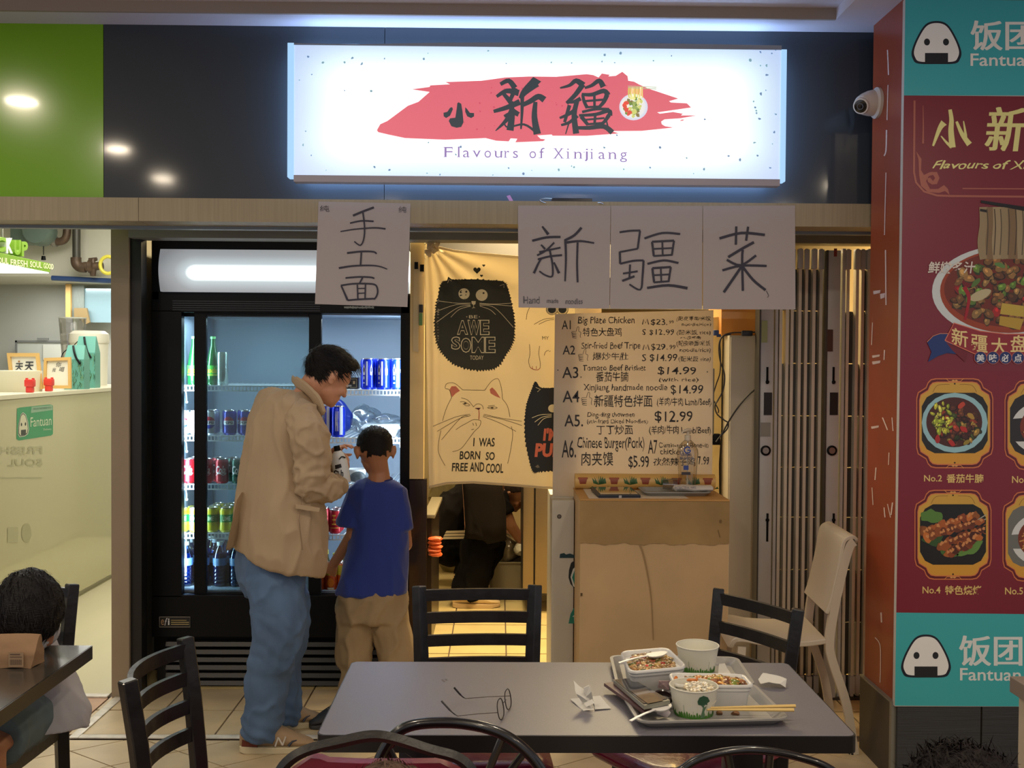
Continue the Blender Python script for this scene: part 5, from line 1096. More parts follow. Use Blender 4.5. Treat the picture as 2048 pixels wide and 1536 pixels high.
cable('power_cable', 'black looped cable from the plug down to the dark device by the menu board', [(1513, 664), (1490, 665), (1462, 666), (1445, 673), (1438, 690), (1440, 720), (1449, 750), (1446, 780), (1436, 800), (1430, 812), (1434, 828), (1448, 840), (1456, 846), (1454, 858), (1440, 873), (1432, 884)])
cable('power_cable', 'black cable crossing the white cabinet diagonally towards the gate', [(1514, 776), (1495, 792), (1475, 816), (1458, 842), (1447, 862), (1438, 876)], .004, 5.07)
cable('power_cable', 'thinner black cable hanging closest to the menu board edge', [(1462, 669), (1447, 672), (1440, 685), (1441, 710), (1440, 745), (1432, 770), (1426, 794), (1430, 806), (1437, 820), (1436, 826)], .003, 5.09)
pg = thing('cable_plug', 'black in-line plug of the cable above the white cabinet', 'plug', at(1494, 671, 5.06)); add('plug_body', pbox(1484, 661, 1506, 672, 5.05, .022, .005), M('cable_black', (0, 0, 0)), pg)
bc = thing('blue_clip', 'small blue clip at the bend of the cables right of the menu board', 'clip', at(1433, 670, 5.06)); add('clip', pbox(1428, 660, 1438, 671, 5.06, .02, .003), M('clip_blue', (30, 54, 110), .4), bc)
add('clip_tab', pbox(1434, 668, 1442, 674, 5.062, .014, .002), M('clip_blue', (0, 0, 0)), bc)

# ================================================================ KITCHEN
Zk = lambda py, Y: at(960, py, Y).z
kf = thing('steel_fridge', 'brushed steel upright kitchen fridge at the right of the doorway', 'fridge', (at(1080, 1190, 6.7).x, 7.0, 0))
fb = M('warm_steel', (132, 118, 98), .3, .75, bump=.1, bscale=20, stretch=(1, 1, 30))
fz0 = at(1080, 1187, 6.7).z
add('door', box(B(), at(1071, 1000, 6.7).x, at(1200, 1000, 6.7).x, 6.7, 6.74, fz0, 2.05, .004), fb, kf); add('door', box(B(), at(1053, 1000, 6.7).x-.02, at(1068, 1000, 6.7).x, 6.7, 6.74, fz0, 2.05, .004), fb, kf)
add('case', box(B(), at(1053, 1000, 6.7).x-.02, at(1200, 1000, 6.7).x, 6.745, 7.5, fz0-.02, 2.08), gd, kf, smooth=False)
for x in (1076, 1160): add('leg', cyl(B(), (at(x, 1200, 6.8).x, 6.85, 0), (at(x, 1200, 6.8).x, 6.85, fz0-.02), .02, .02, 10), gd, kf)
bs = thing('wash_basin', 'grey plastic basin holding a clear bag on the kitchen floor', 'basin', (at(1010, 1160, 7.4).x, 7.4, 0))
bx, by_ = at(1012, 1150, 7.4).x, 7.45; bz = Zk(1124, 7.3)
def rrect(cx, cy, w, d, r, z, n=5):
    out = []
    for (sx, sy, a0) in ((1, 1, 0), (-1, 1, 90), (-1, -1, 180), (1, -1, 270)):
        for k in range(n+1): an = math.radians(a0+90*k/n); out.append(Vector((cx+sx*(w-r)+r*math.cos(an), cy+sy*(d-r)+r*math.sin(an), z)))
    return out
bm = B(); skin_rings(bm, [rrect(bx, by_, .115, .13, .04, .002), rrect(bx, by_, .135, .15, .04, bz-.008), rrect(bx, by_, .145, .16, .045, bz-.006), rrect(bx, by_, .145, .16, .045, bz), rrect(bx, by_, .13, .145, .04, bz), rrect(bx, by_, .11, .12, .03, .02)]); add('basin', bm, M('basin_grey', (146, 136, 112), .5), bs)
bm = B(); ball(bm, (bx-.01, by_, bz+.06), (.12, .10, .10), 4); crumple(bm, .04, 12, 9); o = add('clear_sack', bm, M('sack_plastic', (104, 92, 70), .25, var=.4, vscale=14, coat=.5)); setp(o, 'clear plastic sack of food resting in the grey kitchen basin', 'bag')
bm = B(); ball(bm, (bx+.11, by_-.12, bz+.085), (.06, .05, .045), 3); crumple(bm, .02, 30, 4); o = add('white_rag', bm, M('rag_white', (190, 182, 160), .7)); setp(o, 'crumpled white cloth on the right rim of the grey basin', 'cloth')
sk = thing('storage_sack', 'large greenish brown plastic sack at the back left of the kitchen', 'sack', (at(900, 1000, 8.0).x, 8.0, 0)); bm = B(); ball(bm, (at(912, 1000, 8.0).x, 8.05, .55), (.20, .20, .60), 4); crumple(bm, .06, 6); add('sack', bm, M('olive_plastic', (112, 100, 66), .3, var=.3, vscale=6, bump=.4, bscale=12), sk)
cn = thing('kitchen_counter', 'dark steel kitchen counter at the left edge of the doorway', 'counter', (at(835, 1100, 5.9).x, 6.3, 0))
add('counter_body', box(B(), -.40, at(860, 1100, 5.8).x, 5.98, 6.7, 0, at(860, 1052, 5.7).z, .004), M('counter_dark', (60, 50, 42), .3, .5), cn, smooth=False); add('counter_top', box(B(), -.42, at(866, 1100, 5.8).x, 5.97, 6.75, at(860, 1052, 5.7).z+.001, at(860, 1044, 5.7).z, .003), M('counter_top', (170, 160, 136), .3, .5), cn)
og = thing('orange_stack', 'stack of glowing orange plastic nets beside the kitchen counter', 'produce nets', at(868, 1115, 6.2))
for k in range(5):
    bm = B(); ball(bm, at(871-(k % 2)*2, 1078+k*7.5, 5.95), (.042, .035, .016), 2); crumple(bm, .006, 50, k); add('net', bm, M('orange_net', (214, 96, 44), .5), og)
S(add('wall_kitchen_shelf', box(B(), -.75, 1.9, 8.2, 8.5, 2.0, 2.03), steel))
for (x, lab, cat, w_, h_, mm) in ((931, 'kraft paper box on the high kitchen shelf above the curtain', 'box', .16, .15, M('carton_brown', (0, 0, 0))), (1012, 'dark bottle on the high kitchen shelf at the right above the curtain', 'bottle', .05, .22, black_metal)):
    X = at(x, 500, 8.3).x; t = thing('shelf_carton' if cat == 'box' else 'dark_bottle', lab, cat, (X, 8.3, 2.03))
    if cat == 'box': add('carton', box(B(), X-w_, X+w_, 8.22, 8.4, 2.031, 2.031+h_+.1, .004), mm, t); add('tape', box(B(), X-.03, X+.03, 8.217, 8.22, 2.032, 2.031+h_+.1), M('tape_gloss', (0, 0, 0)), t)
    else: add('bottle_body', lathe(B(), [(.04, 2.031), (.04, 2.16), (.015, 2.21), (.015, 2.26)], (X, 8.3, 0), 16), mm, t); add('cap', lathe(B(), [(.018, 2.255), (.018, 2.285)], (X, 8.3, 0), 12), steel, t)
S(add('wall_kitchen_hood', box(B(), -.75, 1.2, 7.7, 8.2, 2.2, 2.9), M('hood_grey', (96, 92, 86), .4, .4)))

# ================================================================ LEFT SHOP
XC = -2.79; zc0 = 1.385
sc = thing('service_counter', 'high white glass fronted service counter of the shop at the left', 'counter', (-3.3, 6.5, 0))
add('front_panel', box(B(), XC-.02, XC, 5.2, 8.6, .035, zc0-.03, .002), M('milk_glass', (196, 190, 152), .06, coat=.5, spec=.6), sc, smooth=False)
add('plinth', box(B(), XC-.04, XC-.022, 5.2, 8.6, 0, .1), M('plinth_grey', (176, 172, 150), .5), sc, smooth=False)
add('counter_top', box(B(), -3.9, XC+.012, 5.18, 8.62, zc0-.028, zc0, .004), M('top_white', (220, 214, 190), .25), sc, smooth=False)
add('counter_core', box(B(), -3.85, XC-.042, 5.2, 8.6, 0, zc0-.03), M('top_white', (0, 0, 0)), sc, smooth=False)
def xplane(X, st=.0012):
    def f(px, py, l):
        d = ray(px, py); return CAM + d*((X+.0015+st*l)/d.x)
    return f
a = Art()
a.poly([(34, 817), (40, 815), (100, 809), (106, 811), (106, 868), (102, 871), (38, 881), (33, 878)], (58, 152, 104), 0); a.poly([(63, 814), (105, 810), (105, 820), (62, 826)], (140, 176, 150), .5)
e_ = [(46, 826), (51, 830), (55, 843), (57, 858), (55, 867), (50, 871), (40, 873), (37, 868), (37, 856), (39, 842), (42, 830)]
a.poly([(46+(x-46)*1.1, 850+(y-850)*1.06) for x, y in e_], (206, 212, 196), 1); a.poly(e_, (40, 50, 44), 1.3); a.poly([(46.5+(x-46.5)*.88, 850+(y-850)*.92) for x, y in e_], (214, 210, 184), 1.6)
a.ell(43, 849, 1.4, 3.6, (40, 50, 44), 2, 10); a.ell(51, 848, 1.4, 3.6, (40, 50, 44), 2, 10); a.poly([(42, 860), (52, 859), (52, 869), (42, 870.5)], (50, 56, 50), 2)
a.text('Fantuan', 61, 835, 103, 854, (214, 222, 196), 1, skew=-4); a.text('Delivery', 87, 857, 103, 862, (206, 214, 190), 1, skew=-1); a.text('PROUDLY PARTNERED WITH', 67, 816, 102, 820, (90, 130, 104), 1.4, skew=-3)
FA = (176, 172, 138)
a.text('FRESHLY', 85, 893, -40, 908, FA, .3, off=.02, skew=1); a.text('SOUL   TEA', 85, 918, -60, 932, FA, .3, off=.02, skew=1); a.rect(-60, 955, 84, 957, FA, .3); a.ell(53, 1066, 10, 19, FA, .3, 20); a.rect(15, 1055, 36, 1085, (184, 180, 146), .3)  # faint mirrored lettering: a reflection in the glass front, painted on as print
o = a.build('stickers_and_reflection', xplane(XC), GLOSSPRINT, sc)
def onc(px, dx): # point on the counter top at given X, seen at column px
    X = XC-dx; d = ray(px, 770); Y = X/d.x*d.y; return X, Y
def photo_frame(label, pts, dx, artf, lean=.0):
    # pts: four corners in view order tl tr br bl
    X, Y = onc((pts[2][0]+pts[3][0])/2, dx); P = [at(x, y, Y+.03*(1 if y < 740 else 0)) for x, y in pts]
    z0_ = min(p.z for p in P)
    t = thing('picture_frame', label, 'picture frame', (P[3].x, Y, zc0)); dz = zc0-z0_
    c = sum(P, Vector())/4; inn = [c+(p-c)*.80 for p in P]
    bm = B(); n_ = Vector((0, -.018, 0))
    o_, i_ = [bm.verts.new(p) for p in P], [bm.verts.new(p) for p in inn]; o2, i2 = [bm.verts.new(p+n_) for p in P], [bm.verts.new(p+n_) for p in inn]
    for k in range(4):
        q = (k+1) % 4
        bm.faces.new((o2[k], o2[q], i2[q], i2[k])); bm.faces.new((o_[k], o_[q], o2[q], o2[k])); bm.faces.new((i_[k], i_[q], i2[q], i2[k])); bm.faces.new((o_[k], o_[q], i_[q], i_[k]))
    add('frame', bm, M('pine_frame', (206, 166, 96), .5), t, smooth=False); add('print', prism(B(), [p+Vector((0, -.004, 0)) for p in inn], (0, .003, 0)), M('frame_paper', (222, 218, 200), .5), t, smooth=False)
    a = Art(); artf(a); a.build('frame_lettering', lambda x, y, l: at(x, y, Y+.012), PRINT, t); return t
def fa1(a):
    a.text('天', 29, 726, 46, 742, (60, 62, 66), 0, off=.03, shear=.15); a.text('天', 48, 723, 67, 742, (50, 52, 56), 0, off=.03, shear=.15); a.text('福', 58, 745, 70, 762, (60, 62, 66), 0, off=.02); a.ell(38, 723, 2, 2, (160, 110, 60), 0, 8); a.ell(46, 743, 2, 2, (170, 90, 60), 0, 8)
def fa2(a):
    for k, (x, y) in enumerate(((112, 724), (118, 734), (121, 746), (119, 757))): a.text('你喝冰水'[k], x, y, x+11, y+10, (60, 60, 62), 0, shear=.3)
    for k, (x, y) in enumerate(((104, 736), (106, 746), (109, 756), (111, 766))): a.text('我陪你乐'[k], x, y, x+8, y+8, (60, 60, 62), 0, shear=.3)
photo_frame('pine picture frame with two bold characters at the left of the shop counter', [(16, 706), (79, 706), (87, 778), (24, 778)], .16, fa1)
photo_frame('smaller pale frame with handwritten characters beside the teal gift bags', [(90, 716), (143, 714), (144, 777), (88, 777)], .08, fa2)
bx_ = thing('white_box', 'open cream display box at the near left end of the shop counter', 'box', (onc(30, .2)[0], onc(30, .2)[1], zc0))
X, Y = onc(30, .16); bm = B(); box(bm, at(-20, 760, Y).x, at(57, 760, Y).x, Y, Y+.2, zc0, at(30, 742, Y).z, .003); add('box_body', bm, M('cream_box', (216, 210, 180), .5), bx_); add('box_liner', box(B(), at(-18, 760, Y).x, at(55, 760, Y).x, Y+.01, Y+.19, at(30, 742, Y).z, at(30, 742, Y).z+.002), M('frame_paper', (0, 0, 0)), bx_)
for (px, lab) in ((98, 'red toy figure standing before the smaller picture frame'), (60, 'red toy figure half behind the cream display box')):
    X, Y = onc(px, .035); X = at(px, 770, Y).x; t = thing('toy_figure', lab, 'toy', (X, Y, zc0), 'red toy figures on the shop counter')
    rm = M('red_plastic', (220, 60, 50), .3); add('body', box(B(), X-.02, X+.02, Y-.018, Y+.018, zc0, zc0+.035, .006), rm, t)
    bm = B(); box(bm, X-.028, X+.028, Y-.022, Y+.022, zc0+.034, zc0+.08, .010); box(bm, X-.026, X-.012, Y-.006, Y+.006, zc0+.078, zc0+.088, .002); box(bm, X+.012, X+.026, Y-.006, Y+.006, zc0+.078, zc0+.088, .002); add('head', bm, rm, t)
def gift_bag(px0, px1, yt, lab, dx):
    X, Y = onc((px0+px1)/2, dx); x0_, x1_ = at(px0, 740, Y).x, at(px1, 740, Y).x; h = at(px0, yt, Y).z-zc0; d_ = .10
    t = thing('gift_bag', lab, 'bag', ((x0_+x1_)/2, Y, zc0), 'teal gift bags on the shop counter')
    m_ = (x0_+x1_)/2; bm = B()
    skin_rings(bm, [[Vector((x0_, Y, zc0)), Vector((x1_, Y, zc0)), Vector((x1_, Y+d_, zc0)), Vector((x0_, Y+d_, zc0))], [Vector((x0_, Y, zc0+h*.68)), Vector((x1_, Y, zc0+h*.68)), Vector((x1_, Y+d_, zc0+h*.68)), Vector((x0_, Y+d_, zc0+h*.68))], [Vector((x0_+.01, Y+d_*.45, zc0+h)), Vector((x1_-.01, Y+d_*.45, zc0+h)), Vector((x1_-.01, Y+d_*.55, zc0+h)), Vector((x0_+.01, Y+d_*.55, zc0+h))]])
    add('bag_body', bm, M('teal_paper', (96, 160, 146), .4), t, smooth=False)
    a = Art(); w = x1_-x0_
    for i in range(60):
        u, v = rr.random(), rr.random(); a.stroke([(x0_+w*u, zc0+h*.6*v), (x0_+w*min(1, u+.05), zc0+h*min(.62, .6*v+.06)), (x0_+w*min(1, u+.02), zc0+h*min(.66, .6*v+.1))], .0025, rr.choice([(40, 84, 56), (70, 110, 60), (30, 60, 50), (120, 150, 90)]), 0)
    o = a.build('bag_pattern', lambda x, y, l: Vector((x, Y-.0015, y)), PRINT, t); o['kind'] = 'stuff'
    add('ribbon', tube(B(), spline([(m_-.02, Y+d_*.4, zc0+h*.98), (m_, Y+.005, zc0+h*.85), (m_+.02, Y-.008, zc0+h*.7), (m_+.045, Y-.008, zc0+h*.58)], 5), .007, 6), black_metal, t)
    add('handle', tube(B(), spline([(x0_, Y+d_*.5, zc0+h*.9), (x0_-.03, Y+d_*.5, zc0+h*.8), (x0_-.04, Y+d_*.5, zc0+h*.66)], 5), .003, 6), black_metal, t)
gift_bag(150, 190, 672, 'taller teal patterned gift bag, at the back', .12); gift_bag(128, 168, 690, 'shorter teal patterned gift bag, in front', .06)
X, Y = onc(178, .35); X = at(178, 720, Y).x; bn = thing('lidded_bin', 'large white lidded tub behind the teal gift bags', 'tub', (X, Y, zc0))
hb = at(178, 668, Y).z-zc0; rb = (at(212, 700, Y).x-at(136, 700, Y).x)/2; add('tub_body', lathe(B(), [(rb*.9, zc0), (rb*.97, zc0+hb*.82)], (X, Y, 0), 32), M('tub_white', (210, 206, 190), .4), bn); add('lid', lathe(B(), [(rb, zc0+hb*.82), (rb*1.03, zc0+hb*.86), (rb*1.0, zc0+hb), (rb*.8, zc0+hb*1.06)], (X, Y, 0), 32), M('tub_white', (0, 0, 0)), bn)
# behind: soffit, pipes, meter, tape, board, mirror
S(add('trim_9', box(B(), -6, -1.84, 8.5, 9.5, at(110, 553, 8.5).z, 2.95), M('soffit_cream', (196, 194, 180), .6)))
pipe_m = M('rusty_pipe', (84, 66, 52), .5, .3, var=.3, vscale=20)
Yp = 8.35
def ppath(pts, Y=Yp): return [at(x, y, Y) for x, y in pts]
pp = thing('gas_pipe', 'dark brown gas pipe with elbow, valve and tap high on the shop wall', 'pipe', at(158, 530, Yp))
add('pipe_run', tube(B(), ppath([(153, 440), (153, 515)]), .030, 14), M('pipe_dark', (70, 68, 62), .4, .4), pp); add('elbow', tube(B(), spline(ppath([(152, 515), (153, 527), (160, 534), (172, 535)]), 5), .040, 14), pipe_m, pp)
add('valve', tube(B(), ppath([(168, 533), (176, 533), (178, 533), (186, 533), (188, 533), (205, 531)]), [.036, .036, .052, .052, .032, .032], 12), pipe_m, pp); add('tap', tube(B(), ppath([(187, 530), (186, 519), (178, 520), (194, 518)]), [.02, .02, .016, .014], 8), pipe_m, pp); add('valve_drop', cyl(B(), at(186, 535, Yp), at(186, 552, Yp), .03, .02, 10), pipe_m, pp)
p2 = thing('gas_pipe', 'u-shaped brown pipe between the gas meter and the ceiling', 'pipe', at(115, 480, Yp))
add('u_bend', tube(B(), spline(ppath([(94, 440), (94, 468), (96, 480), (105, 483), (120, 483), (130, 478), (134, 465), (134, 440)]), 5), .030, 14), pipe_m, p2); add('collar', cyl(B(), at(94, 466, Yp), at(94, 474, Yp), .042, .042, 12), pipe_m, p2); add('collar', cyl(B(), at(134, 447, Yp), at(134, 455, Yp), .045, .045, 12), pipe_m, p2); add('union', cyl(B(), at(106, 483, Yp), at(114, 483, Yp), .042, .042, 12), steel, p2)
gmt = thing('gas_meter', 'grey green gas meter at the top of the left shop opening', 'meter', at(48, 488, 8.3))
mt = M('meter_green', (92, 108, 100), .4); add('meter_body', pbox(18, 430, 66, 486, 8.25, .2, .03), mt, gmt)
bm = B(); lathe(bm, [(.02, -.02), (.10, -.015), (.115, .02), (.115, .12)], seg=24); bmesh.ops.transform(bm, matrix=Matrix.Translation(at(72, 460, 8.2)) @ Matrix.Rotation(-math.pi/2, 4, 'X'), verts=bm.verts); add('meter_dome', bm, mt, gmt); add('label_plate', pbox(24, 448, 40, 455, 8.243, .006), M('red_label', (170, 90, 80), .5), gmt, smooth=False)
cable('pull_cord', 'thin cord with a black knob hanging under the gas meter', [(87, 450), (87, 480), (87, 510)], .004, 8.3)
o = add('cord_knob', cyl(B(), at(87, 512, 8.29), at(87, 520, 8.29), .014, .018, 10), black_metal, None); setp(o, 'small black knob at the end of the pull cord', 'knob')
bm = B(); tube(bm, [at(216, 530, 8.3)+Vector((.060*math.cos(t), 0, .066*math.sin(t))) for t in [k/24*6.283 for k in range(24)]], .014, 8, closed=True); o = add('tape_roll', bm, M('yellow_tape', (206, 196, 70), .5)); setp(o, 'yellow ring hanging beside the brown valve at the post', 'tape roll')
o = add('blue_pipe', cyl(B(), at(104, 556, 8.45), at(230, 562, 8.45), .02, .02, 12), M('blue_pipe', (44, 70, 120), .4)); setp(o, 'thin blue pipe running under the shop soffit', 'pipe')
wbd = thing('wall_board', 'grey framed white board low on the back wall of the left shop', 'board', at(80, 740, 9.4))
bm = B(); 
for q in ((30, 681, 140, 685), (30, 681, 34, 790), (136, 681, 140, 790)): pbox(*q, 9.38, .02, 0, bm)
add('frame', bm, M('frame_grey', (110, 112, 110), .5), wbd, smooth=False); add('panel', pbox(34, 685, 136, 790, 9.39, .02), M('panel_white', (176, 180, 172), .4), wbd, smooth=False); add('clip', pbox(74, 676, 96, 680, 9.37, .02), M('frame_grey', (0, 0, 0)), wbd, smooth=False); add('paper', pbox(86, 689, 132, 720, 9.38, .005), M('panel_paper', (196, 198, 188), .5), wbd, smooth=False)
mr = thing('wall_mirror', 'mirrored glass cabinet door with wooden edge at the back right of the left shop', 'mirror', at(180, 640, 9.3))
add('glass', pbox(168, 577, 236, 645, 9.33, .02), M('mirror_blue', (150, 180, 190), .15, .3), mr, smooth=False); add('wood_edge', pbox(131, 568, 141, 634, 9.28, .06), M('pine_frame', (0, 0, 0)), mr, smooth=False); add('sheet_rack', pbox(141, 570, 168, 634, 9.31, .03), M('rack_grey', (120, 130, 124), .4, var=.2, vscale=20, stretch=(30, 1, 1)), mr, smooth=False); add('wood_wedge', prism(B(), [at(x, y, 9.27) for x, y in ((148, 616), (173, 616), (179, 645), (168, 650), (160, 634), (148, 634))], (0, .03, 0)), M('pine_dark', (130, 110, 70), .6), mr, smooth=False)
cst = thing('cup_stack', 'clear plastic cups stacked on the counter behind the white tub', 'cups', at(145, 670, 8.2)); X = at(145, 650, 8.2).x; add('cup', lathe(B(), [(.06, zc0+.0), (.10, at(145, 635, 8.2).z)], (X, 8.2, 0), 24, caps=False), glassy('clear_cup', (0, 0, 0)), cst); add('cup_rim', lathe(B(), [(.10, at(145, 637, 8.2).z), (.104, at(145, 635, 8.2).z)], (X, 8.2, 0), 24, caps=False), M('rim_white', (200, 204, 200), .4), cst)
# hanging pick up sign
sg = thing('pickup_sign', 'lime green light box sign with standing letters above the shop counter', 'sign', (-3.2, 6.2, 2.13))
lime = M('lime_paint', (112, 150, 36), .5)
zs1, zs0 = at(108, 527, 6.88).z, at(108, 546, 6.88).z
add('light_box', box(B(), -3.35, -2.88, 5.2, 6.88, zs0+.004, zs1, .002), lime, sg, smooth=False)
add('lit_underside', box(B(), -3.34, -2.885, 5.21, 6.87, zs0-.004, zs0+.003), M('tube_white', (0, 0, 0)) and M('sign_tube', (230, 230, 230), .4, emit=(255, 255, 250), es=2.2), sg, smooth=False)
a = Art(); a.text('FRESH', 21, 518, 55, 531, (226, 232, 176), 0, skew=3.5, off=.02); a.text('SOUL', -10, 514, 17, 526, (226, 232, 176), 0, skew=2, off=.02); a.text('SOUL', 60, 522, 84, 534, (226, 232, 176), 0, skew=2.5, off=.02); a.text('GOOD', 87, 526, 107, 537, (226, 232, 176), 0, skew=2, off=.02)
a.build('sign_lettering', xplane(-2.88), PRINT, sg)
for ch, x0_, x1_, yt, yb_ in (('C', -8, 12, 474, 504), ('K', 13, 26, 476, 507), ('U', 29, 42, 480, 510), ('P', 44, 56, 483, 513)):
    v, f = text_geo(ch, .04); bxs_ = [min(p[0] for p in v), max(p[0] for p in v), min(p[1] for p in v), max(p[1] for p in v)]
    cv = xplane(-2.90, 0); bm = B(); P = [cv(x0_+(p[0]-bxs_[0])/(bxs_[1]-bxs_[0])*(x1_-x0_), yb_-(p[1]-bxs_[2])/(bxs_[3]-bxs_[2])*(yb_-yt), 0) for p in v]
    VV = [bm.verts.new(p) for p in P]
    for fc in f:
        try: bm.faces.new([VV[i] for i in fc])
        except ValueError: pass
    r_ = bmesh.ops.extrude_face_region(bm, geom=bm.faces[:]); bmesh.ops.translate(bm, vec=(-.05, 0, 0), verts=[e for e in r_['geom'] if isinstance(e, bmesh.types.BMVert)])
    add('letter', bm, lime if ch != 'K' else M('letter_white', (220, 222, 210), .4), sg, smooth=False)
for y in (5.6, 6.7): add('hanger', cyl(B(), (-3.1, y, zs1), (-3.1, y, 2.95), .006, .006, 6), steel, sg)
# ================================================================ TABLES
def rounded(x0, x1, y0, y1, r, z, n=5):
    return rrect((x0+x1)/2, (y0+y1)/2, (x1-x0)/2, (y1-y0)/2, r, z, n)
lamtop = M('slate_laminate', (104, 102, 110), .42, bump=.04, bscale=400, var=.10, vscale=260, spec=.7)
edgeb = M('black_edge', (16, 16, 18), .35)
def table(label, x0, x1, y0, y1, top, legs, rad=.02):
    t = thing('dining_table', label, 'table', ((x0+x1)/2, (y0+y1)/2, 0))
    add('table_edge', skin_rings(B(), [rounded(x0, x1, y0, y1, rad, z) for z in (.711, .7495)]), edgeb, t)
    add('table_top', skin_rings(B(), [rounded(x0+.003, x1-.003, y0+.003, y1-.003, rad, z) for z in (.7485, .7505)]), top, t)
    for lx, ly in legs:
        l = add('pedestal', box(B(), lx-.045, lx+.045, ly-.04, ly+.04, .05, .71, .004), edgeb, t); add('foot', box(box(B(), lx-.03, lx+.03, ly-.25, ly+.25, 0, .05, .006), lx-.16, lx+.16, ly-.03, ly+.03, 0.001, .045, .006), edgeb, l)
    return t
table('grey topped black edged table in front, with trays of food on it', -.407, .822, 2.392, 2.982, lamtop, [(.63, 2.70), (-.20, 2.70)])
table('dark table at the lower left where the child rests on it', -2.3, -1.192, 1.7, 3.142, M('dark_laminate', (54, 52, 48), .22, coat=.3), [(-1.75, 2.5)], .006)
# ================================================================ CHAIRS
bwood = M('black_wood', (13, 13, 15), .36, var=.7, vscale=22, bump=.12, bscale=40, coat=.15); vinyl = M('magenta_vinyl', (132, 22, 58), .3, bump=.25, bscale=35, coat=.3)
def ladder_chair(label, A, Bp, nsl=4, wtop=None, ztop=.87, bow=.03, zlow=.50, seat=True, group='black ladder back chairs'):
    d = Bp-A; d.z = 0; w = d.length/2; mid = (A+Bp)/2
    t = thing('ladder_back_chair', label, 'chair', (0, 0, 0), group)
    for s_ in (-1, 1):
        bm = B(); 
        tube(bm, [(s_*(w-.012), .02, 0), (s_*(w-.014), 0, .40), (s_*(w-.012), .008, .55), (s_*(w-.006), .026, .72), (s_*w, .048, ztop)], [.024, .026, .026, .026, .025], 4, flat=1.0)
        bmesh.ops.bevel(bm, geom=bm.edges[:], offset=.003, segments=1, affect='EDGES'); add('back_post', bm, bwood, t, local=True)
    sh = .036; zs = [ztop-.030-.066*k*(1.22 if nsl == 3 else 1)*1.08 for k in range(nsl)]
    for z in zs:
        ww = w-.014; n = 12; out = []
        for k in range(n+1):
            u = -1+2*k/n; x = ww*u; y = bow*(1-u*u)+.048*max(0, (z-.47)/.40)**1.25
            out.append([Vector((x, y-.007, z-sh/2)), Vector((x, y+.007, z-sh/2)), Vector((x, y+.007, z+sh/2)), Vector((x, y-.007, z+sh/2))])
        add('slat', skin_rings(B(), out), bwood, t, local=True, angle=50)
    bm = B(); sw = w+.008; skin_rings(bm, [rrect(0, -.245, sw-.01, .225, .03, .435), rrect(0, -.245, sw+.004, .235, .04, .448), rrect(0, -.245, sw, .232, .045, .468), rrect(0, -.245, sw-.04, .19, .06, .480)]); add('seat', bm, vinyl, t, local=True, angle=80)
    bm = B(); sw -= .02
    for q in ((-sw, sw, -.39, -.37), (-sw, sw, -.035, -.015), (-sw, -sw+.02, -.39, -.02), (sw-.02, sw, -.39, -.02)): box(bm, q[0], q[1], q[2], q[3], .39, .435)
    add('seat_frame', bm, bwood, t, local=True, smooth=False)
    for s_ in (-1, 1): add('front_leg', box(B(), s_*(sw-.018)-.018, s_*(sw-.018)+.018, -.395, -.36, 0, .435, .003), bwood, t, local=True); 
    for s_ in (-1, 1): add('side_stretcher', box(B(), s_*(sw-.018)-.009, s_*(sw-.018)+.009, -.37, .0, .16, .185, .002), bwood, t, local=True)
    lv = Matrix.Rotation(math.atan2(d.y, d.x), 3, 'Z') @ Vector((0, -.047, 0)); t.location = (mid.x+lv.x, mid.y+lv.y, 0); t.rotation_euler.z = math.atan2(d.y, d.x); return t
ladder_chair('black ladder back chair tucked in behind the middle of the front table', atz(838, 1172, .87), atz(1070, 1170, .87), bow=.014)
ladder_chair('black ladder back chair turned aslant behind the right end of the front table', atz(1437, 1177, .87), atz(1596, 1218, .87), 3, bow=.014)
ladder_chair('black ladder back chair with curved slats at the left end of the front table', atz(256, 1360, .87), atz(371, 1275, .87), 4, bow=.05)
pr_ = atz(152, 1168, .87); ladder_chair('black ladder back chair the child at the dark table sits on', Vector((pr_.x-.40, pr_.y+.02, 0)), Vector((pr_.x-.012, pr_.y, 0)), 4)
# white moulded chair (faces the doorway), built in its own frame: x forward, back at x=0
wc_m = M('cream_plastic', (196, 184, 166), .38)
wch = thing('moulded_chair', 'cream moulded chair with curved back beside the folding gate and red pillar', 'chair', (0, 0, 0))
bm = B(); W2 = .195
def slab(bm, prof, w, th):                      # profile (x,z) swept over the width, given thickness
    R_ = []
    for i, (x, z) in enumerate(prof):
        a_ = prof[max(0, i-1)]; b_ = prof[min(len(prof)-1, i+1)]; dx, dz = b_[0]-a_[0], b_[1]-a_[1]; q = math.hypot(dx, dz); nx, nz = -dz/q*th/2, dx/q*th/2
        ww = w(i/(len(prof)-1)) if callable(w) else w
        R_.append([Vector((x+nx, -ww, z+nz)), Vector((x+nx, ww, z+nz)), Vector((x-nx, ww, z-nz)), Vector((x-nx, -ww, z-nz))])
    return skin_rings(bm, R_)
prof = [(p.x, p.z) for p in spline([(-.105, 0, .86), (-.115, 0, .875), (-.105, 0, .888), (-.082, 0, .885), (-.062, 0, .86), (-.045, 0, .76), (-.02, 0, .64), (.0, 0, .575)], 5)]
o = slab(bm, prof, lambda u: W2-.035*(1-min(1, u*5))**2, .014); bmesh.ops.bevel(bm, geom=bm.edges[:], offset=.002, segments=1, affect='EDGES'); add('backrest', bm, wc_m, wch, local=True, angle=40)
bm = B(); prof = [(p.x, p.z) for p in spline([(.0, 0, .462), (.1, 0, .448), (.25, 0, .45), (.33, 0, .462), (.37, 0, .456), (.385, 0, .42)], 5)]
slab(bm, prof, lambda u: W2-.03*max(0, u*3-2)**2, .022); bmesh.ops.bevel(bm, geom=bm.edges[:], offset=.004, segments=1, affect='EDGES'); add('seat', bm, wc_m, wch, local=True, angle=40)
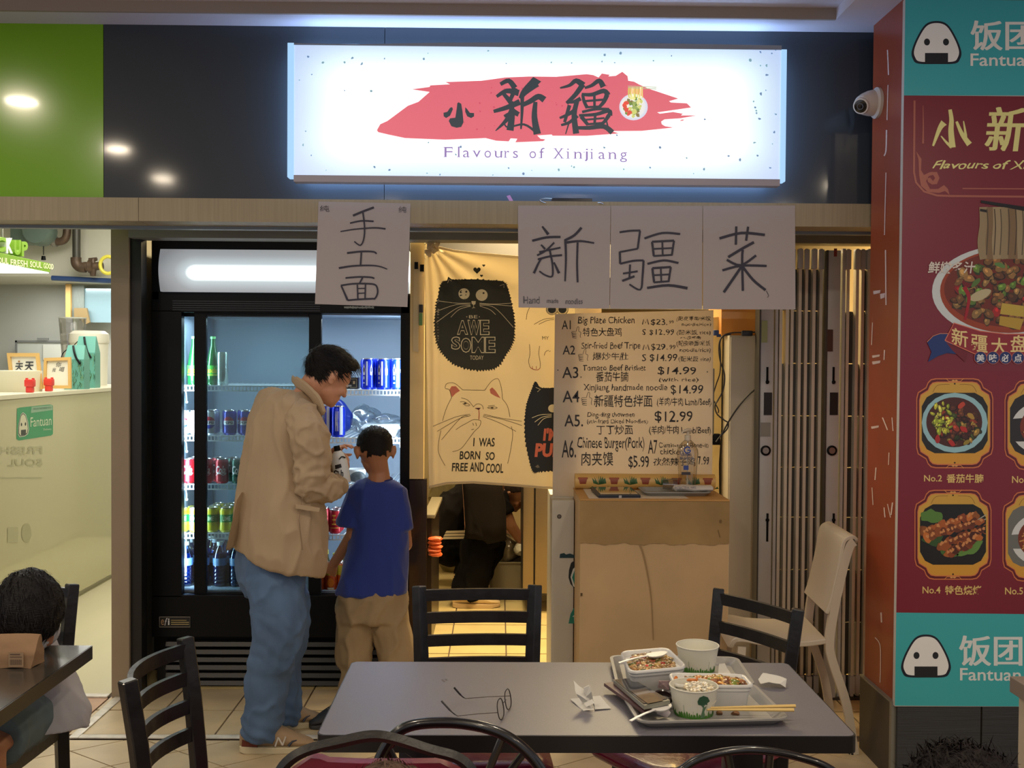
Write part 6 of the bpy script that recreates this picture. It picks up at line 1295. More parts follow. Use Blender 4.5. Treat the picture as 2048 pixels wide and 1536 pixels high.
for s_ in (-1, 1):
    add('back_leg', slab(B(), [(p.x, p.z) for p in spline([(-.112, 0, 0), (-.085, 0, .2), (-.025, 0, .38), (-.015, 0, .46), (-.03, 0, .60), (-.065, 0, .76), (-.088, 0, .86), (-.108, 0, .88)], 4)], .0, .036) and (lambda bm: (slab(bm, [(p.x, p.z) for p in spline([(-.118, 0, 0), (-.085, 0, .2), (-.025, 0, .38), (-.012, 0, .46), (-.03, 0, .60), (-.062, 0, .76), (-.086, 0, .85), (-.105, 0, .872)], 4)], .013, .034), bmesh.ops.translate(bm, vec=(0, s_*(W2-.010), 0), verts=bm.verts), bm)[-1])(B()), wc_m, wch, local=True, angle=40)
    add('front_leg', (lambda bm: (slab(bm, [(.36, 0), (.35, .2), (.34, .43)], .013, .032), bmesh.ops.translate(bm, vec=(0, s_*(W2-.025), 0), verts=bm.verts), bm)[-1])(B()), wc_m, wch, local=True)
    add('glide', cyl(B(), (-.108, s_*(W2-.010), 0), (-.108, s_*(W2-.010), .006), .014, .014, 10), black_metal, wch, local=True)
pf = atz(1714, 1508, 0); wch.rotation_euler.z = math.pi-.06; wch.location = (pf.x-.118, pf.y+.195, 0)
# hoop backed metal chairs and the upholstered one, nearest the camera
hoop_m = M('black_tube', (12, 12, 14), .28, coat=.4, bump=.06, bscale=30)
def hoop_chair(label, pts, Y, r, spokes, grp):
    P = [at(x, y, Y) for x, y in pts]; cx = sum(p.x for p in P)/len(P); wdt = (P[-1].x-P[0].x)/2
    t = thing('hoop_back_chair', label, 'chair', (cx, Y+.2, 0), grp)
    pts3 = [Vector((cx-wdt*.9, Y+.05, .45))]+P+[Vector((cx+wdt*.9, Y+.05, .45))]
    add('back_hoop', tube(B(), spline(pts3, 8), r, 12), hoop_m, t)
    for (a_, b_) in spokes: add('spoke', tube(B(), [at(*a_, Y+.004), at(*b_, Y+.01), Vector((cx+(at(*b_, Y).x-cx)*.6, Y+.04, .47))], .008, 8), hoop_m, t)
    add('seat', lathe(B(), [(.17, .44), (.195, .45), (.195, .465), (.15, .478)], (cx, Y+.22, 0), 28), vinyl, t)
    add('seat_ring', lathe(B(), [(.185, .42), (.20, .425), (.20, .445), (.185, .445)], (cx, Y+.22, 0), 28), hoop_m, t)
    for sx_, sy_ in ((-1, -1), (1, -1), (-1, 1), (1, 1)): add('leg', tube(B(), [(cx+sx_*.13, Y+.22+sy_*.13, .43), (cx+sx_*.17, Y+.22+sy_*.17, 0)], [.013, .010], 10), hoop_m, t)
    return t
G_ = 'black hoop backed chairs nearest the camera'
hoop_chair('black tube hoop backed chair before the left half of the front table', [(742, 1600), (752, 1535), (800, 1461), (890, 1445), (985, 1460), (1050, 1500), (1092, 1560), (1110, 1640)], 2.14, .0115, [((1006, 1472), (978, 1540)), ((1050, 1503), (1015, 1548)), ((800, 1464), (776, 1500)), ((775, 1492), (800, 1545))], G_)
hoop_chair('black tube hoop backed chair before the right half of the front table', [(1325, 1600), (1370, 1535), (1430, 1508), (1510, 1500), (1600, 1515), (1670, 1545), (1720, 1610)], 2.02, .008, [((1455, 1506), (1465, 1560)), ((1540, 1504), (1535, 1560))], G_)
uc = thing('upholstered_chair', 'black framed chair with maroon padded back at the bottom edge, left of the hoop chair', 'chair', (at(755, 1500, 1.88).x, 1.95, 0))
P = [at(x, y, 1.88) for x, y in ((545, 1580), (568, 1532), (610, 1502), (680, 1484), (742, 1472), (790, 1478), (860, 1500), (915, 1516), (945, 1545), (955, 1590))]
cxu = at(755, 1500, 1.88).x; hw = .17
add('back_frame', tube(B(), [Vector((cxu-hw, 1.93, .45))]+spline(P, 5)+[Vector((cxu+hw, 1.93, .45))], .0105, 4, flat=1.0), M('black_bar', (20, 20, 20), .4, bump=.1, bscale=80), uc, angle=50)
pan = [at(x, y, 1.885) for x, y in ((560, 1600), (575, 1548), (622, 1516), (640, 1518), (655, 1524), (720, 1527), (800, 1527), (880, 1526), (925, 1548), (940, 1600))] + [Vector((cxu+.15, 1.9, .56)), Vector((cxu-.15, 1.9, .56))]
add('back_pad', prism(B(), pan, (0, .025, 0)), M('maroon_vinyl', (112, 18, 44), .4, bump=.15, bscale=40), uc, angle=50)
add('seat', box(B(), cxu-.2, cxu+.2, 1.93, 2.13, .42, .47, .02), M('maroon_vinyl', (0, 0, 0)), uc)
for sx_, sy_ in ((-1, 1.92), (1, 1.92), (-1, 2.11), (1, 2.11)): add('leg', tube(B(), [(cxu+sx_*.17, sy_, .44), (cxu+sx_*.18, sy_, 0)], .011, 8), M('black_bar', (0, 0, 0)), uc)
# half wall at the right edge
hwl = thing('serving_ledge', 'beige cabinet with grey slab top at the right edge of the picture', 'cabinet', (1.5, 1.8, 0))
xr_ = at(2019, 1364, 2.34).x; add('slab_top', box(B(), xr_, xr_+.8, 1.2, 2.34, .87, .905, .002), M('grey_slab', (122, 112, 104), .4), hwl, smooth=False); add('cabinet_body', box(B(), xr_+.012, xr_+.8, 1.2, 2.32, 0, .87), M('beige_side', (186, 172, 148), .5), hwl, smooth=False)

# ================================================================ ON THE FRONT TABLE
TZ = .7507
gtray = M('table_tray_grey', (146, 144, 140), .4)
T1 = tray('grey serving tray nearest the camera, under the rice bowl and chopsticks', (.495, 2.575), .36, .275, .075, TZ, gtray, group='grey serving trays')
T2 = tray('grey serving tray behind, under the square food container and the empty paper bowl', (.492, 2.846), .36, .262, -.04, TZ, gtray, group='grey serving trays')
wp_m = M('white_plastic_box', (206, 206, 202), .35)
CR = {}
def container(label, C4, zr, zb, food, seed, scale=.80):
    P = [atz(x, y, zr) for x, y in C4]; c = sum(P, Vector())/4; t = thing('food_container', label, 'container', (c.x, c.y, zb))
    def ring(k, z, n=6, rad=.18):
        Q = [c+(p-c)*k for p in P]; out = []
        for i in range(4):
            p, a_, b_ = Q[i], Q[i-1], Q[(i+1) % 4]
            for j in range(n+1):
                u = j/n; p0 = p+(a_-p)*rad; p1 = p+(b_-p)*rad; q = p0*(1-u)**2+p*2*u*(1-u)+p1*u*u; out.append(Vector((q.x, q.y, z)))
        return out
    bm = B(); skin_rings(bm, [ring(scale-.03, zb), ring(scale, zb+.003), ring(.93, zr-.006), ring(1.0, zr-.005), ring(1.0, zr), ring(.97, zr+.002), ring(.90, zr-.001), ring(scale-.02, zb+.004)]); add('box_shell', bm, wp_m, t, angle=60)
    t['_'] = 0; del t['_']; CR['r'] = ring
    add('fold_lip', skin_rings(B(), [ring(.945, zr-.016), ring(.965, zr-.014), ring(.965, zr-.011), ring(.94, zr-.010)]), wp_m, t, angle=60)
    return c, P, t
def heap(name, label, c, ax, ay, z, n, cols, size, seed, top=.012, base=None):
    rn = random.Random(seed); V, Fc, Cs = [], [], []
    for i in range(n):
        while True:
            u, v = rn.uniform(-1, 1), rn.uniform(-1, 1)
            if abs(u)**3+abs(v)**3 < 1: break
        zz = z+top*(1-.8*(u*u+v*v)/2)+rn.uniform(-.003, .003); p = c+ax*u+ay*v; s_ = size*rn.uniform(.55, 1.25); col = shade(rn.choice(cols), rn.uniform(.7, 1.2)); el = rn.uniform(1, 2.3)
        M4 = Matrix.Rotation(rn.uniform(0, 6.28), 4, 'Z') @ Matrix.Rotation(rn.uniform(-.7, .7), 4, 'X') @ Matrix.Diagonal((s_*el, s_, s_*.7, 1)); bm = ICO; b0 = len(V); sd = rn.uniform(0, 99)
        for q in ICOV: V.append(Vector((p.x, p.y, zz)) + (M4 @ (q*(1+.45*noise.noise(q*1.7+Vector((sd, 0, 0)))))))
        for f in ICOF: Fc.append([b0+k for k in f]); Cs.append(col)
    me = bpy.data.meshes.new(name); me.from_pydata([tuple(v) for v in V], [], Fc); ca = me.color_attributes.new('Col', 'FLOAT_COLOR', 'CORNER'); buf = []
    for cc, f in zip(Cs, Fc): buf += [*lin(cc), 1]*len(f)
    ca.data.foreach_set('color', buf); me.shade_smooth(); xs = sum((v for v in V), Vector())/len(V)
    o = link_mesh(name, me, FOODM, None, loc=(xs.x, xs.y, z)); setp(o, label, 'food', kind='stuff'); return o
ICO = B(); bmesh.ops.create_icosphere(ICO, subdivisions=2, radius=1); ICOV = [v.co.copy() for v in ICO.verts]; ICOF = [[v.index for v in f.verts] for f in ICO.faces]
c, P, t = container('square white food container of chopped meat and noodles with a spoon across it', [(1239, 1303), (1336, 1295), (1376, 1334), (1258, 1345)], .822, TZ+.005, 0, 1)
BRN = [(156, 116, 62), (176, 136, 80), (136, 96, 50), (190, 156, 104), (120, 96, 46), (200, 168, 116), (104, 112, 48), (150, 120, 60)]
ax = (P[1]-P[0])*.40; ay = (P[3]-P[0])*.41
add('stir_fry_bed', skin_rings(B(), [CR['r'](.74, .765), CR['r'](.84, .800)]), M('food_base', (110, 66, 34), .4), t)
heap('stir_fry', 'chopped stir fry heaped in the square white container', c, ax*1.05, ay*1.05, .803, 460, BRN+[(168, 88, 56)], .0068, 5, .014)
heap('tomato_pieces', 'red tomato and pepper pieces in the square container', c+(P[3]-P[0])*.27, ax*.7, ay*.22, .812, 4, [(190, 44, 34)], .007, 15, .006)
c2, P2, t2 = container('long white food container of saucy noodles behind the rice bowl', [(1336, 1346), (1490, 1349), (1509, 1372), (1349, 1371)], .815, TZ+.005, 0, 2, .86)
ax = (P2[1]-P2[0])*.42; ay = (P2[3]-P2[0])*.38
add('noodle_bed', skin_rings(B(), [CR['r'](.80, .765), CR['r'](.88, .797)]), M('food_base', (0, 0, 0)), t2)
heap('noodle_stir_fry', 'orange brown noodle and vegetable stir fry in the long container', c2+ax*.12, ax*.9, ay*.95, .800, 300, [(176, 114, 50), (190, 138, 66), (146, 86, 38), (204, 162, 98), (128, 74, 38), (116, 128, 50), (190, 150, 60)], .0068, 8, .014)
bn_ = add('bone_piece', tube(B(), spline([atz(1352, 1359, .814), atz(1370, 1360, .818), atz(1395, 1359, .820)], 4), [.009]+[.003]*4+[.004]*3+[.009], 10), M('glazed_bone', (206, 120, 50), .25, coat=.5)); setp(bn_, 'glazed bone piece at the left end of the long container', 'food')
def paper_bowl(label, c, emblem=None, tree_px=None):
    t = thing('paper_bowl', label, 'bowl', (c[0], c[1], TZ+.004), 'printed paper bowls'); z0_ = TZ+.0045; r0, r1, h = .046, .0575, .068
    add('bowl_body', lathe(B(), [(r0-.001, z0_+.003), (r0, z0_), (r0+.0005, z0_+.002), (r1, z0_+h), (r1-.0012, z0_+h), (r0-.002, z0_+.006)], (c[0], c[1], 0), 40), M('bowl_paper', (214, 212, 196), .5), t)
    add('rolled_rim', tube(B(), [Vector((c[0]+r1*math.cos(t_), c[1]+r1*math.sin(t_), z0_+h)) for t_ in [k/36*6.283 for k in range(36)]], .0018, 8, closed=True), M('bowl_paper', (0, 0, 0)), t)
    a = Art(); rn = random.Random(2); GR = (66, 120, 40)
    base = [(-2.2, .001)]; x = -2.2
    while x < 2.2:
        w_ = rn.uniform(.05, .12); hh = rn.uniform(.006, .020); base += [(x, hh*.75), (x+w_*.5, hh), (x+w_, hh*.8)]; x += w_+rn.uniform(.01, .05); base += [(x, .004)]
    a.poly(base+[(2.2, .001)], GR, 0)
    for k in range(9): x = rn.uniform(-2, 2); a.rect(x, .008, x+.012, .034 if k % 3 == 0 else .02, (96, 130, 76), 1)
    if emblem is not None:
        e = emblem; D = (44, 84, 60)
        a.poly([(e-.30, .046), (e-.22, .056), (e-.05, .060), (e+.16, .055), (e+.30, .044), (e+.16, .040), (e+.2, .036), (e+.05, .037), (e-.02, .030), (e-.12, .036), (e-.26, .038)], D, 2); a.poly([(e-.10, .036), (e-.02, .030), (e-.06, .018), (e-.14, .004), (e+.12, .004), (e+.06, .020), (e+.16, .034), (e+.04, .030), (e, .037)], (84, 120, 90), 2)
    a.split(.05)
    def cv(x, y, l): r = r0+(r1-r0)*y/h+.0006+.0002*l; return Vector((c[0]+r*math.sin(x), c[1]-r*math.cos(x), z0_+y))
    a.build('skyline_print', cv, PRINT, t); return t, z0_
pa = atz(1390, 1440, TZ); cA = (atz(1390, 1436, TZ).x, pa.y+.034); tA, zA = paper_bowl('printed paper bowl with rice in it, nearest the camera on the front tray', cA, .28)
pb = atz(1400, 1351, TZ); cB = (pb.x, pb.y+.040); tB, zB = paper_bowl('empty printed paper bowl on the rear tray', cB, None)
add('rice_bed', lathe(B(), [(.0535, zA+.034), (.0525, zA+.038), (.03, zA+.044), (.001, zA+.046)], (cA[0]+.001, cA[1]+.003, 0), 24, caps=False), M('rice_white', (206, 196, 172), .5), tA)
heap('rice', 'white rice heaped in the near paper bowl', Vector((cA[0]+.015, cA[1]+.012, 0)), Vector((.033, 0, 0)), Vector((0, .033, 0)), zA+.046, 520, [(224, 216, 196), (232, 226, 208), (214, 196, 160)], .0032, 4, .020)
def spoon(label, p0, p1, wdt=.019):
    p0, p1 = Vector(p0), Vector(p1); d = (p1-p0); L = d.length; d.normalize(); s_ = d.cross(Vector((0, 0, 1))).normalized(); n = s_.cross(d)
    t = thing('plastic_spoon', label, 'spoon', tuple((p0+p1)/2), 'white plastic spoons'); m_ = M('spoon_white', (222, 220, 216), .3)
    R_ = []
    for u, w_, dz in ((0, .0035, .0), (.15, .0035, .002), (.35, .003, .003), (.60, .003, .002)):
        q = p0+d*L*u+n*dz; R_.append([q-s_*w_-n*.0008, q+s_*w_-n*.0008, q+s_*w_+n*.0012, q-s_*w_+n*.0012])
    add('handle', skin_rings(B(), R_), m_, t, angle=50)
    bm = B(); c_ = p0+d*L*.80
    rings = []
    for k, (f, dz) in enumerate(((1, 0), (.85, -.004), (.5, -.007), (.15, -.008))): rings.append([c_+d*L*.21*f*math.cos(a_)+s_*wdt*f*math.sin(a_)*(1-.25*math.cos(a_))+n*dz for a_ in [j/20*6.283 for j in range(20)]])
    for k, (f, dz) in enumerate(((.15, -.0068), (.5, -.0058), (.82, -.003), (.96, .0012), (1, .0012))): rings.append([c_+d*L*.21*f*math.cos(a_)+s_*wdt*f*math.sin(a_)*(1-.25*math.cos(a_))+n*dz for a_ in [j/20*6.283 for j in range(20)]])
    skin_rings(bm, rings); add('spoon_bowl', bm, m_, t, angle=60); return t
spoon('white plastic spoon lying across the square food container', atz(1238, 1326, .826), atz(1333, 1304, .833))
spoon('white plastic spoon with its handle over the front left tray edge', atz(1261, 1442, .782), atz(1340, 1408, .786))
bm = B(); ball(bm, atz(1327, 1425, .768), (.016, .012, .010), 3); crumple(bm, .006, 60, 2); o = add('crumpled_napkin', bm, M('napkin', (206, 196, 196), .7)); setp(o, 'small crumpled pinkish napkin in the corner of the front tray by the rice bowl', 'napkin')
chop = M('bamboo', (214, 182, 110), .5)
for lab, a_, b_ in (('upper wooden chopstick resting on the right rim of the front tray', (1400, 1416, .780), (1591, 1412, .786)), ('lower wooden chopstick resting on the right rim of the front tray', (1395, 1419, .778), (1588, 1420, .784))):
    A_, B_ = atz(*a_), atz(*b_); o = add('chopstick', tube(B(), [A_, B_], [.0022, .0042], 6), chop); setp(o, lab, 'chopstick', 'wooden chopsticks')
for i, (x, y, lab) in enumerate(((1438, 1426, 'small brown food scrap left of the other, on the front tray'), (1471, 1427, 'larger brown food scrap right of the other, on the front tray'))):
    bm = B(); ball(bm, atz(x, y, .758), (.008+.002*i, .006, .005), 3); crumple(bm, .004, 120, i); o = add('food_scrap', bm, M('scrap_brown', (120, 84, 52), .5)); setp(o, lab, 'food')
# wallet, phone, sauce packet, tissues
wal = [atz(x, y, z) for x, y, z in ((1208, 1366, .772), (1236, 1362, .776), (1318, 1402, .786), (1290, 1424, .780))]
wl = thing('notebook', 'flat mauve brown notebook or wallet under the phone, leaning on the front tray', 'notebook', tuple(wal[0])); add('cover', prism(B(), wal, (0, 0, -.008)), M('mauve_leather', (92, 66, 66), .4), wl, smooth=False); add('pages', prism(B(), [p+Vector((.003, .003, -.002)) for p in wal], (0, 0, -.003)), M('page_grey', (150, 130, 124), .6), wl, smooth=False)
ph = [atz(x, y, z) for x, y, z in ((1226, 1359, .786), (1262, 1356, .788), (1340, 1400, .800), (1288, 1411, .796))]
pt = thing('phone', 'smartphone in a clear case lying on the notebook at the left of the trays', 'phone', tuple(ph[0])); nrm = (ph[1]-ph[0]).cross(ph[3]-ph[0]).normalized(); nrm = -nrm if nrm.z < 0 else nrm; cph = sum(ph, Vector())/4
def inset(P, k): c_ = sum(P, Vector())/4; return [c_+(p-c_)*k for p in P]
add('phone_case', prism(B(), ph, nrm*-.010), M('case_clear', (130, 130, 116), .2, coat=.6), pt, smooth=False); add('screen', prism(B(), [p+nrm*.0006 for p in inset(ph, .92)], nrm*.0012), M('phone_glass', (52, 52, 56), .06, coat=1), pt, smooth=False)
bm = B(); prism(bm, [p+nrm*.002 for p in [ph[0].lerp(ph[1], .1).lerp(ph[3].lerp(ph[2], .1), .5), ph[0].lerp(ph[1], .8).lerp(ph[3].lerp(ph[2], .8), .5), ph[3].lerp(ph[2], .75), ph[3].lerp(ph[2], .15)]], nrm*.0006); add('screen_photo', bm, M('screen_warm', (96, 76, 56), .1, coat=1, var=.5, vscale=40), pt, smooth=False)
sp = add('sauce_packet', prism(B(), [atz(x, y, z) for x, y, z in ((1318, 1362, .80), (1340, 1362, .80), (1338, 1380, .775), (1316, 1376, .775))], (0, .003, 0)), M('packet_pink', (206, 176, 176), .3, var=.3, vscale=120)); setp(sp, 'small pink and white sauce packet between the phone and the long container', 'packet')
bm = B(); q = atz(1326, 1398, .775); tube(bm, [q+Vector((.022*math.cos(t_), .018*math.sin(t_), .004+.006*math.sin(t_))) for t_ in [k/20*6.283 for k in range(20)]], .004, 8, closed=True, flat=2.2); o = add('wristband', bm, M('dark_strap', (44, 30, 30), .3, coat=.5)); setp(o, 'dark looped strap lying between the phone and the rice bowl', 'strap')
def crumpled_paper(nm, label, polys, mat, seed):
    bm = B()
    for pl_ in polys:
        P = [atz(x, y, z) for x, y, z in pl_]; prism(bm, P, (0, .0012, .0012))
    bmesh.ops.triangulate(bm, faces=bm.faces[:]); bmesh.ops.subdivide_edges(bm, edges=bm.edges[:], cuts=2, use_grid_fill=False); crumple(bm, .003, 40, seed); o = add(nm, bm, mat, angle=18); setp(o, label, 'napkin'); return o
napm = M('napkin_white', (206, 204, 196), .75)
crumpled_paper('crumpled_tissue', 'crumpled white tissue standing alone left of the trays', [[(1140, 1399, .7525), (1160, 1396, .760), (1182, 1408, .762), (1188, 1421, .7525), (1166, 1420, .7525)], [(1148, 1363, .806), (1158, 1372, .80), (1172, 1382, .79), (1186, 1400, .768), (1184, 1410, .760), (1165, 1406, .760), (1152, 1388, .785)], [(1166, 1376, .80), (1178, 1370, .806), (1183, 1382, .796), (1186, 1398, .772), (1172, 1396, .775)], [(1186, 1394, .757), (1200, 1393, .756), (1222, 1417, .7525), (1190, 1420, .7525)], [(1168, 1408, .765), (1184, 1399, .776), (1190, 1406, .770), (1174, 1414, .760)]], napm, 3)
crumpled_paper('folded_napkin', 'white napkin curled on the table right of the rear tray', [[(1516, 1360, .762), (1526, 1347, .774), (1548, 1350, .772), (1573, 1358, .766), (1572, 1376, .753), (1560, 1369, .762), (1538, 1364, .766), (1522, 1368, .758)]], napm, 7)
crumpled_paper('flat_napkin', 'white napkin lying on the rear tray right of the empty bowl', [[(1438, 1328, .757), (1450, 1328, .758), (1464, 1352, .757), (1436, 1353, .757)]], napm, 8)
bm = B()
for r_ in range(5):
    x, y = 890+R.uniform(-6, 8), 1361+R.uniform(-3, 3); ball(bm, atz(x, y, TZ+.0008), (.004, .0016, .0006), 1)
o = add('sauce_smear', bm, M('smear', (110, 100, 92), .3)); setp(o, 'faint dried smear on the table top above the glasses', 'smear', kind='stuff')
# eyeglasses
gl_ = thing('eyeglasses', 'thin framed eyeglasses lying open on the front table', 'glasses', tuple(atz(1005, 1427, TZ)))
wire = M('glasses_wire', (52, 44, 40), .3, .6); tipm = M('tip_black', (14, 13, 14), .4)
b1, b2 = atz(1001, 1438, TZ+.001), atz(1015, 1419, TZ+.001); ax_ = (b2-b1).normalized()
L1, L2 = b1+Vector((0, 0, .024)), b2+Vector((0, 0, .024))+ax_*.004
lean = Vector((.10, 0, 0))
def lens_ring(c_):
    out = []
    for k in range(28):
        a_ = k/28*6.283; u = math.copysign(abs(math.cos(a_))**.8, math.cos(a_))*.0265; v = math.copysign(abs(math.sin(a_))**.8, math.sin(a_))*.023; out.append(c_+ax_*u+Vector((-.18*v, 0, v)))
    return out
for c_ in (L1, L2):
    rg_ = lens_ring(c_); rim = add('rim', tube(B(), rg_, .0013, 6, closed=True), wire, gl_); bm = B(); bm.faces.new([bm.verts.new(p) for p in rg_]); add('lens', bm, glassy('lens_glass', (250, 250, 248), .015, 0), rim, smooth=False)
add('bridge', tube(B(), spline([L1+ax_*.022+Vector((0, 0, .006)), (L1+L2)/2+Vector((.004, 0, .010)), L2-ax_*.022+Vector((0, 0, .006))], 4), .0009, 6), wire, gl_)
for c_, s_, mid_, tip_ in ((L2, 1, (931, 1397, TZ+.006), (908, 1375, TZ+.034)), (L1, -1, (915, 1432, TZ+.006), (883, 1402, TZ+.034))):
    h = c_+ax_*.0265*s_; m_ = atz(*mid_); e_ = atz(*tip_); te = add('temple', tube(B(), [h, h.lerp(m_, .5)+Vector((0, 0, .001)), m_], .0009, 6), wire, gl_); add('temple_tip', tube(B(), spline([m_, m_.lerp(e_, .35)+Vector((0, 0, -.003)), e_], 5), [.001]*3+[.0015]*3+[.0024]*5, 8), tipm, te)
# on the left table: paper bag
pbg = thing('paper_bag', 'crumpled brown paper takeaway bag with a receipt on the dark left table', 'bag', tuple(atz(25, 1338, .7507)))
b0, b1_, b2_, b3_ = atz(-40, 1345, .752), atz(64, 1336, .752), atz(74, 1270, .845), atz(-40, 1274, .845)
q0 = b1_; yb0 = b1_.y; top = at(0, 1268, yb0+.02).z
bm = B(); X0, X1 = at(-60, 1340, yb0).x, at(63, 1336, yb0).x; X1t = at(75, 1270, yb0).x
skin_rings(bm, [[Vector((X0, yb0, .752)), Vector((X1, yb0, .752)), Vector((X1+.005, yb0+.07, .752)), Vector((X0, yb0+.07, .752))], [Vector((X0, yb0-.002, .79)), Vector(((X1+X1t)/2, yb0-.002, .79)), Vector(((X1+X1t)/2, yb0+.06, .79)), Vector((X0, yb0+.06, .79))], [Vector((X0, yb0+.015, top)), Vector((X1t, yb0+.015, top)), Vector((X1t, yb0+.022, top)), Vector((X0, yb0+.022, top))]])
bmesh.ops.subdivide_edges(bm, edges=bm.edges[:], cuts=5, use_grid_fill=True); crumple(bm, .004, 30, 2); add('bag_body', bm, M('bag_kraft', (150, 118, 86), .75, bump=.2, bscale=24), pbg, angle=25)
a = Art(); a.rect(17, 1305, 47, 1334, (150, 124, 96), 0); a.rect(20, 1308, 40, 1310, (90, 70, 54), 1); a.rect(20, 1313, 44, 1315, (110, 86, 66), 1); 
for k in range(12): a.rect(20+k*2, 1319, 21+k*2*1.0, 1330, (96, 76, 60), 1)
a.build('receipt', plane_conv(yb0-.006), PRINT, pbg)
# ================================================================ PEOPLE
skin = M('skin', (198, 144, 114), .5, bump=.05, bscale=120, var=.06, vscale=20); skin_d = M('skin_warm', (166, 114, 82), .5, bump=.05, bscale=120)
hair_m = M('black_hair', (17, 14, 15), .6, spec=.25, bump=.5, bscale=60, stretch=(1, 1, 6)); hair_b = M('brown_hair', (40, 28, 24), .6, spec=.2)
def remesh(bm, vox, sm=6, fac=.5):
    me = bpy.data.meshes.new('tmp'); bm.to_mesh(me); bm.free(); o = bpy.data.objects.new('tmp', me); COL.objects.link(o)
    r = o.modifiers.new('r', 'REMESH'); r.mode = 'VOXEL'; r.voxel_size = vox
    if sm: s_ = o.modifiers.new('s', 'SMOOTH'); s_.iterations = sm; s_.factor = fac
    bpy.context.view_layer.update(); dg = bpy.context.evaluated_depsgraph_get(); m2 = bpy.data.meshes.new_from_object(o.evaluated_get(dg)); bpy.data.objects.remove(o); bpy.data.meshes.remove(me)
    out = B(); out.from_mesh(m2); bpy.data.meshes.remove(m2); return out
def oring(c, a, b, ang, n=22, slope=(0, 0), p=2.3, axis=None):
    c = Vector(c); f = Vector((math.cos(ang), math.sin(ang), 0)); s_ = Vector((-math.sin(ang), math.cos(ang), 0)); out = []
    for k in range(n):
        t = k/n*6.2832; u = math.copysign(abs(math.cos(t))**(2/p), math.cos(t))*a; v = math.copysign(abs(math.sin(t))**(2/p), math.sin(t))*b
        q = f*u+s_*v; q.z = slope[0]*q.x+slope[1]*q.y; out.append(c+q)
    return out
def folds(bm, amp, fr, seed, dirv=(1, 1, .35), zlo=None):
    bm.normal_update(); d = Vector(dirv)
    for v in bm.verts:
        q = Vector((v.co.x*d.x, v.co.y*d.y, v.co.z*d.z))*fr+Vector((seed, seed, 0)); n = noise.noise(q)+.5*noise.noise(q*2.1); n = (1-min(1, abs(n)*1.7))**3*2.2-.5+.35*noise.noise(q*.5)
        v.co += v.normal*amp*n
    return bm
def head_frame(c, fd, roll=0):
    fd = Vector(fd).normalized(); left = Vector((0, 0, 1)).cross(fd).normalized(); up = fd.cross(left).normalized()
    return Matrix.Translation(c) @ Matrix((fd, left, up)).transposed().to_4x4()
def head_shape(bm, M4, k=1.0, ear=True):
    def E(c, r, rot=None): ball(bm, (0, 0, 0), 1, 3, (M4 @ Matrix.Translation(Vector(c)*k) @ (rot or Matrix.Identity(4)) @ Matrix.Diagonal((r[0]*k, r[1]*k, r[2]*k, 1))))
    E((0, 0, .005), (.096, .077, .088)); E((.030, 0, -.045), (.062, .060, .066)); E((.045, 0, -.078), (.046, .044, .040)); E((.070, 0, -.100), (.020, .022, .018))
    E((.080, 0, .012), (.014, .045, .012)); E((.098, 0, -.028), (.012, .008, .022), Matrix.Rotation(-.35, 4, 'Y')); E((.106, 0, -.044), (.011, .013, .009))
    E((.085, 0, -.068), (.011, .022, .005)); E((.083, 0, -.078), (.011, .019, .006)); E((.066, .040, -.040), (.022, .02, .024)); E((.066, -.040, -.040), (.022, .02, .024))
    if ear:
        for s_ in (-1, 1):
            R_ = Matrix.Rotation(.45*s_, 4, 'Z') @ Matrix.Rotation(.15, 4, 'Y'); E((-.008, .083*s_, -.018), (.019, .006, .031), R_); E((-.014, .090*s_, -.010), (.016, .006, .024), R_); E((-.002, .082*s_, -.042), (.009, .006, .010))
def head_extras(M4, k, parent, eyes=True):
    if not eyes: return
    for s_ in (-1, 1):
        b_ = B(); ball(b_, (0, 0, 0), 1, 2, M4 @ Matrix.Translation(Vector((.079, .031*s_, -.010))*k) @ Matrix.Diagonal((.012*k, .013*k, .008*k, 1))); add('eye', b_, M('eye_white', (190, 180, 170), .3), parent)
        b_ = B(); ball(b_, (0, 0, 0), 1, 2, M4 @ Matrix.Translation(Vector((.088, .031*s_, -.010))*k) @ Matrix.Diagonal((.004*k, .006*k, .006*k, 1))); add('iris', b_, M('iris_dark', (24, 16, 12), .2), parent)
        b_ = B(); tube(b_, [M4 @ (Vector((.090, (.014+.008*j)*s_, .010+.004*math.sin(j)))*k) for j in range(5)], [.002, .003, .003, .003, .001], 6); add('eyebrow', b_, hair_m, parent)
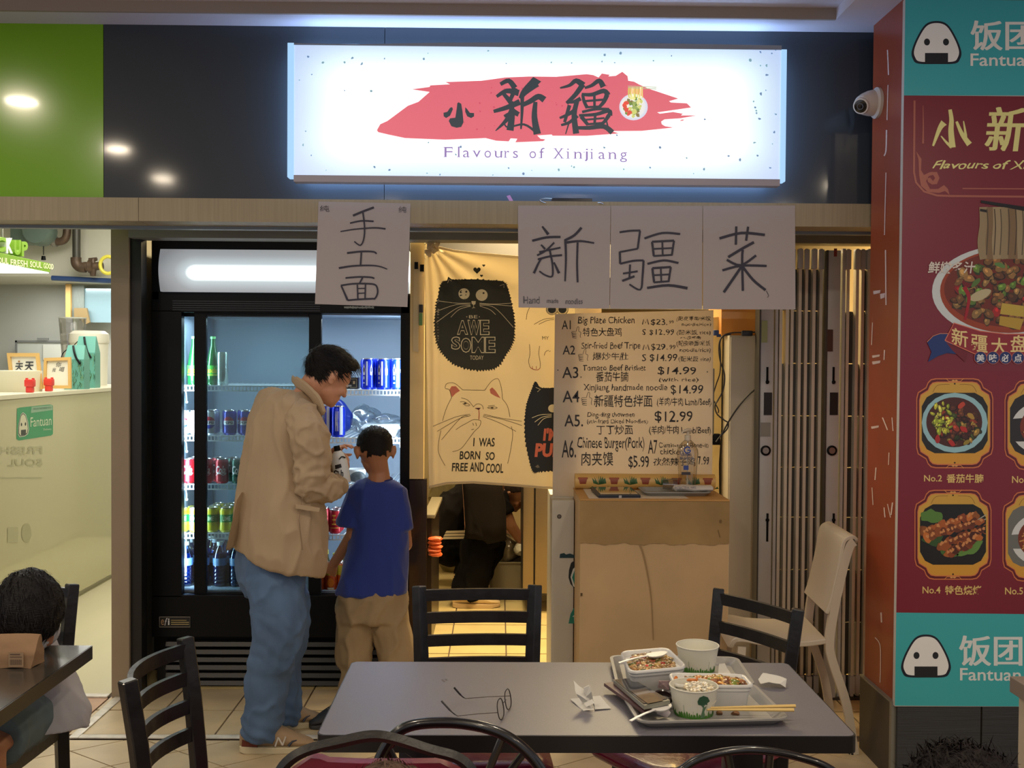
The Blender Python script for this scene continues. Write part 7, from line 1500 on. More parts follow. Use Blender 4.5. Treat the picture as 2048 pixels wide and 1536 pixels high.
def hair(M4, k, parent, mat, keep, thick, nblade=500, blen=.035, seed=1, flow=(-1, 0, -.4), mess=.5, name='hair'):
    bm = B(); bmesh.ops.create_icosphere(bm, subdivisions=5, radius=1)
    bmesh.ops.delete(bm, geom=[v for v in bm.verts if not keep(Vector((v.co.x*.096, v.co.y*.077, v.co.z*.088+.005)))], context='VERTS')
    rn = random.Random(seed); base = []
    for v in bm.verts:
        p = Vector((v.co.x*.096, v.co.y*.077, v.co.z*.088+.005)); th = thick(p); n = Vector((v.co.x/.096, v.co.y/.077, v.co.z/.088)).normalized()
        q = noise.noise(p*45+Vector((seed, 0, 0)))*.3+noise.noise(Vector((p.x*20, p.y*150, p.z*150+seed)))*.45
        v.co = (p+n*th*(1+q*.5)); base.append((v.co.copy(), n, th))
    ext = bmesh.ops.extrude_face_region(bm, geom=bm.faces[:]); 
    for g_ in ext['geom']:
        if isinstance(g_, bmesh.types.BMVert): g_.co = g_.co*.93
    fl = Vector(flow)
    for i in range(nblade):
        c, n, th = rn.choice(base)
        t_ = (fl-n*fl.dot(n)); t_ = t_.normalized() if t_.length > .05 else Vector((0, 1, 0)); t_ = (t_+Vector((rn.uniform(-1, 1), rn.uniform(-1, 1), rn.uniform(-1, 1)))*mess).normalized(); t_ = (t_-n*t_.dot(n)*.6).normalized(); s_ = t_.cross(n).normalized()
        L = blen*rn.uniform(.5, 1.3)*min(1, th/.010+.2); w_ = rn.uniform(.0006, .0018); p0 = c-n*.002; p1 = c+t_*L*.5+n*.004*rn.uniform(.2, 1.4)*min(1, th/.01); p2 = c+t_*L+n*rn.uniform(-.003, .006)*min(1, th/.01)
        vs_ = [bm.verts.new(q) for q in (p0-s_*w_, p0+s_*w_, p1+s_*w_, p1-s_*w_, p2)]; bm.faces.new(vs_[:4]); bm.faces.new((vs_[3], vs_[2], vs_[4]))
    bmesh.ops.transform(bm, matrix=M4 @ Matrix.Scale(k, 4), verts=bm.verts)
    return add(name, bm, mat, parent, angle=180)
def hand(bm, wr, d, n, k=1.0, curl=.5, thumb=1, spread=.12):
    """palm along d, back of the hand towards n; thumb=+1/-1 picks its side"""
    d = Vector(d).normalized(); n = Vector(n); n = (n-d*n.dot(d)).normalized(); s_ = d.cross(n).normalized()*thumb; wr = Vector(wr)
    R_ = lambda c, w, t: [c+s_*w*math.cos(a)+n*t*math.sin(a) for a in [j/12*6.283 for j in range(12)]]
    skin_rings(bm, [R_(wr-d*.03*k, .024*k, .019*k), R_(wr, .026*k, .019*k), R_(wr+d*.03*k, .037*k, .017*k), R_(wr+d*.07*k, .041*k, .014*k), R_(wr+d*.09*k, .037*k, .011*k)])
    for i, (o, L) in enumerate(((.030, .072), (.011, .080), (-.009, .074), (-.028, .058))):
        b = wr+d*.082*k+s_*o*k; dd = (d+s_*spread*(o/.03)).normalized(); pts = [b-dd*.02*k, b]; cu = curl
        for j, f in enumerate((.45, .32, .26)):
            ang = cu*(.55+.45*j); dd = (dd*math.cos(ang)-n*math.sin(ang)).normalized(); pts.append(pts[-1]+dd*L*f*k)
        tube(bm, pts, [.0085*k, .009*k, .0085*k, .0078*k, .006*k], 8)
    b = wr+d*.025*k+s_*.030*k; t1 = (d*.55+s_*.75-n*.35).normalized(); t2 = (d*.85+s_*.25-n*(.2+curl*.7)).normalized(); tube(bm, [b-t1*.02*k, b, b+t1*.030*k, b+t1*.030*k+t2*.028*k, b+t1*.030*k+t2*.050*k], [.012*k, .013*k, .011*k, .0095*k, .007*k], 8)
def shoe(parent, heel, toe, k=1.0, style='runner', up=None, name='shoe'):
    heel, toe = Vector(heel), Vector(toe); d = toe-heel; L = d.length; d.normalize(); s_ = d.cross(Vector((0, 0, 1))).normalized(); U = Vector((0, 0, 1))
    um, sm_, acc = style
    hw = lambda u: (.030+.012*math.sin(min(1, u*1.4)*math.pi*.55)+.006*(1 if .45 < u < .85 else 0))*k*(1-(max(0, u-.85)/.15)**2*.62)*(1-(max(0, .08-u)/.08)**2*.4)
    sec = lambda u, w, z0_, z1_, n=14: [heel+d*L*u+s_*w*math.copysign(abs(math.cos(a))**.8, math.cos(a))+U*(z0_+(z1_-z0_)*(.5+.5*math.sin(a))) for a in [j/n*6.283 for j in range(n)]]
    def bx(u, w, z0_, z1_): c = heel+d*L*u; return [c-s_*w+U*z0_, c+s_*w+U*z0_, c+s_*w*1.04+U*z1_, c-s_*w*1.04+U*z1_]
    S_ = add(name, B(), um, parent) if False else None
    us = [0, .03, .08, .2, .35, .5, .65, .8, .9, .96, 1.0]
    bm = B(); skin_rings(bm, [bx(u, hw(u)+.003, .004*k if u > .85 or u < .05 else 0, (.030-.008*u)*k) for u in us]); bmesh.ops.bevel(bm, geom=bm.edges[:], offset=.002, segments=1, affect='EDGES')
    sh = add(name, bm, sm_, parent)
    top = [.080, .098, .106, .110, .110, .104, .084, .060, .050, .043, .034]
    bm = B(); skin_rings(bm, [sec(u, hw(u)*.95, .018*k, t_*k) for u, t_ in zip(us, top)]); o = add('upper', bm, um, sh)
    bm = B(); 
    for j in range(5):
        u = .50+j*.045; c = heel+d*L*u+U*(.105-.0095*j)*k; tube(bm, [c-s_*.018*k-U*.003, c+U*.003, c+s_*.018*k-U*.003], .0022, 6)
    o = add('laces', bm, M('lace_white', (200, 190, 176), .7), sh); o['kind'] = 'stuff'
    q = lambda u, z, off=.001: heel+d*L*u+s_*(hw(u)*.95+off)+U*z*k
    if acc:
        a1, a2 = acc
        bm = B(); prism(bm, [q(.03, .028), q(.25, .028), q(.24, .040), q(.16, .045), q(.04, .058)], s_*.002); add('heel_patch', bm, a1, sh)
        bm = B()
        for A_, B_ in (((.49, .032), (.53, .068)), ((.53, .068), (.59, .036)), ((.59, .036), (.63, .070))): tube(bm, [q(*A_, .002), q(*B_, .002)], .0038, 6)
        add('side_letter', bm, M('letter_pale', (206, 200, 188), .5), sh); bm = B(); tube(bm, [q(.67, .032, .002), q(.72, .048, .0), q(.78, .052, -.004)], [.006, .004, .002], 6); add('side_stripe', bm, a2, sh)
    return sh
def S_at(Y):
    return lambda px, py, dy=0: at(px, py, Y+dy)
# ---------------------------------------------------------------- the man in the tan jacket
Sm = S_at(4.42); AF = math.radians(35)
man = thing('person', 'man in tan blazer and blue jeans, head bowed, standing at the open fridge', 'person', tuple(atz(545, 1480, 0)))
HM = head_frame(Sm(657, 748, .0), (.74, .46, -.50))
el, wr1 = Sm(628, 968, -.17), Sm(676, 964, .03); el2, wr2 = Sm(640, 975, .20), Sm(658, 925, .12)
bm = B(); head_shape(bm, HM)
tube(bm, [HM @ Vector((-.025, 0, -.03)), Sm(616, 790, .0), Sm(596, 830, .0)], [.060, .060, .072], 14)
skin_rings(bm, [oring(Sm(586, 812), .07, .12, AF), oring(Sm(578, 850), .11, .16, AF), oring(Sm(568, 960), .11, .14, AF), oring(Sm(555, 1080), .11, .13, AF), oring(Sm(550, 1150), .09, .12, AF)])
tube(bm, [Sm(612, 845, -.15), el, wr1], [.045, .036, .025], 10); tube(bm, [Sm(595, 845, .19), el2, wr2], [.045, .036, .025], 10)
hand(bm, wr1, (.30, .35, .55), (.9, -.1, -.5), .95, .8, 1); hand(bm, wr2, (.35, -.25, .55), (-.5, .3, .6), .95, .8, -1)
nk, nA = Sm(540, 1310, -.10), Sm(520, 1470, -.10); fk, fA = Sm(566, 1310, .13), Sm(573, 1420, .15)
tube(bm, [Sm(545, 1140, -.08), nk, nA], [.07, .052, .035], 10); tube(bm, [Sm(556, 1140, .10), fk, fA], [.07, .052, .035], 10)
bm = remesh(bm, .0052, 5); add('body', bm, skin, man, angle=180)
head_extras(HM, 1, man)
kp = lambda p: p.z > -.050+max(0, p.x+.035)*1.05 and not (p.x > -.03 and abs(p.y) > .06 and p.z < .0)
hair(HM, 1.0, man, hair_m, kp, lambda p: .004+.022*max(0, min(1, (p.z+.03)/.075))+(.012 if p.x > .05 else 0), 1500, .045, 3, (.8, 0, -.35), .35)
# jacket
def px_ring(S__, y, l, r, ang=AF, ratio=1.45, dy=0, slope=(0, 0), ppm=None, den=1.167):
    c = S__((l+r)/2, y, dy); hwid = (S__(r, y, dy).x-S__(l, y, dy).x)/2; a = hwid/den; return oring(c, a, a*ratio, ang, 28, slope)
jk = M('tan_cotton', (172, 150, 120), .8, bump=.12, bscale=14, var=.04, vscale=5)
bm = B()
skin_rings(bm, [px_ring(Sm, y, l, r, slope=sl) for y, l, r, sl in ((783, 556, 628, (-.2, 0)), (797, 524, 640, (-.25, 0)), (815, 506, 645, (-.2, 0)), (840, 494, 645, (-.1, 0)), (880, 486, 642, (0, 0)), (930, 482, 640, (0, 0)), (990, 474, 648, (0, 0)), (1050, 467, 654, (-.08, 0)), (1100, 465, 652, (-.24, 0)), (1118, 466, 648, (-.29, 0)))])
sl = B(); tube(sl, spline([Sm(598, 818, -.10), Sm(616, 862, -.18), Sm(626, 915, -.18), el+Vector((-.01, 0, 0)), Sm(656, 975, -.08), wr1+Vector((.0, -.01, -.005))], 3), [.060, .068, .074, .076, .075, .073, .070, .068, .068, .068, .066, .062, .058, .052, .048, .046], 14)
tube(sl, [Sm(590, 820, .12), Sm(600, 860, .2), el2, Sm(655, 930, .10)], [.06, .072, .062, .045], 12)
ball(bm, Sm(585, 812, -.10), (.07, .07, .05), 3); ball(bm, Sm(560, 812, .10), (.08, .07, .05), 3)
add('jacket', folds(remesh(bm, .0085, 3), .0065, 7, 4, (1, 1, .35)), jk, man, angle=180)
bm = remesh(sl, .0075, 2); folds(bm, .006, 12, 14, (1, 1, .8))
for v in bm.verts:                                  # bunched elbow and back vent
    e_ = (v.co-el).length
    if e_ < .17: v.co += v.normal*.007*math.sin(v.co.z*120-v.co.x*70+4*noise.noise(v.co*10))*(1-e_/.17)
add('sleeves', bm, jk, man, angle=180)
col = tube(B(), spline([Sm(586, 758, .08), Sm(590, 762, -.02), Sm(612, 776, -.085), Sm(634, 800, -.11), Sm(645, 830, -.12)], 5), [.007]*6+[.010]*8+[.011]*6+[.005], 8, flat=2.4); add('collar', col, jk, man)
vent = B(); prism(vent, [Sm(483, 985, -.10), Sm(474, 1000, -.12), Sm(452, 1098, -.10), Sm(456, 1101, -.05), Sm(470, 1090, -.06), Sm(480, 1010, -.08)], (.004, .012, 0)); add('vent_flap', vent, jk, man)
seam = add('back_seam', tube(B(), [Sm(605, 1100, -.215), Sm(598, 1040, -.218), Sm(606, 985, -.215)], .0016, 5), M('seam_tan', (140, 116, 92), .8), man)
add('pocket_flap', prism(B(), [Sm(592, 1008, -.222), Sm(640, 1016, -.205), Sm(638, 1024, -.207), Sm(591, 1017, -.224)], (0, .006, 0)), jk, man)
# jeans
jn = M('blue_denim', (78, 104, 138), .75, bump=.10, bscale=160, var=.28, vscale=5)
bm = B(); skin_rings(bm, [px_ring(Sm, y, l, r) for y, l, r in ((1085, 478, 620), (1130, 470, 616), (1165, 476, 612), (1195, 492, 606))])
tube(bm, spline([Sm(545, 1150, -.08), Sm(555, 1210, -.10), Sm(556, 1255, -.11), Sm(546, 1305, -.11), Sm(536, 1345, -.11), Sm(531, 1400, -.11), Sm(522, 1450, -.11), Sm(514, 1466, -.11), Sm(511, 1474, -.11)], 3), [.105]*3+[.106]*3+[.102]*3+[.096]*3+[.086]*3+[.080]*3+[.080]*3+[.072]*3+[.062], 16)
tube(bm, spline([Sm(560, 1150, .10), Sm(575, 1250, .13), Sm(560, 1330, .14), Sm(563, 1380, .15), Sm(567, 1420, .16), Sm(562, 1432, .16)], 3), [.10]*3+[.088]*3+[.084]*3+[.078]*3+[.075]*3+[.068], 14)
bm = remesh(bm, .009, 3); folds(bm, .006, 8, 21, (1, 1, .55))
for v in bm.verts:
    if v.co.z < .22: v.co += Vector((v.normal.x, v.normal.y, 0))*.0055*math.sin(v.co.z*120+v.co.x*30+4*noise.noise(v.co*9))*(1-v.co.z/.22)
    if .40 < v.co.z < .58: v.co += Vector((v.normal.x, v.normal.y, 0))*.0025*math.sin(v.co.z*80+v.co.x*45+5*noise.noise(v.co*7))
add('jeans', bm, jn, man, angle=180)
st_ = (M('suede_beige', (166, 140, 108), .8), M('foam_cream', (206, 194, 160), .6), (M('patch_rust', (110, 50, 34), .7), M('navy_leather', (40, 46, 66), .5)))
h1, t1 = atz(478, 1503, 0), atz(627, 1497, 0); shoe(man, h1+Vector((.004, 0, 0)), t1, 1.0, st_); h2, t2 = atz(556, 1458, 0), atz(650, 1446, 0); shoe(man, h2+Vector((-.08, 0, 0)), t2+Vector((-.01, 0, 0)), 1.0, st_)
# the bottle he holds
bt = thing('held_bottle', 'white squeeze bottle with black cap and lettering in the hands of the man', 'bottle', tuple(Sm(684, 962, .12)))
A_, C_ = Sm(686, 966, .03), Sm(674, 897, .03); d_ = (C_-A_)
add('bottle_body', tube(B(), [A_, A_+d_*.04, A_+d_*.45, A_+d_*.62, A_+d_*.86, A_+d_*.93], [.030, .034, .034, .034, .024, .014], 20), M('bottle_white', (214, 220, 222), .35), bt); add('cap', tube(B(), [A_+d_*.92, A_+d_*1.08], [.0135, .013], 14), black_metal, bt)
a = Art(); a.stroke([(681, 917), (686, 912), (692, 915)], 2.5, (24, 24, 30), 0, 3); a.poly([(672, 929), (684, 926), (686, 933), (673, 937)], (24, 24, 30), 0); a.stroke([(680, 943), (673, 940), (670, 946), (674, 952), (681, 950), (680, 946), (676, 947)], 2.6, (24, 24, 30), 0, 3); a.text('h', 684, 938, 689, 951, (24, 24, 30), 0, off=.03)
a.split(4)
dn = d_.normalized(); sx_ = dn.cross(Vector((0, 1, 0))).normalized()
def btc(x, y, l):
    p = at(x, y, 4.45); t_ = (p-A_).dot(dn); o_ = (p-A_).dot(sx_); o_ = max(-.033, min(.033, o_)); return A_+dn*t_+sx_*o_+Vector((0, -math.sqrt(max(0, .0345**2-o_*o_))-.0012-.0003*l, 0))
a.build('bottle_lettering', btc, PRINT, bt)
# ---------------------------------------------------------------- the boy in the blue shirt
Sb = S_at(4.75); AB = math.radians(100)
boy = thing('person', 'boy in blue t-shirt and khaki trousers seen from behind, reaching into the fridge', 'person', tuple(atz(745, 1437, 0)))
HB = head_frame(Sb(750, 897, .0), (-.22, .93, -.30)); kb = .97
bw, be = Sb(667, 1128, .14), Sb(706, 1070, -.01); bw2, be2 = Sb(790, 1120, .22), Sb(812, 1090, .02)
bm = B(); head_shape(bm, HB, kb)
tube(bm, [HB @ Vector((-.02, 0, -.03)), Sb(758, 940, .0), Sb(758, 968, .0)], [.048, .044, .056], 14)
skin_rings(bm, [oring(Sb(755, 965), .04, .07, AB), oring(Sb(752, 1000), .07, .11, AB), oring(Sb(752, 1090), .07, .10, AB), oring(Sb(745, 1180), .075, .11, AB), oring(Sb(745, 1220), .06, .10, AB)])
tube(bm, [Sb(712, 1000, 0), be, bw], [.036, .033, .023], 10); tube(bm, [Sb(800, 1000, 0), be2, bw2], [.036, .030, .022], 10)
hand(bm, bw, (-.30, .60, -.62), (-.2, -.75, -.2), .80, .45, 1); hand(bm, bw2, (-.2, .9, 0), (0, 0, 1), .8, .5, 1)
tube(bm, [Sb(715, 1210, 0), Sb(708, 1310, 0), Sb(705, 1425, 0)], [.06, .042, .03], 10); tube(bm, [Sb(780, 1210, 0), Sb(797, 1310, 0), Sb(800, 1425, 0)], [.06, .042, .03], 10)
add('body', remesh(bm, .005, 5), skin_d, boy, angle=180); head_extras(HB, kb, boy)
kp = lambda p: p.z > -.052+.012*noise.noise(p*70)+max(0, p.x+.02)*1.0 and not (p.x > -.035 and abs(p.y) > .062 and p.z < -.0) and not (p.z < -.03 and abs(p.y) > .045)
hair(HB, kb, boy, hair_m, kp, lambda p: .0015+.010*max(0, min(1, (p.z+.01)/.06)), 900, .014, 5, (0, 0, .6), .6)
ts = M('royal_blue_jersey', (24, 50, 132), .8, bump=.06, bscale=20, sheen=.3)
bm = B(); den = 1.35
def bring(y, l, r, sl=0, dy=0): c = Sb((l+r)/2, y, dy); h_ = (Sb(r, y).x-Sb(l, y).x)/2; return oring(c, h_*.66, h_, AB-math.radians(6)+0, 28, (sl, 0))
skin_rings(bm, [bring(957, 734, 784), bring(964, 712, 798), bring(976, 696, 810), bring(1000, 692, 812), bring(1050, 704, 816), bring(1100, 696, 817), bring(1150, 682, 816), bring(1187, 670, 815)])
tube(bm, [Sb(716, 985, 0), Sb(706, 1020, -.01), Sb(701, 1052, -.01)], [.050, .058, .066], 14); tube(bm, [Sb(792, 985, 0), Sb(800, 1020, .0), Sb(803, 1058, .0)], [.050, .052, .055], 14)
bm = remesh(bm, .008, 3); folds(bm, .0035, 8, 9, (1, 1, .3)); add('t_shirt', bm, ts, boy, angle=180)
add('neckband', tube(B(), [Sb(759, 955, 0)+Vector((.055*math.cos(t_), .043*math.sin(t_), -.006+.006*math.sin(t_))) for t_ in [k/24*6.283 for k in range(24)]], .005, 8, closed=True), M('navy_rib', (20, 36, 96), .8), boy)
kh = M('khaki_cotton', (156, 134, 100), .8, bump=.10, bscale=30, var=.12, vscale=7)
bm = B(); skin_rings(bm, [bring(1178, 678, 812), bring(1215, 674, 818), bring(1240, 674, 820)])
tube(bm, spline([Sb(712, 1230, 0), Sb(707, 1290, 0), Sb(712, 1335, 0), Sb(706, 1390, 0), Sb(703, 1428, 0)], 3), [.086]*3+[.082]*3+[.066]*3+[.062]*3+[.058], 14); tube(bm, spline([Sb(776, 1230, 0), Sb(792, 1290, 0), Sb(800, 1335, 0), Sb(803, 1390, 0), Sb(803, 1428, 0)], 3), [.088]*3+[.084]*3+[.068]*3+[.064]*3+[.058], 14)
bm = remesh(bm, .008, 3); folds(bm, .006, 9, 33, (1, 1, .6)); add('trousers', bm, kh, boy, angle=180)
for (hx, tx) in ((708, 628), (802, 792)):
    H_ = atz(hx, 1440, 0); T_ = atz(tx, 1456 if tx < 700 else 1408, 0); shoe(boy, H_, H_+(T_-H_).normalized()*.21, .8, (M('dark_canvas', (36, 36, 40), .7), M('dark_sole', (60, 60, 62), .6), None))
# ---------------------------------------------------------------- child asleep on the dark table
Sc = S_at(3.07)
kid = thing('person', 'child in a grey white top asleep with head down on the dark left table', 'person', tuple(atz(40, 1500, .0)))
HC = head_frame(Sc(56, 1216, .02), (.12, -.22, -.97)); kc = .95
bm = B(); head_shape(bm, HC, kc)
sL, sR, hip = Vector((-1.56, 3.22, .79)), Vector((-1.38, 3.21, .79)), Vector((-1.46, 3.26, .53))
tube(bm, [HC @ Vector((-.03, 0, -.03)), (sL+sR)/2], [.05, .055], 12); skin_rings(bm, [oring(((sL+sR)/2)+Vector((0, 0, .0)), .06, .08, math.pi/2), oring(Vector((-1.47, 3.25, .68)), .08, .11, math.pi/2), oring(hip, .08, .12, math.pi/2)])
tube(bm, [sL, Vector((-1.60, 3.08, .79)), Vector((-1.52, 2.99, .785))], [.035, .032, .024], 10); tube(bm, [sR, Vector((-1.31, 3.08, .79)), Vector((-1.40, 2.99, .785))], [.035, .032, .024], 10)
hand(bm, Vector((-1.52, 2.99, .78)), (.8, -.3, 0), (0, 0, 1), .75, .3, 1); hand(bm, Vector((-1.40, 2.99, .78)), (-.8, -.2, 0), (0, 0, 1), .75, .3, -1)
for s_ in (-1, 1): tube(bm, [hip+Vector((.06*s_, 0, -.0)), Vector((-1.47+.08*s_, 2.90, .53)), Vector((-1.47+.08*s_, 2.95, .08)), Vector((-1.47+.08*s_, 2.87, .035))], [.062, .052, .032, .026], 10)
add('body', remesh(bm, .0055, 5), skin_d, kid, angle=180); head_extras(HC, kc, kid)
hair(HC, kc, kid, hair_m, lambda p: p.z > -.055+max(0, p.x-.0)*1.1, lambda p: .012+.014*max(0, min(1, (p.z+.03)/.06)), 1100, .035, 8, (.5, 0, .1), .3)
gw = M('grey_white_cotton', (168, 166, 168), .85, bump=.08, bscale=20)
bm = B(); skin_rings(bm, [oring(Vector((-1.47, 3.20, .825)), .05, .07, math.pi/2), oring(Vector((-1.47, 3.22, .80)), .075, .11, math.pi/2), oring(Vector((-1.46, 3.24, .70)), .09, .13, math.pi/2), oring(Vector((-1.43, 3.24, .60)), .10, .15, math.pi/2), oring(Vector((-1.40, 3.22, .52)), .11, .165, math.pi/2), oring(Vector((-1.39, 3.20, .49)), .11, .16, math.pi/2)])
tube(bm, [sR+Vector((0, 0, .0)), Vector((-1.325, 3.10, .798)), Vector((-1.37, 3.02, .79))], [.055, .050, .040], 12); tube(bm, [sL, Vector((-1.61, 3.10, .798)), Vector((-1.55, 3.02, .79))], [.055, .050, .040], 12)
add('top', folds(remesh(bm, .009, 3), .005, 9, 2, (1, 1, .4)), gw, kid, angle=180)
bm = B()
for s_ in (-1, 1): tube(bm, [hip+Vector((.07*s_, 0, .0)), Vector((-1.47+.08*s_, 3.04, .535)), Vector((-1.47+.08*s_, 2.95, .53))], [.085, .080, .078], 12)
add('shorts', folds(remesh(bm, .009, 3), .003, 10, 5), M('teal_grey_cotton', (84, 100, 104), .85), kid, angle=180)
# ---------------------------------------------------------------- cooks in the kitchen
def cook(label, c0_): return thing('person', label, 'person', c0_)
Sk = S_at(6.95); k1 = cook('cook in black trousers and long dark apron standing in the kitchen, feet in white sneakers', tuple(atz(950, 1213, 0)))
bm = B(); HK = head_frame(Vector((Sk(975, 900).x, 6.98, 1.60)), (.8, .4, -.4)); head_shape(bm, HK); tube(bm, [HK @ Vector((-.02, 0, -.03)), Vector((HK.translation.x-.03, 6.98, 1.42))], [.055, .065], 12)
tx = Sk(968, 1000).x
skin_rings(bm, [oring((tx, 6.98, 1.43), .08, .14, 1.2), oring((tx, 6.98, 1.25), .11, .16, 1.2), oring((tx, 6.98, .95), .11, .14, 1.2)])
tube(bm, [(tx-.17, 6.95, 1.38), (tx-.2, 6.9, 1.12), (tx-.02, 6.75, 1.15)], [.045, .038, .026], 10); tube(bm, [(tx+.16, 7.02, 1.38), (tx+.2, 7.0, 1.12), (tx+.1, 6.78, 1.15)], [.045, .038, .026], 10)
hand(bm, (tx-.02, 6.75, 1.15), (.6, -.3, 0), (0, 0, 1), .9, .5, 1); hand(bm, (tx+.1, 6.78, 1.15), (-.5, -.4, 0), (0, 0, 1), .9, .5, -1)
tube(bm, [(tx-.07, 6.95, .9), Sk(950, 1130, 0), Sk(940, 1195, -.02)], [.08, .055, .04], 10); tube(bm, [(tx+.07, 7.1, .9), Sk(975, 1130, .2), Sk(940, 1172, .3)], [.08, .055, .04], 10)
add('body', remesh(bm, .007, 4), skin, k1, angle=180); head_extras(HK, 1, k1); hair(HK, 1, k1, hair_m, lambda p: p.z > -.05+max(0, p.x+.03), lambda p: .015, 300, .03, 4)
dkc = M('black_cotton', (11, 10, 11), .9, spec=.08, bump=.1, bscale=20)
bm = B(); skin_rings(bm, [oring((tx, 6.98, 1.46), .08, .12, 1.2), oring((tx, 6.98, 1.38), .13, .20, 1.2), oring((tx, 6.98, 1.1), .14, .20, 1.2), oring((tx-.02, 6.98, .88), .14, .17, 1.2)]); tube(bm, [(tx-.17, 6.95, 1.38), (tx-.2, 6.9, 1.18)], [.07, .06], 10); tube(bm, [(tx+.16, 7.02, 1.38), (tx+.2, 7.0, 1.18)], [.07, .06], 10); add('shirt', remesh(bm, .011, 3), dkc, k1, angle=180)
bm = B(); skin_rings(bm, [px_ring(Sk, y, l, r, ang=1.2, ratio=1.1, den=1.07) for y, l, r in ((985, 932, 1004), (1060, 930, 1004), (1090, 928, 1000))]); tube(bm, spline([Sk(955, 1080, 0), Sk(952, 1130, -.02), Sk(938, 1175, -.03), Sk(935, 1192, -.03)], 3), [.12]*3+[.105]*3+[.12]*3+[.13], 12); tube(bm, spline([Sk(975, 1075, .15), Sk(962, 1130, .2), Sk(942, 1160, .28), Sk(938, 1172, .28)], 3), [.12]*3+[.10]*3+[.11]*3+[.115], 12)
add('trousers', folds(remesh(bm, .011, 3), .008, 7, 2), dkc, k1, angle=180)
bm = B(); A0 = [(924, 950), (1000, 950), (1012, 1010), (1013, 1080), (975, 1087), (966, 1079), (932, 1076), (933, 1020)]; P = [Sk(x, y, -.17) for x, y in A0]; prism(bm, P, (0, .012, 0)); bmesh.ops.triangulate(bm, faces=bm.faces[:]); bmesh.ops.subdivide_edges(bm, edges=bm.edges[:], cuts=3, use_grid_fill=True)
for v in bm.verts: v.co.y += .03*math.cos((v.co.x-tx)*9)*-1+.006*math.sin(v.co.x*70)
add('apron', bm, M('dark_apron', (24, 20, 18), .9, spec=.1), k1, angle=180)
ws = (M('sneaker_cream', (214, 190, 146), .6), M('sneaker_sole', (196, 170, 130), .6), None); a_, b_ = atz(905, 1214, 0), atz(1000, 1213, 0); shoe(k1, a_, b_, 1.05, ws); a_, b_ = atz(908, 1184, 0), atz(985, 1180, 0); shoe(k1, a_, a_+(b_-a_).normalized()*.29, 1.0, ws)
Sq = S_at(7.5); k2 = cook('cook in dark jacket with white stripes crouching over the grey basin in the kitchen', tuple(atz(920, 1172, 0)))
HQ = head_frame(Sq(1030, 985, 0), (.75, -.35, -.55)); bm = B(); head_shape(bm, HQ); tube(bm, [HQ @ Vector((-.02, 0, -.03)), Sq(1000, 985, 0), Sq(970, 1000, 0)], [.06, .06, .08], 12)
tube(bm, [Sq(965, 1000, 0), Sq(925, 1020, 0), Sq(905, 1070, 0), Sq(910, 1095, 0)], [.13, .14, .13, .12], 14)
tube(bm, [Sq(1000, 1000, -.14), Sq(1022, 1052, -.16), Sq(1048, 1090, -.12)], [.05, .042, .03], 12); tube(bm, [Sq(985, 1000, .14), Sq(1010, 1060, .16), Sq(1040, 1095, .1)], [.05, .042, .03], 12)
hand(bm, Sq(1048, 1090, -.12), (.5, .2, -.8), (.5, -.5, .3), .95, .6, 1); hand(bm, Sq(1040, 1095, .1), (.5, -.1, -.8), (.5, .5, .3), .95, .6, -1)
for d__ in (-.13, .13): tube(bm, [Sq(905, 1095, d__*.6), Sq(965, 1085, d__), Sq(930, 1150, d__), Sq(950, 1163, d__)], [.085, .065, .045, .035], 12)
add('body', remesh(bm, .007, 4), skin_d, k2, angle=180); head_extras(HQ, 1, k2); hair(HQ, 1, k2, hair_b, lambda p: p.z > -.03+max(0, p.x+.03), lambda p: .006, 200, .02, 4)
bm = B(); tube(bm, spline([Sq(985, 985, 0), Sq(950, 1000, 0), Sq(915, 1022, 0), Sq(893, 1058, 0), Sq(892, 1075, 0)], 3), [.11]*3+[.155]*3+[.165]*3+[.16]*3+[.14], 16); tube(bm, [Sq(990, 992, -.13), Sq(1012, 1030, -.17)], [.08, .065], 10); tube(bm, [Sq(980, 992, .13), Sq(1000, 1030, .17)], [.08, .065], 10); add('jacket', folds(remesh(bm, .011, 3), .008, 8, 3), M('charcoal_jacket', (26, 22, 22), .8, spec=.15), k2, angle=180)
bm = B(); ball(bm, Sq(905, 1092, 0), (.15, .2, .14), 3)
for d__ in (-.13, .13): tube(bm, [Sq(900, 1092, d__*.6), Sq(965, 1090, d__), Sq(932, 1140, d__), Sq(930, 1155, d__)], [.13, .095, .08, .08], 12)
add('track_trousers', folds(remesh(bm, .011, 3), .006, 8, 6), dkc, k2, angle=180)
for i in range(3): P = [Sq(x, y+i*6, -.24) for x, y in ((893+i*-3, 1062), (932, 1061), (931, 1065.5), (890+i*-3, 1066.5))]; add('stripe', prism(B(), P, (0, .004, 0)), M('stripe_white', (206, 190, 160), .6), k2)
a_ = atz(905, 1176, 0); shoe(k2, a_, a_+Vector((.28, 0, 0)), 1, ws)
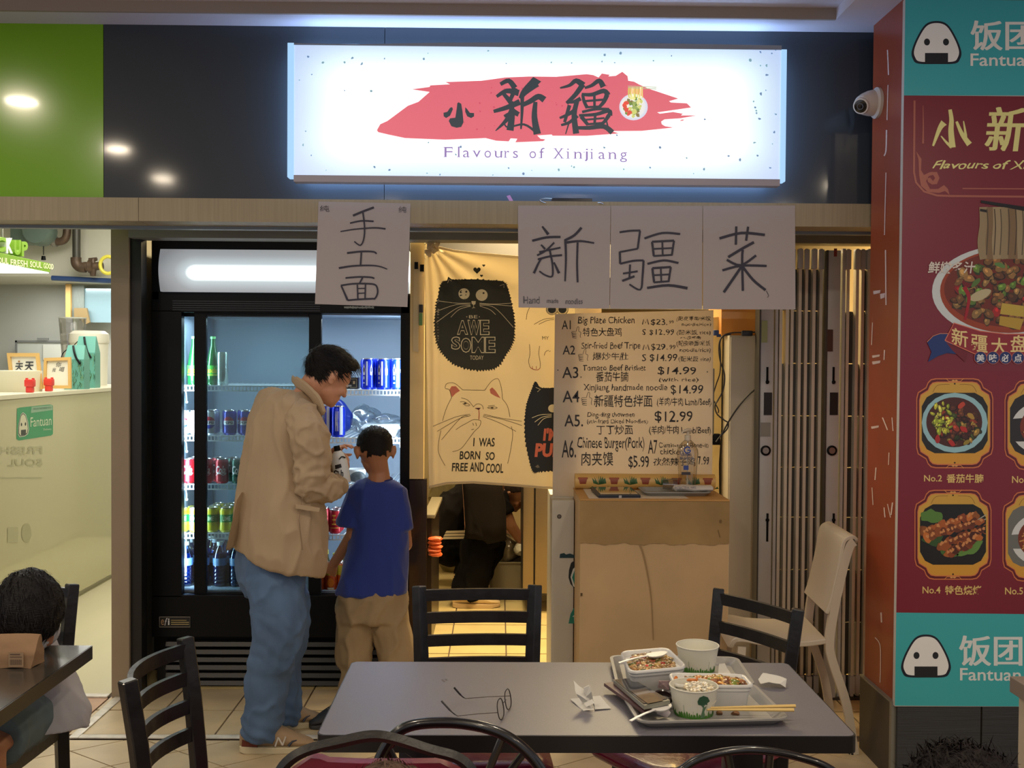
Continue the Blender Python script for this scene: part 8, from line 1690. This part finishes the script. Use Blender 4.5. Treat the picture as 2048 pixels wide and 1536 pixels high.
# ---------------------------------------------------------------- two diners whose hair just shows at the lower edge
def diner(label, px, py, Y, r_m, mat, seed, cloth, curly, k=1.0):
    top = at(px, py, Y); c = top-Vector((0, 0, .088*k+.022)); t = thing('person', label, 'person', (c.x, c.y, 0))
    H = head_frame(c, (.1, 1, -.15)); bm = B(); head_shape(bm, H, k); tube(bm, [H @ Vector((-.02, 0, -.03)), c+Vector((0, -.02, -.20*k))], [.055*k, .06*k], 12)
    z = c.z-.22*k; w_ = .17*k; skin_rings(bm, [oring((c.x, c.y-.02, z+.02), .06, .10*k, math.pi/2), oring((c.x, c.y-.02, z-.03), .09, w_, math.pi/2), oring((c.x, c.y-.02, z-.30*k), .09, .13*k, math.pi/2)])
    for s_ in (-1, 1):
        e_ = Vector((c.x+s_*.2*k, c.y+.04, z-.24*k)); w2 = Vector((c.x+s_*.12*k, c.y+.22*k, z-.20*k)); tube(bm, [(c.x+s_*.16*k, c.y-.02, z-.03), e_, w2], [.042*k, .035*k, .025*k], 10); hand(bm, w2, (-.3*s_, .9, 0), (0, 0, 1), .85*k, .5, -s_)
        tube(bm, [(c.x+s_*.09*k, c.y, z-.42*k), (c.x+s_*.10*k, c.y+.24*k, z-.42*k), (c.x+s_*.10*k, c.y+.22*k, .05)], [.07*k, .05*k, .035*k], 10)
    add('body', remesh(bm, .008, 4), skin, t, angle=180)
    bm = B(); skin_rings(bm, [oring((c.x, c.y-.02, z+.04), .07, .09*k, math.pi/2), oring((c.x, c.y-.02, z-.02), .11, w_+.03, math.pi/2), oring((c.x, c.y-.02, z-.3*k), .12, .16*k, math.pi/2), oring((c.x, c.y, z-.46*k), .14, .18*k, math.pi/2)])
    for s_ in (-1, 1): tube(bm, [(c.x+s_*.15*k, c.y-.02, z-.03), (c.x+s_*.2*k, c.y+.03, z-.2*k)], [.065*k, .055*k], 10); tube(bm, [(c.x+s_*.09*k, c.y, z-.42*k), (c.x+s_*.10*k, c.y+.25*k, z-.42*k), (c.x+s_*.10*k, c.y+.23*k, .1)], [.09*k, .07*k, .06*k], 10)
    add('clothes', remesh(bm, .012, 3), cloth, t, angle=180)
    hair(H, k, t, mat, lambda p: p.z > -.06+max(0, p.x-.01)*1.0, lambda p: .016+.008*noise.noise(p*40), 2600 if curly else 900, .030, seed, (0, 0, .2), 1.6 if curly else .4)
diner('dark tousled hair of a diner at the lower right corner', 1935, 1497, 1.62, .09, M('dark_brown_hair', (22, 16, 16), .65, spec=.2), 2, M('navy_top', (30, 34, 50), .8), True, 1.02)
diner('brown haired diner whose head top just shows before the upholstered chair', 775, 1523, 1.62, .09, M('light_brown_hair', (84, 64, 52), .65, spec=.2), 3, M('olive_top', (70, 70, 60), .8), False, .8)
# ================================================================ SECURITY CAMERA ON THE PILLAR
d = ray(1757, 206); P = CAM + d*((XP)/d.x)
sec = thing('security_camera', 'white dome security camera mounted high on the side of the red pillar', 'camera', tuple(P))
wm = M('camera_white', (206, 200, 194), .4)
T = Matrix.Translation(P) @ Matrix.Rotation(-math.pi/2, 4, 'Y')
bm = B(); lathe(bm, [(.060, 0), (.062, .012), (.056, .020), (.052, .024)], seg=36); bmesh.ops.transform(bm, matrix=T, verts=bm.verts); add('base_plate', bm, wm, sec)
L_ = at(1722, 209, P.y-.03); ax = (L_-P); 
bm = B(); A_ = P+Vector((-.02, 0, 0)); tube(bm, [A_, A_.lerp(L_, .35), A_.lerp(L_, .7), L_+(L_-A_)*.05], [.052, .050, .044, .034], 28); ball(bm, A_.lerp(L_, .72), .041, 3); add('housing', bm, wm, sec, angle=60)
fd = Vector((-.62, -.68, -.38)).normalized(); eye = A_.lerp(L_, .72)
Q = Matrix.Translation(eye) @ fd.to_track_quat('Z', 'Y').to_matrix().to_4x4()
bm = B(); lathe(bm, [(.030, .024), (.033, .034), (.031, .040), (.026, .041)], seg=28, caps=False); bmesh.ops.transform(bm, matrix=Q, verts=bm.verts); add('lens_rim', bm, wm, sec)
bm = B(); lathe(bm, [(.0275, .036), (.026, .0415), (.016, .043), (.001, .0435)], seg=28, caps=False); bmesh.ops.transform(bm, matrix=Q, verts=bm.verts); ln = add('lens_plate', bm, M('lens_black', (10, 10, 14), .12, coat=1), sec)
bm = B(); lathe(bm, [(.013, .043), (.013, .046), (.010, .046), (.010, .044)], seg=24, caps=False); bmesh.ops.transform(bm, matrix=Q, verts=bm.verts); add('lens_ring', bm, M('lens_grey', (90, 92, 100), .3), ln)
# torn sticker residue under the handwritten poster on the fridge frame
a = Art(); rq = random.Random(8)
for k in range(26): x = 688+k*2.3; a.poly([(x, 613+rq.uniform(-1, 1)), (x+2.6, 612+rq.uniform(0, 2)), (x+2.2, 617+rq.uniform(-1, 1.5)), (x+.4, 616.5)], (150, 156, 150), (k % 5)*.2)
o = a.build('sticker_residue', plane_conv(YFR), PRINT, fr); o['kind'] = 'stuff'
